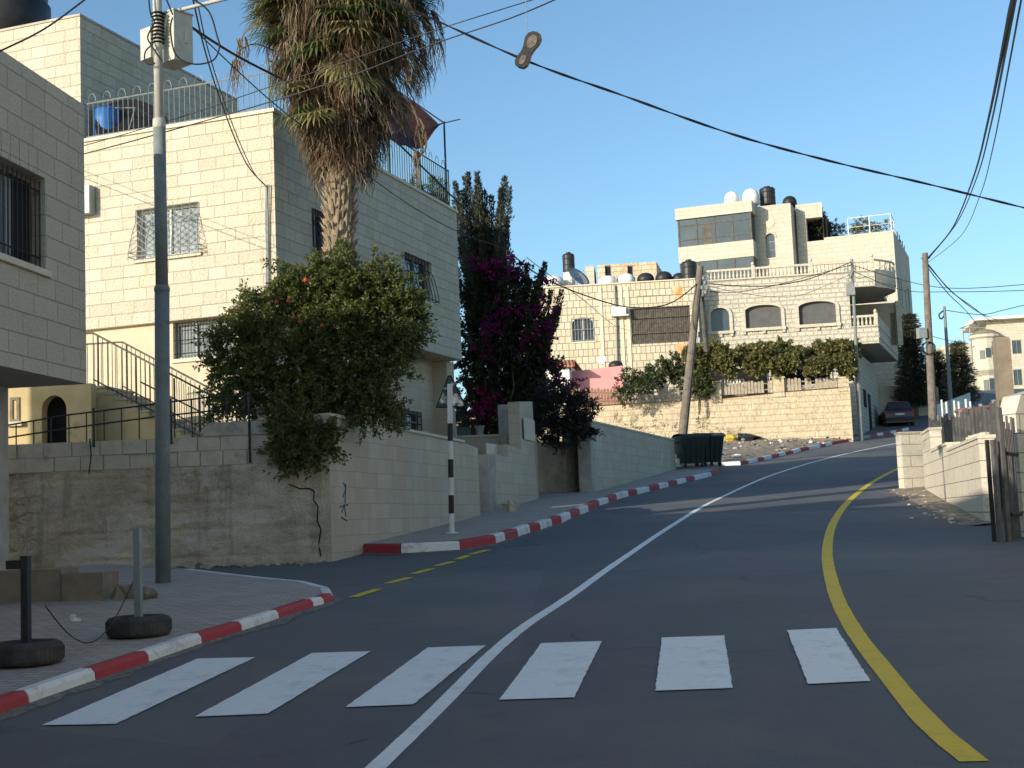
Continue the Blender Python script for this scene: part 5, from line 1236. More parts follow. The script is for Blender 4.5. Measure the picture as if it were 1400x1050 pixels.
# right side fences behind the white wall
M['fenceblue'] = noisy('blue_fence_paint', (.03, .09, .14), (.05, .13, .18), 3, .5, 0)
ba, bb_ = at(1278, 580, 62), at(1332, 580, 55); BF = FrP(ba, bb_); Zb = lambda x, y: BF.uz(x, y)[1]
bf = thing('metal_fence', 'blue sheet metal fence with pale uprights beyond the white wall', 'fence', (ba.x + 1, ba.y - 2, gz(55)))
m = MB(); q = BF.rect(1279, 545, 1328, 600); m.box(BF, q[0], q[1], -.03, 0, gz(50) - 1, q[3]); m.build('sheet', M['fenceblue'], bf)
for x in (1289, 1295, 1306, 1312, 1322, 1328):
    u = BF.uz(x, 560)[0]; m = MB(); m.box(BF, u - .035, u + .035, .003, .06, gz(50) - 1, Zb(x, 552) + random.uniform(0, .2)); m.build('upright', M['white_paint'], bf)
ga, gb_ = at(1272, 600, 48), at(1372, 600, 27); SF = FrP(ga, gb_)
sf = thing('slat_fence', 'dark grey weathered slat fence standing just behind the white wall', 'fence', (ga.x, ga.y - 8, gz(40)))
m = MB(); LS = (gb_ - ga).length; n = 70
for i in range(n):
    u = LS * i / n; x = 1272 + (1372 - 1272) * (i / n) ** 1.25
    zt_ = np.interp(i / n, [0, .5, 1], [at(1272, 575, 48).z, at(1318, 570, 38).z, at(1370, 553, 27).z]) + random.uniform(-.1, .12); p = SF.w(u, 0, 0)
    m.box(SF, u, u + LS / n * random.uniform(.6, .92), -.02, .015 * (i % 3), gz(p.y) - .5, zt_)
m.build('slats', M['fence_dark'], sf)
for i in range(8):
    u = LS * (i + .3) / 8; p = SF.w(u, -.08, 0); m = MB(); zt_ = np.interp(i / 8, [0, .5, 1], [at(1272, 572, 48).z, at(1318, 565, 38).z, at(1370, 545, 27).z]); m.box(SF, u - .04, u + .04, -.1, -.025, gz(p.y) - .5, zt_); m.build('post', M['steel'], sf)
# red machinery glimpsed behind the fence
m = MB(); p = at(1330, 566, 46); m.box(Fr(p.x, p.y, 80), -.7, .7, -.4, .3, p.z - .5, p.z - .1); m.box(Fr(p.x, p.y, 80), -.4, .2, -.3, .2, p.z - .1, p.z + .2); m.bar(p + Vector((-.6, 0, .1)), p + Vector((.9, 0, .25)), .05)
M['orange'] = noisy('faded_red_paint', (.28, .08, .05), (.38, .14, .09), 5, .6, .1)
tag(m.build('machine', M['orange']), 'faded red machine showing over the slat fence', 'machine')
# tall concrete pillar, iron gate and rough wall at the right edge
cp = at(1377, 580, 33); CF = Fr(cp.x, cp.y, 96); q = CF.rect(1367, 463, 1387, 620)
m = MB(); m.box(CF, q[0], q[1], -.4, 0, gz(30) - 1, q[3]); m.box(CF, q[0] + .02, q[1] - .02, -.38, -.02, q[3], q[3] + .05)
tag(m.build('concrete_pillar', M['pillar_tan']), 'tall square concrete pillar at the right edge, above the iron gate', 'pillar')
ig = thing('iron_gate', 'dark open iron gate with grey square posts at the end of the white wall', 'gate', gr(1366, 742))
IP = gr(1366, 742); IG = Fr(IP.x, IP.y, 70)
m = MB()
for x, yt in ((1365, 601), (1376, 557)):
    u = IG.uz(x, 700)[0]; m = MB(); m.box(IG, u - .03, u + .03, -.035, .035, IP.z - .3, IG.uz(x, yt)[1]); m.build('post', M['fence_dark'], ig)
u0_, u1_ = IG.uz(1365, 700)[0], IG.uz(1376, 700)[0]
m = MB(); m.box(IG, u0_ + .05, u1_ - .05, -.25, -.2, IP.z - .1, IG.uz(1366, 600)[1]); m.build('leaf', M['iron'], ig)
I2 = Fr(*IG.w(u1_ + .08, -.05, 0).xy, 30); m = MB()
for i in range(16): m.box(I2, .08 + i * .12, .12 + i * .12, -.03, 0, IP.z - .1, IG.uz(1376, 566)[1] - .1 * (i % 3))
m.build('leaf', M['fence_dark'], ig)
for z in (.4, 1.3): 
    m = MB(); m.bar(I2.w(.05, .03, IP.z + z), I2.w(2, .03, IP.z + z), .03); m.build('rail', M['iron'], ig)
ew = gr(1392, 735); EW = Fr(ew.x, ew.y, 62)
m = MB(); q = EW.rect(1395, 560, 1480, 740); zt_ = EW.uz(1390, 566)[1]; zt2_ = EW.uz(1400, 540)[1]
slab(m, EW, [(q[0], ew.z - .5), (q[0] + 3, ew.z - .5), (q[0] + 3, zt2_ + .6), (EW.uz(1400, 600)[0], zt2_), (q[0], zt_)], -.35, 0)
tag(m.build('stone_wall', M['stone_white']), 'rough stone wall cut off by the right edge of the picture', 'wall')

# rust stains under the window and parapet, sandy strip at the foot of the white wall
def stain_patch(fr, par, pts, name):
    m = MB(); P = [fr.uz(x, y, .006) for x, y in pts]; m.add([fr.w(u, .006, z) for u, z in P], [tuple(range(len(P)))]); return m.build(name, M['rust'], par)
def rustmat():
    k = NT('rust_run_off'); v = k.obj(); f = k.noise(v, 2.2, 5, .7)
    col = k.ramp(f, .35, .65, (.62, .52, .35), (.52, .24, .06)); return k.fin(col, .9)
M['rust'] = rustmat()
stain_patch(K, kh, [(923, 470), (944, 470), (945, 478), (943, 490), (939, 480), (936, 494), (931, 483), (927, 487), (925, 476)], 'rust_stain')
stain_patch(K, kh, [(919, 392), (933, 391), (933, 404), (930, 412), (927, 403), (923, 410), (920, 400)], 'rust_stain')
m = MB(); pa_ = n1.copy(); pb__ = n2.copy(); n = 60
for i in range(n):
    L_ = []
    for j in (i, i + 1):
        t = j / n; p = Vector((pa_.x, pa_.y, 0)).lerp(Vector((pb__.x, pb__.y, 0)), t * 1.08 - .04); w = .35 + .55 * t + .25 * mn.noise(Vector((t * 14, 1, 0))) + .12 * mn.noise(Vector((t * 50, 4, 0)))
        L_.append((p + Vector((.08, 0, 0)), p + Vector((-w, w * .1, 0))))
    (a, b), (c, d) = L_
    m.quad((a.x, a.y, gz(a.y) + .05), (c.x, c.y, gz(c.y) + .05), (d.x, d.y, gz(d.y) + .006), (b.x, b.y, gz(b.y) + .006))
struct(m.build('sandy_edge', M['earth'], origin=(0, 0, 0)))

# pale open yard added beyond the white wall to bounce sunlight
m = MB(); ys_ = [17 + 2.2 * i for i in range(26)]
for a, b in zip(ys_, ys_[1:]):
    xa = 8.3 + (a - 21) * .235; xb = 8.3 + (b - 21) * .235
    m.quad((xa, a, gz(a) + .02), (48, a, gz(a) + .02), (48, b, gz(b) + .02), (xb, b, gz(b) + .02))
M['bounce_yard'] = noisy('pale_bounce_ground', (.50, .45, .36), (.62, .56, .46), 1.5, .95, .3)
struct(m.build('bounce_yard', M['bounce_yard'], origin=(0, 0, 0)))

# ------------------------------------------------------------------ vegetation
def leafmesh(name, C, D, ln, wd, mat, parent=None, origin=None, droop=0.0, mats=None, mi=None):
    'one diamond per leaf: C base points, D directions'
    N = len(C); C = np.asarray(C, float); D = np.asarray(D, float)
    D = D / np.maximum(np.linalg.norm(D, axis=1, keepdims=True), 1e-6)
    R_ = rng.normal(size=(N, 3)); B_ = np.cross(D, R_); B_ /= np.maximum(np.linalg.norm(B_, axis=1, keepdims=True), 1e-6)
    NN = np.cross(D, B_)
    L_ = (ln * rng.uniform(.6, 1.3, N))[:, None]; W_ = (wd * rng.uniform(.7, 1.2, N))[:, None]
    V = np.empty((N, 4, 3)); V[:, 0] = C; V[:, 1] = C + D * L_ * .5 + B_ * W_ * .5 + NN * W_ * .15; V[:, 2] = C + D * L_ + np.array((0, 0, -1)) * droop * L_; V[:, 3] = C + D * L_ * .5 - B_ * W_ * .5 + NN * W_ * .15
    root = parent
    while root is not None and root.parent is not None: root = root.parent
    off = np.array(root.location) if root is not None else np.array(origin if origin is not None else C.mean(0))
    V = V.reshape(-1, 3) - off
    me = bpy.data.meshes.new(name); me.vertices.add(4 * N); me.vertices.foreach_set('co', V.ravel()); me.loops.add(4 * N); me.loops.foreach_set('vertex_index', np.arange(4 * N)); me.polygons.add(N)
    me.polygons.foreach_set('loop_start', np.arange(N) * 4); me.polygons.foreach_set('loop_total', np.full(N, 4))
    for m_ in (mats or [mat]): me.materials.append(m_)
    if mi is not None: me.polygons.foreach_set('material_index', mi)
    me.update(calc_edges=True); me.validate()
    o = bpy.data.objects.new(name, me); COL.objects.link(o)
    if parent is not None: o.parent = parent
    else: o.location = off.tolist()
    return o
def twigs(clumps, per, nl, tl, up=.35, shell=.55, outward=1.0):
    'clumps: (centre, (rx,ry,rz)); leaves set along random twigs'
    Cs, Ds = [], []
    for c, r in clumps:
        vol = (r[0] * r[1] * r[2]) ** (1 / 3); n = max(3, int(per * vol ** 2))
        d = rng.normal(size=(n, 3)); d /= np.linalg.norm(d, axis=1, keepdims=True)
        rad = rng.uniform(shell, 1, n) ** .6
        p0 = np.array(c) + d * rad[:, None] * np.array(r) * .85
        dr = d * outward + rng.normal(size=(n, 3)) * .5 + np.array((0, 0, up)); dr /= np.linalg.norm(dr, axis=1, keepdims=True)
        L = tl * rng.uniform(.4, 1.3, n)
        for k in range(nl):
            t = rng.uniform(0, 1, n); jit = rng.normal(size=(n, 3)) * .03
            pos = p0 + dr * (t * L)[:, None] + jit + np.array((0, 0, -1)) * (t * t * L * .15)[:, None]
            Cs.append(pos); Ds.append(dr * .7 + rng.normal(size=(n, 3)) * .7)
    return np.concatenate(Cs), np.concatenate(Ds)
def cl(lst, Y, sc=1.0, dsc=.8):
    out = []
    for it in lst:
        x, y, rx, ry = it[:4]; Yd = Y + (it[4] if len(it) > 4 else 0); k = Yd / F * sc
        out.append((at(x, y, Yd), (rx * k, (rx + ry) / 2 * k * dsc, ry * k)))
    return out
def limb(m, a, b, r0, r1, wob=.12, n=7):
    a, b = Vector(a), Vector(b); L = (b - a).length; pts = []
    for i in range(n + 1):
        t = i / n; pts.append(a.lerp(b, t) + Vector((random.uniform(-1, 1), random.uniform(-1, 1), random.uniform(-.5, .5))) * wob * L * .3 * sin(pi * t))
    m.tube(pts, [r0 + (r1 - r0) * i / n for i in range(n + 1)], 7); return pts
M['bark'] = noisy('grey_brown_bark', (.08, .065, .05), (.18, .15, .115), 9, .95, .8, dist=.02)
M['leaf_pom'] = leafmat('pomegranate_leaf', (.055, .08, .022), (.18, .195, .055), .45)
M['leaf_dark'] = leafmat('cypress_scale', (.024, .032, .022), (.066, .074, .046), .15)
M['leaf_boug'] = leafmat('bougainvillea_leaf', (.018, .022, .012), (.05, .055, .022), .25)
M['bract'] = leafmat('magenta_bract', (.15, .006, .068), (.31, .014, .145), .4)
M['leaf_vine'] = leafmat('vine_leaf', (.10, .11, .035), (.25, .235, .09), .4)
M['leaf_shrub'] = leafmat('shrub_leaf', (.03, .045, .016), (.09, .11, .035), .3)
M['leaf_purple'] = leafmat('dusky_shrub_leaf', (.022, .022, .018), (.055, .05, .04), .25)
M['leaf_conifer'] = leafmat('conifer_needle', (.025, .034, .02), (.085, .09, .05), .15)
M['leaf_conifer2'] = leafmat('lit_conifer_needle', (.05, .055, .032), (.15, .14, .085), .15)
M['leaf_dry'] = leafmat('dry_weed', (.20, .15, .08), (.34, .27, .15), .3)

# pomegranate
pt = thing('pomegranate_tree', 'bushy green pomegranate tree with red fruit spilling over the retaining wall corner', 'tree', at(440, 605, 23.0))
YQ = 23.0
cls = cl([(468, 378, 50, 26), (500, 395, 50, 34), (540, 405, 36, 36), (405, 405, 42, 36), (352, 432, 44, 40, -.3), (318, 470, 34, 40, -.2), (300, 500, 22, 28), (455, 440, 80, 55), (545, 450, 42, 42), (525, 492, 48, 40), (470, 520, 75, 50), (380, 490, 72, 52, -.3), (350, 535, 58, 36, -.2), (308, 550, 30, 20), (415, 565, 60, 46, -.5), (400, 598, 48, 38, -1.0), (430, 600, 40, 34, -1.0), (412, 622, 40, 26, -1.1), (395, 580, 40, 30, -.8), (505, 555, 40, 32, -.2), (530, 578, 16, 14, -.2), (472, 345, 18, 14), (525, 370, 24, 14), (565, 425, 20, 18), (430, 372, 24, 18), (385, 380, 16, 14)], YQ)
cls = [(c, tuple(q * .84 for q in r)) for c, r in cls]
C_, D_ = twigs(cls, 560, 48, .34, .25, .1)
print('POM', len(C_))
leafmesh('crown', C_, D_, .074, .036, M['leaf_pom'], pt)
m = MB(); b0 = at(440, 608, 23.0)
for x, y, d in ((470, 400, 0), (400, 430, -.2), (530, 420, .2), (340, 470, -.2), (545, 470, .1), (440, 470, 0), (500, 540, 0), (380, 540, -.3)):
    limb(m, b0 + Vector((random.uniform(-.15, .15), random.uniform(-.1, .1), -.1)), at(x, y, YQ + d), .06, .012)
m.build('trunk', M['bark'], pt)
M['fruit'] = noisy('pomegranate_skin', (.30, .03, .015), (.45, .10, .04), 8, .4, .05)
for x, y, s in ((418, 383, .058), (378, 413, .05), (401, 434, .045), (440, 445, .04), (394, 412, .045), (410, 440, .04)):
    m = MB(); s *= .72; p = at(x, y, YQ - .75 - .4 * (y > 400)); m.lathe(p, [(.01, -s), (s * .7, -s * .75), (s, -.1 * s), (s * .8, s * .65), (s * .3, s * .95), (s * .35, s * 1.25)], 12); m.build('fruit', M['fruit'], pt, smooth=True)

# palm
pb2 = at(462, 600, 26.0); YP2 = 26.0
pl = thing('palm_tree', 'tall fan palm with a shaggy skirt of dead fronds in front of the cream house', 'palm', (pb2.x, YP2, TZ - .1))
ax0 = Vector((pb2.x, YP2, TZ)); axt = at(466, 30, YP2)
def paxis(z): t = (z - TZ) / (axt.z - TZ); return ax0.lerp(axt, t)
m = MB(); zs_ = np.linspace(TZ - .1, axt.z + 1.2, 26)
m.tube([paxis(z) for z in zs_], [.25 - .03 * i / 25 + random.uniform(-.012, .012) for i in range(26)], 14)
k = 0
for z in np.arange(TZ + .2, axt.z - 1.5, .055):
    for j in range(4):
        q = k * 2.4 + j * pi / 2; k += 1; d = Vector((cos(q), sin(q), 0)); s = Vector((-sin(q), cos(q), 0)); p = paxis(z) + d * .2; w = random.uniform(.05, .085); L = random.uniform(.12, .26)
        e = p + d * random.uniform(.08, .2) + Vector((0, 0, L)); m.add([p - s * w, p + s * w, e + s * w * .5, e - s * w * .5, p + d * .06 - Vector((0, 0, .05))], [(0, 1, 2, 3), (4, 1, 2, 3), (4, 3, 0)] )
def palmbark():
    return noisy('palm_bark', (.16, .12, .08), (.34, .27, .19), 7, .95, .7, dist=.02)
M['palmbark'] = palmbark(); m.build('trunk', M['palmbark'], pl)
M['frond_dead'] = leafmat('dead_frond', (.085, .06, .04), (.33, .26, .17), .25, .8)
M['frond_dead2'] = leafmat('brown_dead_frond', (.06, .038, .025), (.20, .125, .07), .25, .8)
M['frond_green'] = leafmat('green_frond', (.035, .06, .02), (.12, .16, .05), .3)
M['frond_yellow'] = leafmat('yellowing_frond', (.14, .14, .05), (.32, .29, .12), .3)
def dead_frond(m, z, q, out, hang, nb, spread, mi):
    o = paxis(z) + Vector((cos(q), sin(q), 0)) * .18; d = Vector((cos(q), sin(q), 0)); s = Vector((-sin(q), cos(q), 0))
    e = o + d * out + Vector((0, 0, random.uniform(-.35, .1))); mid = o.lerp(e, .5) + Vector((0, 0, .10 + out * .12))
    P = [o, mid, e]; w = .022
    for a, b in zip(P, P[1:]): m.quad(a - s * w, a + s * w, b + s * w * .7, b - s * w * .7, mi)
    for i in range(nb):
        t = (i / (nb - 1) - .5) * 2; L = hang * random.uniform(.55, 1.1) * (1 - .25 * abs(t))
        side = s * (t * spread); c = e + side * .1; pts = [c]
        for k in range(1, 5):
            f = k / 4; pts.append(e + side * (.12 + f * .55) + d * (.22 * sin(f * 1.6) * random.uniform(.6, 1.3)) + Vector((random.uniform(-.03, .03), random.uniform(-.03, .03), -L * f ** 1.25)))
        w0 = random.uniform(.012, .022); tw = Vector((random.uniform(-1, 1), random.uniform(-1, 1), 0)).normalized()
        vs = []
        for k, p in enumerate(pts): ww = w0 * (1 - k / 4.6); vs += [p - tw * ww, p + tw * ww]
        m.add(vs, [(2 * k, 2 * k + 1, 2 * k + 3, 2 * k + 2) for k in range(4)], mi)
zlo, zhi = at(462, 218, YP2).z, at(466, -45, YP2).z
m = MB()
for i in range(640):
    t = random.random() ** .8; z = zlo + (zhi - zlo) * t; q = random.uniform(0, 2 * pi)
    out = (.05 + (1.15 + .2 * cos(q)) * min(1, t * 1.55) ** .85) * random.uniform(.3, 1.12); hang = random.uniform(.45, .8) + .7 * t * random.random()
    dead_frond(m, z, q, out, hang, random.randint(9, 16), random.uniform(.25, .6), 0 if random.random() < .6 else 1)
m.build('dead_skirt', [M['frond_dead'], M['frond_dead2']], pl)
def fan(m, o, tipdir, pet, R0, nb, mi, fold=.25):
    t = Vector(tipdir).normalized(); c = o + t * pet; s = t.cross(Vector((0, 0, 1)))
    if s.length < .1: s = Vector((1, 0, 0))
    s.normalize(); n = s.cross(t)
    m.tube([o, o.lerp(c, .5) + Vector((0, 0, .06)), c], [.03, .022, .014], 5, mi)
    for i in range(nb):
        a = (i / (nb - 1) - .5) * radians(200); d = (t * cos(a) + s * sin(a) + n * fold * (-1 if i % 2 else .2)).normalized()
        L = R0 * random.uniform(.85, 1.08) * (1 - .25 * abs(a) / 1.75); w = .028; b = d.cross(n).normalized()
        p1 = c + d * L * .55; p2 = c + d * L * .85 + Vector((0, 0, -.04 * L)); p3 = c + d * L + Vector((0, 0, -.22 * L * random.uniform(.4, 1.4)))
        m.add([c, p1 - b * w, p1 + b * w, p2 - b * w * .6, p2 + b * w * .6, p3], [(0, 1, 2), (1, 3, 4, 2), (3, 5, 4)], mi)
m = MB()
for i in range(60):
    t = random.random(); z = zhi - 1.0 + 1.5 * t; q = i * 2.4 + random.uniform(-.3, .3); el = -.75 + 1.9 * t + random.uniform(-.25, .25)
    fan(m, paxis(z), (cos(q) * cos(el), sin(q) * cos(el), sin(el)), random.uniform(.75, 1.15), random.uniform(.75, .95), 34, 0 if random.random() < .75 else 1)
for x, y, dx in ((415, 120, -.8), (400, 70, -1), (470, 70, .1), (530, 40, .7), (440, 50, -.3), (500, 85, .4), (455, 150, -.3), (395, 135, -.8), (350, 20, -1), (560, 15, 1)):
    p = paxis(at(x, y - 10, YP2).z); fan(m, p, (dx, -.8, -.15 - .5 * random.random()), 1.15, .68, 34, 1 if random.random() < .7 else 0)
for x, y, dx, dy in ((430, 12, -.6, -.8), (480, 28, .1, -1), (525, 10, .5, -.9), (565, 0, .9, -.5), (345, -8, -1, -.4), (395, 15, -.8, -.6), (600, -6, 1.1, -.3), (455, -5, -.3, -1), (330, -2, -1, -.1), (505, 45, .3, -1), (370, 40, -.9, -.6), (545, 30, .7, -.7)):
    fan(m, paxis(at(x, y, YP2).z), (dx, dy, -.30 + .3 * random.random()), 1.35, .75, 36, 0 if random.random() < .7 else 1)
m.build('green_fronds', [M['frond_green'], M['frond_yellow']], pl)
m = MB()
for x0, y0, pts in ((390, 80, [(360, 35), (335, 45), (330, 60)]), (385, 75, [(350, 60), (325, 72), (322, 90)]), (540, 130, [(575, 165), (583, 200), (572, 215)]), (520, 120, [(560, 140), (575, 180)]), (570, 20, [(590, 40), (595, 60)])):
    m = MB(); m.tube(spline([at(x0, y0, YP2 - .3)] + [at(x, y, YP2 - .5) for x, y in pts], 4), .016, 4)
    e = at(*pts[-1], YP2 - .5)
    for _ in range(14): a = e + Vector((random.uniform(-.1, .1), random.uniform(-.1, .1), .1)); m.tube([a, a + Vector((random.uniform(-.08, .08), 0, -.25)), a + Vector((random.uniform(-.12, .12), 0, -.5 - .2 * random.random()))], [.012, .009, .003], 3)
    m.build('loose_frond', M['frond_dead'], pl)

# cypress like juniper with bougainvillea climbing in it
YC = 41.0; cb_ = at(678, 620, YC)
cy = thing('cypress_tree', 'dark juniper tree with upswept plumes beside the cream house', 'tree', (cb_.x, YC, gz(YC)))
Cs, Ds = [], []; m = MB()
tips = [(622, 250), (640, 238), (652, 236), (633, 262), (662, 262), (672, 268), (690, 243), (686, 258), (668, 300), (688, 318), (640, 300), (700, 350), (720, 362), (745, 360), (735, 385), (768, 398), (760, 420), (712, 395), (690, 360), (660, 330), (630, 320), (650, 350), (742, 440), (725, 470), (640, 400), (700, 430), (650, 450), (745, 500), (640, 520), (700, 520), (670, 420), (680, 480), (655, 560), (730, 545)]
for rep in range(3):
    for x, y in tips:
        xx = x + (random.uniform(-14, 10) if rep else 0); yy = y + (random.uniform(5, 40) if rep else 0); dY = random.uniform(-1.2, 1.2) * (1 if rep else .5)
        tip = at(xx, yy, YC + dY); L = random.uniform(2.0, 3.3)
        root_ = Vector((cb_.x + (tip.x - cb_.x) * .2, YC + dY * .35, max(gz(YC) + .6, tip.z - L)))
        ctl = root_.lerp(tip, .5) + Vector(((tip.x - cb_.x) * .22, dY * .2, -.25))
        pts = [(root_ * (1 - t) ** 2 + ctl * 2 * t * (1 - t) + tip * t * t) for t in np.linspace(0, 1, 9)]
        m.tube(pts, list(np.linspace(.04, .008, 9)), 4)
        n = 950; t = rng.uniform(0, 1, n) ** .8; P = np.array([list(p) for p in pts]); idx = t * 8; i0 = np.minimum(idx.astype(int), 7); fr_ = (idx - i0)[:, None]
        c = P[i0] * (1 - fr_) + P[i0 + 1] * fr_; tg = P[i0 + 1] - P[i0]; tg /= np.linalg.norm(tg, axis=1, keepdims=True)
        lump = .6 + .4 * np.sin(t * 26 + random.uniform(0, 6))
        rr2 = (.20 * (1 - t) ** .6 * lump + .035) * (1 + .2 * rng.normal(size=n)); dd = rng.normal(size=(n, 3)); dd -= tg * (dd * tg).sum(1, keepdims=True); dd /= np.linalg.norm(dd, axis=1, keepdims=True)
        Cs.append(c + dd * rr2[:, None] * rng.uniform(.2, 1, n)[:, None] ** .5); Ds.append(tg * 1.0 + dd * .55 + rng.normal(size=(n, 3)) * .2)
leafmesh('crown', np.concatenate(Cs), np.concatenate(Ds), .10, .035, M['leaf_dark'], cy)
limb(m, Vector((cb_.x, YC, gz(YC) - .1)), at(672, 330, YC), .2, .05, .05); m.build('trunk', M['bark'], cy)
bo = thing('bougainvillea', 'magenta bougainvillea climbing through the dark juniper', 'climbing plant', (cb_.x + .2, YC - 1.3, gz(YC)))
cb2_ = cl([(690, 365, 45, 14, -1.0), (650, 362, 18, 12, -1.0), (740, 420, 22, 18, -1), (738, 455, 22, 34, -1), (668, 450, 22, 14, -1.2), (700, 420, 26, 14, -1.1), (655, 480, 20, 16, -1.2), (660, 548, 32, 18, -1.2), (690, 560, 26, 14, -1.2), (755, 500, 18, 14, -.8), (765, 525, 26, 16, -.8), (745, 390, 12, 10, -.8), (712, 470, 18, 12, -1.2)], YC)
C_, D_ = twigs([(c, tuple(q * .85 for q in r)) for c, r in cb2_], 120, 28, .3, .1, .1); leafmesh('blossom', C_, D_, .085, .06, M['bract'], bo)
cb3_ = cl([(700, 400, 50, 45, -.6), (720, 470, 40, 60, -.7), (660, 500, 36, 60, -.7), (690, 560, 60, 40, -.8), (650, 420, 24, 50, -.6), (740, 520, 40, 40, -.6), (642, 480, 18, 60, -.4), (648, 560, 26, 40, -.4), (725, 565, 30, 50, -.5), (690, 600, 60, 20, -.5), (668, 380, 36, 30, -.3)], YC)
C_, D_ = twigs(cb3_, 120, 30, .4, .1, .2); leafmesh('foliage', C_, D_, .11, .07, M['leaf_boug'], bo)
m = MB(); limb(m, Vector((cb_.x + .3, YC - 1.2, gz(YC))), at(700, 430, YC - .7), .05, .015); m.build('stem', M['bark'], bo)
bs = thing('shrub', 'dusky purple green shrub growing over the gate recess', 'shrub', at(770, 606, 38))
C_, D_ = twigs(cl([(768, 560, 40, 30), (745, 580, 26, 30), (790, 560, 24, 26), (775, 590, 40, 22), (750, 545, 20, 18), (798, 585, 14, 18)], 38), 300, 34, .3, .3, .1); leafmesh('foliage', C_, D_, .09, .04, M['leaf_purple'], bs)
m = MB(); [limb(m, at(770, 625, 38), at(x, y, 38), .04, .01) for x, y in ((750, 560), (775, 545), (795, 565))]; m.build('stem', M['bark'], bs)
# roof shrub on the main house
rs = thing('potted_shrub', 'green shrub behind the side roof railing of the cream house', 'shrub', Vector((at(590, 280, 34.5).x, 34.5, zr)))
C_, D_ = twigs(cl([(580, 266, 18, 12), (596, 262, 10, 22), (562, 258, 12, 10), (604, 270, 6, 14)], 36.8), 420, 34, .25, .4, .1); leafmesh('foliage', C_, D_, .08, .035, M['leaf_shrub'], rs)
m = MB(); p = at(590, 280, 36.2); m.lathe((p.x, p.y, zr), [(.15, 0), (.22, .3), (.24, .32)], 12); m.build('pot', M['concrete'], rs)
# vine and shrubs by the far houses
vn = thing('grape_vine', 'long dense yellowish vine covering the pergola above the stone wall', 'vine', GF.w(Ug(1065), -.3, Zg(1065, 520)))
v_ = []
for x in range(945, 1168, 11):
    yb = 484 + 5 * sin(x * .07) - (x - 945) * .02; v_.append((x, yb, 15, 13 + 4 * sin(x * .13), random.uniform(-.6, 1.6)))
    if random.random() < .6: v_.append((x + 5, yb + 15, 9, 12, -.3))
v_ += [(955, 505, 16, 20, 0), (965, 525, 14, 16, 0), (1158, 500, 12, 24, .2), (1140, 496, 14, 14, 0), (1062, 503, 6, 16, 0), (1000, 505, 10, 10, 0)]
Yv = GF.w(Ug(1060), 0, 0).y
C_, D_ = twigs([(at(x, y, GF.w(Ug(x), 0, 0).y + d), (rx * .035, .55, ry * .035)) for x, y, rx, ry, d in v_], 200, 26, .24, -.05, .1); leafmesh('foliage', C_, D_, .15, .115, M['leaf_vine'], vn)
m = MB(); limb(m, GF.w(Ug(1066), -.5, Zg(1066, 536)), GF.w(Ug(1058), -.4, Zg(1058, 490)), .06, .04); limb(m, GF.w(Ug(1068), -.5, Zg(1066, 530)), GF.w(Ug(1062), -.6, Zg(1062, 492)), .05, .03); m.build('stem', M['bark'], vn)
for lab, lst, Yq in (('dark green shrub on the terrace left of the leaning pole', [(905, 508, 30, 18), (925, 500, 26, 20), (890, 520, 24, 14), (935, 520, 20, 22)], 72.6), ('bushy spreading shrub leaning over the picket fence', [(862, 520, 22, 16), (852, 540, 12, 14), (878, 530, 22, 12)], 70.2), ('leafy shrub climbing the picket fence just right of the leaning pole', [(955, 530, 18, 16), (960, 512, 12, 14)], 70.6)):
    s = thing('shrub', lab, 'shrub', at(lst[0][0], lst[0][1] + lst[0][3] + 10, Yq)); C_, D_ = twigs(cl(lst, Yq), 150, 28, .3, .3, .1); leafmesh('foliage', C_, D_, .13, .06, M['leaf_shrub'], s)
    m = MB(); [limb(m, Vector(s.location) + Vector((0, 0, -.4)), at(x, y, Yq), .05, .015) for x, y, *_r in lst]; m.build('stem', M['bark'], s)
for lab, lst, Yq, mat, sz in (('dark leafy plant in the opening of the tall house roof', [(1128, 310, 18, 18), (1145, 316, 14, 12), (1122, 300, 8, 14)], 99.3, 'leaf_conifer', .14), ('light green plant behind the glass roof railing', [(1180, 309, 16, 12), (1170, 315, 10, 7), (1196, 314, 12, 7), (1212, 308, 7, 5)], 98.6, 'leaf_vine', .14)):
    s = thing('roof_plant', lab, 'plant', at(lst[0][0], lst[0][1] + 16, Yq)); C_, D_ = twigs(cl(lst, Yq), 130, 30, .4, .5, .1); leafmesh('foliage', C_, D_, sz, .05, M[mat], s)
    m = MB(); [limb(m, Vector(s.location) + Vector((0, 0, -.3)), at(x, y, Yq), .05, .015) for x, y, *_r in lst]; m.build('stem', M['bark'], s)
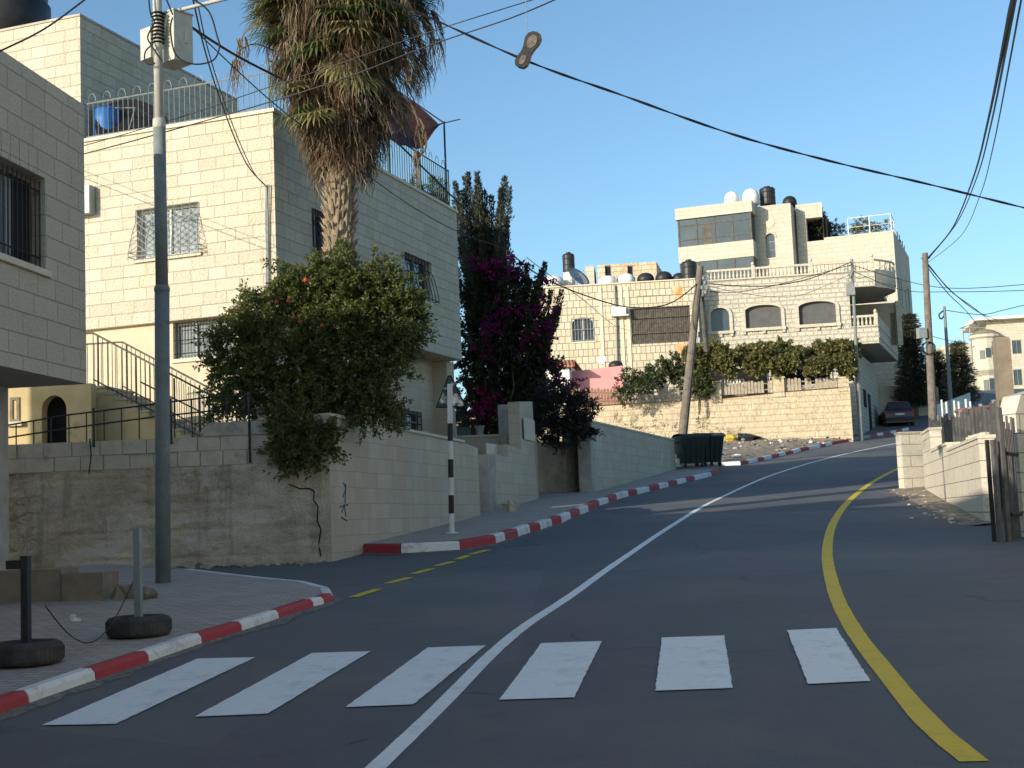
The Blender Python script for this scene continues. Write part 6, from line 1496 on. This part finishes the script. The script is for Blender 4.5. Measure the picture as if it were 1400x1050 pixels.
def conifer(x, ytop, ybase, Y, wpx, label, mat, tiers=15, upt=.15):
    b = at(x, ybase, Y); t = at(x, ytop, Y); H_ = t.z - b.z; R0 = wpx * Y / F / 2
    o = thing('conifer', label, 'tree', b); m = MB(); m.tube([b - Vector((0, 0, 1)), b.lerp(t, .5), t], [.2, .1, .02], 8); Cs, Ds = [], []
    for i in range(tiers):
        f = (i + .3) / tiers; z = b.z + H_ * f; R_ = R0 * (1 - f) ** .75 + .12
        nb = 9
        for j in range(nb):
            q = j * 2 * pi / nb + i * .7 + random.uniform(-.2, .2); d = np.array((cos(q), sin(q), upt + random.uniform(-.12, .12))); L = R_ * random.uniform(.75, 1.1); n = int(40 + 75 * L)
            tt_ = rng.uniform(0.05, 1, n); c = np.array((b.x, b.y, z)) + d * (tt_ * L)[:, None] + np.array((0, 0, 1)) * (.25 * tt_ ** 2 * L)[:, None]; side = rng.normal(size=(n, 3)) * (.13 + .12 * L * (1 - tt_))[:, None]; side[:, 2] *= .45
            Cs.append(c + side); Ds.append(np.tile(d, (n, 1)) + side * 2.5 + rng.normal(size=(n, 3)) * .35)
            m.tube([Vector((b.x, b.y, z)), Vector((b.x, b.y, z)) + Vector(d) * L * .9], [.04, .01], 3, cap=False)
    leafmesh('crown', np.concatenate(Cs), np.concatenate(Ds), .26, .055, M[mat], o); m.build('trunk', M['bark'], o)
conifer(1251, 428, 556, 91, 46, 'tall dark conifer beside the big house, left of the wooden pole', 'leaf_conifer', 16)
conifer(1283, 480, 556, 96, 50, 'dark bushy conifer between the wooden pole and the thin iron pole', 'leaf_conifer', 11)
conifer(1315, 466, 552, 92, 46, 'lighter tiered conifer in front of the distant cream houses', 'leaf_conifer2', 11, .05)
# weeds on the bank
for k, (x, y) in enumerate(((845, 580), (868, 582), (890, 585), (915, 590), (962, 588), (965, 580))):
    p = at(x, y + 8, 68 if x < 930 else 69.5); C_, D_ = twigs([(p + Vector((0, 0, .35)), (.5, .3, .35))], 90, 14, .4, .6, .1)
    tag(leafmesh('dry_weed', C_, D_, .12, .03, M['leaf_dry' if k % 2 == 0 else 'leaf_purple'], None, (p.x, p.y, p.z)), ['dry straw coloured weed above the far end of the low wall', 'dark weed tuft above the low wall, left one', 'dry weed tuft along the low wall coping, middle', 'dark weed tuft just left of the leaning pole foot', 'dry weed clump right of the leaning pole foot', 'dark thistle above the green bins'][k], 'weed', 'weeds on the dirt bank')

# ------------------------------------------------------------------ bins, car, rubbish
M['bin'] = noisy('green_bin_plastic', (.016, .027, .024), (.030, .042, .038), 4, .55, .1, c3=(.05, .06, .05), c3lo=.66)
def make_bin(p, az, label):
    f = Fr(p.x, p.y, az); t = thing('waste_bin', label, 'bin', p, 'green wheeled waste bins')
    z = p.z; m = MB()
    def ring(h, a, b): return [f.w(-a, b, z + h), f.w(a, b, z + h), f.w(a, -b, z + h), f.w(-a, -b, z + h)]
    A_, B_ = ring(.18, .40, .28), ring(1.14, .50, .42)
    m.add(A_ + B_, [(3, 2, 1, 0), (0, 1, 5, 4), (1, 2, 6, 5), (2, 3, 7, 6), (3, 0, 4, 7), (4, 5, 6, 7)])
    for u in (-.34, -.11, .11, .34): m.bar(f.w(u * .9, .315, z + .22), f.w(u * 1.05, .45, z + 1.08), .022)
    m.box(f, -.54, .54, -.46, .46, z + 1.10, z + 1.17); m.build('body', M['bin'], t)
    m = MB(); L = 8
    for i in range(L):
        a0, a1 = pi * i / L, pi * (i + 1) / L
        m.quad(f.w(-.52, .46 * cos(a0), z + 1.175 + .10 * sin(a0)), f.w(.52, .46 * cos(a0), z + 1.175 + .10 * sin(a0)), f.w(.52, .46 * cos(a1), z + 1.175 + .10 * sin(a1)), f.w(-.52, .46 * cos(a1), z + 1.175 + .10 * sin(a1)))
    m.build('lid', M['bin'], t)
    for u in (-.34, .34):
        for v in (-.26, .26): m = MB(); m.lathe(f.w(u - .03, v, z + .09), [(.03, 0), (.09, 0), (.09, .06), (.03, .06)], 12, 0, f.U); m.build('wheel', M['rubber'], t)
    for s in (-1, 1): m = MB(); m.tube([f.w(s * .48, -.15, z + .95), f.w(s * .59, -.15, z + .95), f.w(s * .59, .15, z + .95), f.w(s * .48, .15, z + .95)], .02, 5); m.build('handle', M['iron'], t)
q = gr(945, 640, .16); make_bin(q, 74, 'left one of two dark green wheeled bins at the pavement end')
q2 = gr(970, 638, .16); make_bin(q2 + Vector((0, .3, 0)), 62, 'right one of two dark green wheeled bins at the pavement end')
bagpt = at(917, 628, q.y + .2); bagpt.z = gz(bagpt.y) + .16
for k, (dx, dy, r, mat) in enumerate(((0, 0, .28, 'plastic_black'), (.22, -.1, .2, 'white_paint'), (-.2, .1, .2, 'plastic_black'))):
    m = MB(); m.blob(bagpt + Vector((dx, dy, r * .8)), r, rough=.35, n=12); m.blob(bagpt + Vector((dx, dy, r * 1.7)), r * .3, rough=.5, n=7)
    tag(m.build('rubbish_bag', M[mat], smooth=True), ['black rubbish bag leaning on the left green bin', 'white rubbish bag squeezed beside the left green bin', 'small black rubbish bag at the end of the low wall'][k], 'rubbish bag')
M['yellow'] = noisy('yellow_plastic', (.55, .42, .05), (.62, .5, .10), 6, .5, .1)
M['debris'] = noisy('grey_rubble', (.22, .21, .19), (.36, .34, .31), 6, .9, .4)
verge = lambda x, y: (lambda p: p)(gr(x, y, .0))
def on_bank(x, y, Yr=(48, 71)):
    # first hit with the bank mesh built above
    d = ray(x, y); best = None
    for i in range(39):
        for j in range(nb_):
            p = rows_[i][j]
            e = (Vector((d.x * p.y, p.y, EYE + d.z * p.y)) - p).length
            if best is None or e < best[0]: best = (e, p)
    return best[1].copy()
p = on_bank(1000, 600); m = MB(); m.blob(p + Vector((0, 0, .15)), .28, rough=.35, n=9, sq=(1.5, 1, .7)); tag(m.build('plastic_bag', M['yellow']), 'yellow plastic bag lying on the dirt bank', 'rubbish bag')
p = on_bank(1025, 601); m = MB(); m.blob(p + Vector((0, 0, .14)), .35, rough=.4, n=9, sq=(1.7, 1, .6)); tag(m.build('rubbish_bag', M['plastic_black']), 'flattened black rubbish bag right of the yellow bag', 'rubbish bag')
m = MB()
for k in range(200):
    i = random.randrange(1, 38); j = random.randrange(1, nb_); p = rows_[i][j] + Vector((random.uniform(-.4, .4), random.uniform(-.3, .3), .02))
    m.blob(p, random.choice((.03, .05, .07)) * random.uniform(.6, 1.4), rough=.5, n=6, sq=(1.3, 1, .6), mi=random.choice((0, 0, 0, 1, 2)))
struct(m.build('rubble', [M['debris'], M['white_paint'], M['plastic_black']]), 'stuff')
m = MB()
for k in range(45):
    i = random.randrange(1, 9); j = random.randrange(1, 7); p = rows_[i][j] + Vector((random.uniform(-.4, .4), random.uniform(-.3, .3), .03)); a = random.uniform(0, 6)
    d = Vector((cos(a), sin(a), random.uniform(-.2, .4))) * random.uniform(.1, .3); s = Vector((-sin(a), cos(a), random.uniform(-.3, .3))) * random.uniform(.04, .12); m.quad(p - d - s, p + d - s, p + d + s, p - d + s, random.choice((0, 0, 1, 2)))
struct(m.build('litter_scraps', [M['white_paint'], M['debris'], M['plastic_black']]), 'stuff')
# car
cp_ = gr(1238, 583, .05); cp_.y += 1; cp_.z = gz(cp_.y) + .03
CA = Fr(cp_.x, cp_.y, 98)      # u to the right of the rear, v backwards towards the camera
ck = thing('parked_car', 'dark maroon hatchback parked nose away at the end of the road', 'car', cp_)
M['carpaint'] = noisy('dark_maroon_car_paint', (.065, .011, .015), (.08, .014, .019), 2, .25, 0, spec=.6)
m = MB(); z = cp_.z
prof = [(0.02, .28, .80), (.0, .55, .83), (.03, .82, .84), (.10, .98, .82), (.28, 1.34, .64), (.42, 1.50, .58), (1.0, 1.56, .57), (2.1, 1.50, .57), (2.9, 1.05, .76), (3.9, .92, .78), (4.2, .75, .74), (4.25, .35, .72)]
n = len(prof); vs = []
for d, h, w in prof:
    for s in (-1, -.92, .92, 1): vs.append(CA.w(s * w, -d, z + h - (.06 if abs(s) == 1 else 0)))
for d, h, w in prof:
    for s in (-1, 1): vs.append(CA.w(s * min(.84, w + .05 + .25 * (h > 1)), -d, z + min(h - .07, .92)))
for d, h, w in prof:
    for s in (-1, 1): vs.append(CA.w(s * .80, -d, z + .28))
b1_, b2_ = 4 * n, 6 * n; fs = []
for i in range(n - 1):
    for j in range(3): fs.append((4 * i + j, 4 * i + j + 1, 4 * i + j + 5, 4 * i + j + 4))
    fs += [(4 * i, b1_ + 2 * i, b1_ + 2 * i + 2, 4 * i + 4), (4 * i + 3, 4 * i + 7, b1_ + 2 * i + 3, b1_ + 2 * i + 1), (b1_ + 2 * i, b2_ + 2 * i, b2_ + 2 * i + 2, b1_ + 2 * i + 2), (b1_ + 2 * i + 1, b1_ + 2 * i + 3, b2_ + 2 * i + 3, b2_ + 2 * i + 1)]
fs.append((b2_, b2_ + 1, 1 + 2, 0)); fs.append((b2_ + 2 * (n - 1), b2_ + 2 * n - 1, 4 * n - 1, 4 * n - 4))
m.add(vs, fs); m.build('body', M['carpaint'], ck)
m = MB(); m.add([CA.w(-.70, .06 - .12, z + 1.02), CA.w(.70, .06 - .12, z + 1.02), CA.w(.56, -.36, z + 1.44), CA.w(-.56, -.36, z + 1.44), CA.w(-.70, -.16, z + 1.0), CA.w(.70, -.16, z + 1.0), CA.w(.56, -.42, z + 1.42), CA.w(-.56, -.42, z + 1.42)], [(0, 1, 2, 3), (4, 7, 6, 5), (0, 4, 5, 1), (1, 5, 6, 2), (2, 6, 7, 3), (3, 7, 4, 0)]); m.build('rear_window', M['glass'], ck)
for s in (-1, 1):
    m = MB(); m.add([CA.w(s * .86, -.35, z + .96), CA.w(s * .86, -2.55, z + .96), CA.w(s * .63, -2.0, z + 1.44), CA.w(s * .63, -.55, z + 1.44)], [(0, 1, 2, 3)]); m.build('side_window', M['glass_blue'], ck)
    m = MB(); m.box(CA, s * .82 - .10, s * .82 + .05 if s < 0 else s * .82 + .02, -.12, .03, z + .78, z + .98); M['taillight'] = M.get('taillight') or noisy('tail_lamp', (.25, .01, .01), (.3, .02, .02), 3, .3, 0); m.build('tail_lamp', M['taillight'], ck)
    for d in (.75, 3.3):
        w = MB(); c = CA.w(s * .78 - .09, -d, z + .31); w.lathe(c, [(.18, 0), (.31, .0), (.33, .04), (.33, .16), (.31, .2), (.18, .2)], 18, 0, CA.U); wo = w.build('wheel', M['rubber'], ck)
        w = MB(); w.lathe(CA.w(s * .78 - .092, -d, z + .31), [(.02, 0), (.19, .0), (.19, .204), (.02, .204)], 14, 0, CA.U); w.build('rim', M['steel'], wo)
m = MB(); m.box(CA, -.80, .80, -.02, .06, z + .30, z + .55); m.build('bumper', M['plastic_black'], ck)
m = MB(); m.box(CA, -.26, .26, .0, .035, z + .66, z + .77); m.build('number_plate', M['white_paint'], ck)

# ------------------------------------------------------------------ utility poles
M['polewood'] = noisy('grey_pole_wood', (.12, .10, .08), (.21, .185, .15), 5, .9, .3)
wp0, wp1 = gr(930, 612, .2), None
YW = 54.0; a, b = at(930, 600, YW), at(957.5, 364, YW); a.z -= .5
up1 = thing('utility_pole', 'weathered wooden pole leaning right behind the green bins', 'pole', a)
m = MB(); m.tube([a, a.lerp(b, .5), b], [.19, .16, .13], 12); m.build('shaft', M['polewood'], up1)
m = MB(); m.tube([at(958, 392, YW + .3), at(966, 480, YW + 1.2)], [.09, .11], 8); m.build('brace', M['fence_dark'], up1)
m = MB()
for x, y in ((962, 383), (964, 389), (960, 396), (967, 396), (965, 402)): m.lathe(at(x, y, YW - .1), [(.03, 0), (.07, .03), (.05, .08), (.07, .12), (.03, .16)], 8)
for _ in range(5): m.tube(spline([at(958 + random.uniform(0, 12), 375 + random.uniform(0, 30), YW - .1) for _ in range(5)], 4), .014, 4)
m.bar(at(955, 385, YW), at(970, 387, YW), .04); m.build('insulator_cluster', M['iron_grey'], up1)
YS_ = 71.0; a, b = at(1177, 594, YS_), at(1164.5, 354, YS_)
up2 = thing('utility_pole', 'slim galvanised pole standing at the corner of the old stone wall', 'pole', a)
m = MB(); m.tube([a - Vector((0, 0, .4)), at(1172, 505, YS_)], .13, 12); m.tube([at(1172, 506, YS_), b], [.09, .075], 10); m.build('shaft', M['polegrey'], up2)
m = MB(); m.box(Fr(*at(1163, 397, YS_ - .1).xy, 90), -.22, .2, -.12, .12, at(1163, 404, YS_).z, at(1163, 388, YS_).z)
for _ in range(7): m.tube(spline([at(1164 + random.uniform(-10, 9), 366 + random.uniform(-8, 26), YS_ - .15) for _ in range(4)], 4), .016, 4)
m.build('junction_box', M['iron_grey'], up2)
YR = 58.0; a, b = at(1275, 585, YR), at(1264.5, 346, YR); a.z -= 1.5
up3 = thing('utility_pole', 'tall straight wooden pole to the right of the parked car', 'pole', a)
m = MB(); m.tube([a, a.lerp(b, .5), b], [.19, .16, .125], 12); m.build('shaft', M['polewood'], up3)
m = MB(); m.box(Fr(*at(1261, 456, YR - .15).xy, 80), -.2, .16, -.15, .12, at(1262, 463, YR).z, at(1262, 449, YR).z); m.build('meter_box', M['iron_grey'], up3)
m = MB(); c = at(1268, 476, YR - .2)
for k in range(4): m.tube([c + Vector((.26 * cos(q) + .02 * k, -.03 * k, .26 * sin(q))) for q in np.linspace(0, 2 * pi, 20)], .013, 4)
m.build('cable_coil', M['cable'], up3)
m = MB(); m.bar(at(1259, 353, YR), at(1272, 352, YR), .035); m.build('cross_arm', M['iron_grey'], up3)
YD = 88.0; a, b = at(1300, 552, YD), at(1291, 419, YD)
up4 = thing('utility_pole', 'thin dark iron pole among the conifers', 'pole', a)
m = MB(); m.tube([a, b], [.14, .09], 8); m.build('shaft', M['polegrey'], up4)
m = MB(); m.tube(spline([at(1291, 424, YD), at(1284, 430, YD), at(1287, 436, YD), at(1293, 428, YD)], 5), .05, 5); m.build('cable_knot', M['cable'], up4)

# ------------------------------------------------------------------ cables
def cable(label, pts, r=.012, k=8, twist=False):
    'pts: (x, y, depth)'
    P = spline([at(*p) for p in pts if not isinstance(p, Vector)], k); m = MB()
    if isinstance(pts[0], Vector): P = [pts[0]] + P
    if isinstance(pts[-1], Vector): P = P + [pts[-1]]
    if twist:
        P = resample(P, .12)
        for s in (0, pi): m.tube([p + Vector((0, cos(i * .9 + s), sin(i * .9 + s))) * r * .75 for i, p in enumerate(P)], r * .75, 4)
    else: m.tube(P, r * .78, 5)
    return tag(m.build('overhead_cable', M['cable']), label, 'cable')
cable('thick twisted black cable carrying the dangling shoe across the sky', [Vector((-6.6, 11, 7.6)), (480, -20, 13), (578, 20, 13), (722, 84, 13), (850, 130, 13.3), (1000, 183, 13.6), (1130, 219, 14), (1270, 252, 14.4), (1400, 284, 14.8), (1500, 308, 15), Vector((9.1, 15.6, 4.9))], .0095, 8, True)
cable('grey cable crossing in front of the palm, lower of two parallel ones', [Vector((9.1, 14, 9)), (780, -10, 17), (700, 24, 17), (590, 61, 17.3), (470, 107, 17.6), (360, 142, 18), (220, 182, 18.8), (100, 214, 22), (60, 222, 29)], .012)
cable('thin grey cable crossing in front of the palm, upper of two parallel ones', [Vector((9.1, 13, 9.3)), (740, -4, 17), (640, 27, 17), (575, 48, 17.3), (470, 85, 17.6), (368, 119, 18), (222, 168, 18.8), (100, 203, 22), (60, 212, 29)], .009)
cable('thin cable running from the lamp pole down across the palm skirt to the house end', [(232, 18, 18.8), (250, 26, 18.9), (368, 136, 20.5), (471, 216, 23.5), (560, 280, 28), (628, 318, 34), (690, 340, 40)], .012)
cable('heavy black cable sagging from behind the palm to the leaning wooden pole', [(236, 20, 19.3), (330, 80, 24), (440, 135, 28.5), (530, 186, 32), (575, 226, 34), (640, 290, 38), (695, 343, 42), (740, 378, 45), (800, 404, 48), (860, 420, 51), (915, 415, 53), (958, 384, 54)], .03)
cable('thin drooping wire from the juniper past the air conditioner', [(720, 352, 43), (770, 390, 47), (800, 412, 49), (840, 445, 66), (862, 452, 75)], .015)
cable('left one of two wires dropping to the cream house corner', [(258, -25, 18.9), (264, 0, 19), (281, 72, 20.5), (306, 150, 23), (336, 222, 26), (363, 254, 26.8)], .016)
cable('right one of two wires dropping to the cream house corner', [(262, -25, 18.9), (270, 4, 19), (285, 70, 20.5), (314, 160, 23), (345, 232, 26), (365, 256, 26.8)], .012)
cable('dark wire cutting across the top left corner of the picture', [(-60, 98, 14), (0, 70, 14), (60, 40, 14), (118, -2, 14), (160, -35, 14)], .013)
for k, (x0, y0, x1, y1, x2, y2, x3, y3, r) in enumerate(((1268, 353, 1302, 312, 1352, 160, 1386, -10, .03), (1269, 354, 1308, 305, 1356, 165, 1390, -10, .022), (1270, 358, 1314, 322, 1358, 200, 1398, -10, .014))):
    cable(['thick cable sweeping up from the tall wooden pole to the top right', 'middle cable sweeping up from the tall wooden pole to the top right', 'thin outer cable sweeping up from the tall wooden pole to the top right'][k], [(x0, y0, 58), (x1, y1, 50), ((x1 + x2) / 2 + 4, (y1 + y2) / 2 + 6, 38), (x2, y2, 26), (x3, y3, 12), Vector((9.15, 2.5 - k * .4, 9.6))], r)
for k, (pts, r) in enumerate((([(1268, 360, 58), (1300, 398, 70), (1330, 420, 85), (1356, 440, 104)], .035), ([(1268, 362, 58), (1305, 402, 70), (1340, 428, 90), (1372, 440, 104)], .03), ([(1267, 364, 58), (1297, 402, 68), (1320, 424, 85), (1336, 444, 104)], .03))):
    cable(['upper wire falling from the tall wooden pole to the distant house', 'outer wire falling from the tall wooden pole to the distant house', 'lower wire falling from the tall wooden pole to the distant house'][k], pts, r)
cable('long wire passing behind the tall wooden pole, upper one', [(1165, 362, 71), (1230, 382, 69), (1300, 394, 64), (1400, 389, 66), (1480, 380, 66)], .022)
cable('long wire passing behind the tall wooden pole, lower one', [(1165, 370, 71), (1232, 396, 69), (1300, 399, 64), (1400, 397, 66), (1480, 392, 66)], .022)
cable('wire linking the thin iron pole with the picture edge', [(1292, 424, 88), (1340, 430, 87), (1372, 424, 84), (1420, 412, 86)], .03)
cable('short wire between the tall wooden pole and the thin iron pole', [(1268, 455, 58), (1282, 462, 68), (1320, 470, 84)], .02)
cable('upper wire hanging between the leaning pole and the galvanised pole', [(962, 387, 54), (1010, 391, 58), (1060, 390, 62), (1110, 380, 66), (1164, 358, 71)], .03)
cable('lower wire hanging between the leaning pole and the galvanised pole', [(966, 398, 54), (1000, 400, 56), (1060, 390, 62.5), (1164, 362, 71)], .02)
cable('slack thin wire looping below the two wires of the big house', [(964, 390, 54), (1010, 400, 58), (1060, 406, 62), (1100, 402, 66), (1163, 375, 71)], .014)
cable('wire from the galvanised pole to the flank of the big house', [(1165, 372, 71), (1180, 380, 76), (1220, 355, 94)], .02)
cable('wire across the middle house front below the roof edge', [(870, 405, 64), (900, 404, 71), (940, 402, 57), (957, 400, 54)], .014)
# hanging shoe
YSH = 12.9; sc_ = at(722, 68, YSH)
sh = thing('hanging_shoe', 'worn shoe dangling from the black cable, sole to the viewer', 'shoe', sc_)
ex = (at(736, 44, YSH) - at(711, 92, YSH)); Ls = ex.length; ex.normalize(); ez = Vector((-.25, -1, -.15)); ez = (ez - ex * ez.dot(ex)).normalized(); ey = ez.cross(ex)
out = [(-.5, .0), (-.47, .11), (-.38, .155), (-.25, .15), (-.08, .12), (.08, .145), (.25, .19), (.38, .175), (.47, .10), (.5, .0), (.47, -.11), (.38, -.17), (.25, -.175), (.08, -.13), (-.08, -.11), (-.25, -.145), (-.38, -.15), (-.47, -.10)]
def sole(m, k, z0, z1, mi=0, sel=lambda a: True):
    P = [(a, b) for a, b in out if sel(a)]; n = len(P); vs = [sc_ + ex * a * Ls * k + ey * b * 1.12 * Ls * k + ez * z for z in (z0, z1) for a, b in P]
    m.add(vs, [tuple(range(n))[::-1], tuple(range(n, 2 * n))] + [(i, (i + 1) % n, n + (i + 1) % n, n + i) for i in range(n)], mi)
M['solerub'] = noisy('worn_sole_rubber', (.025, .023, .021), (.06, .055, .05), 30, .8, .4); M['soletan'] = noisy('worn_sole_patch', (.09, .08, .065), (.20, .18, .15), 25, .85, .4)
m = MB(); sole(m, 1, -.012, .012); m.build('sole', M['solerub'], sh)
m = MB()
for (c0_, c1_, ww, hh) in ((-.30, 0, .075, .13), (.22, .0, .12, .18)):
    n = 14; vs = [sc_ + ex * (c0_ + hh * cos(2 * pi * i / n)) * Ls + ey * (ww * sin(2 * pi * i / n)) * Ls + ez * z for z in (.0125, .018) for i in range(n)]
    m2 = MB(); m2.add(vs, [tuple(range(n, 2 * n))] + [(i, (i + 1) % n, n + (i + 1) % n, n + i) for i in range(n)]); m2.build('tread_patch', M['soletan'], sh)
m = MB(); n = len(out); rings = [(1.0, -.012), (.99, -.03), (.95, -.05), (.85, -.072), (.62, -.088)]
vs = [sc_ + ex * a * Ls * k + ey * b * 1.12 * Ls * k + ez * (z * (1.15 if a < 0 else .8)) for k, z in rings for a, b in out]
m.add(vs, [(i * n + j, i * n + (j + 1) % n, (i + 1) * n + (j + 1) % n, (i + 1) * n + j) for i in range(len(rings) - 1) for j in range(n)] + [tuple(range((len(rings) - 1) * n, len(rings) * n))]); m.build('upper', M['iron_grey'], sh, smooth=True)
m = MB(); m.tube([at(718.5, -12, YSH), at(719.5, 20, YSH), at(721.5, 46, YSH), sc_ + ex * .1 - ez * .04], .003, 4); m.build('lace', M['iron_grey'], sh)
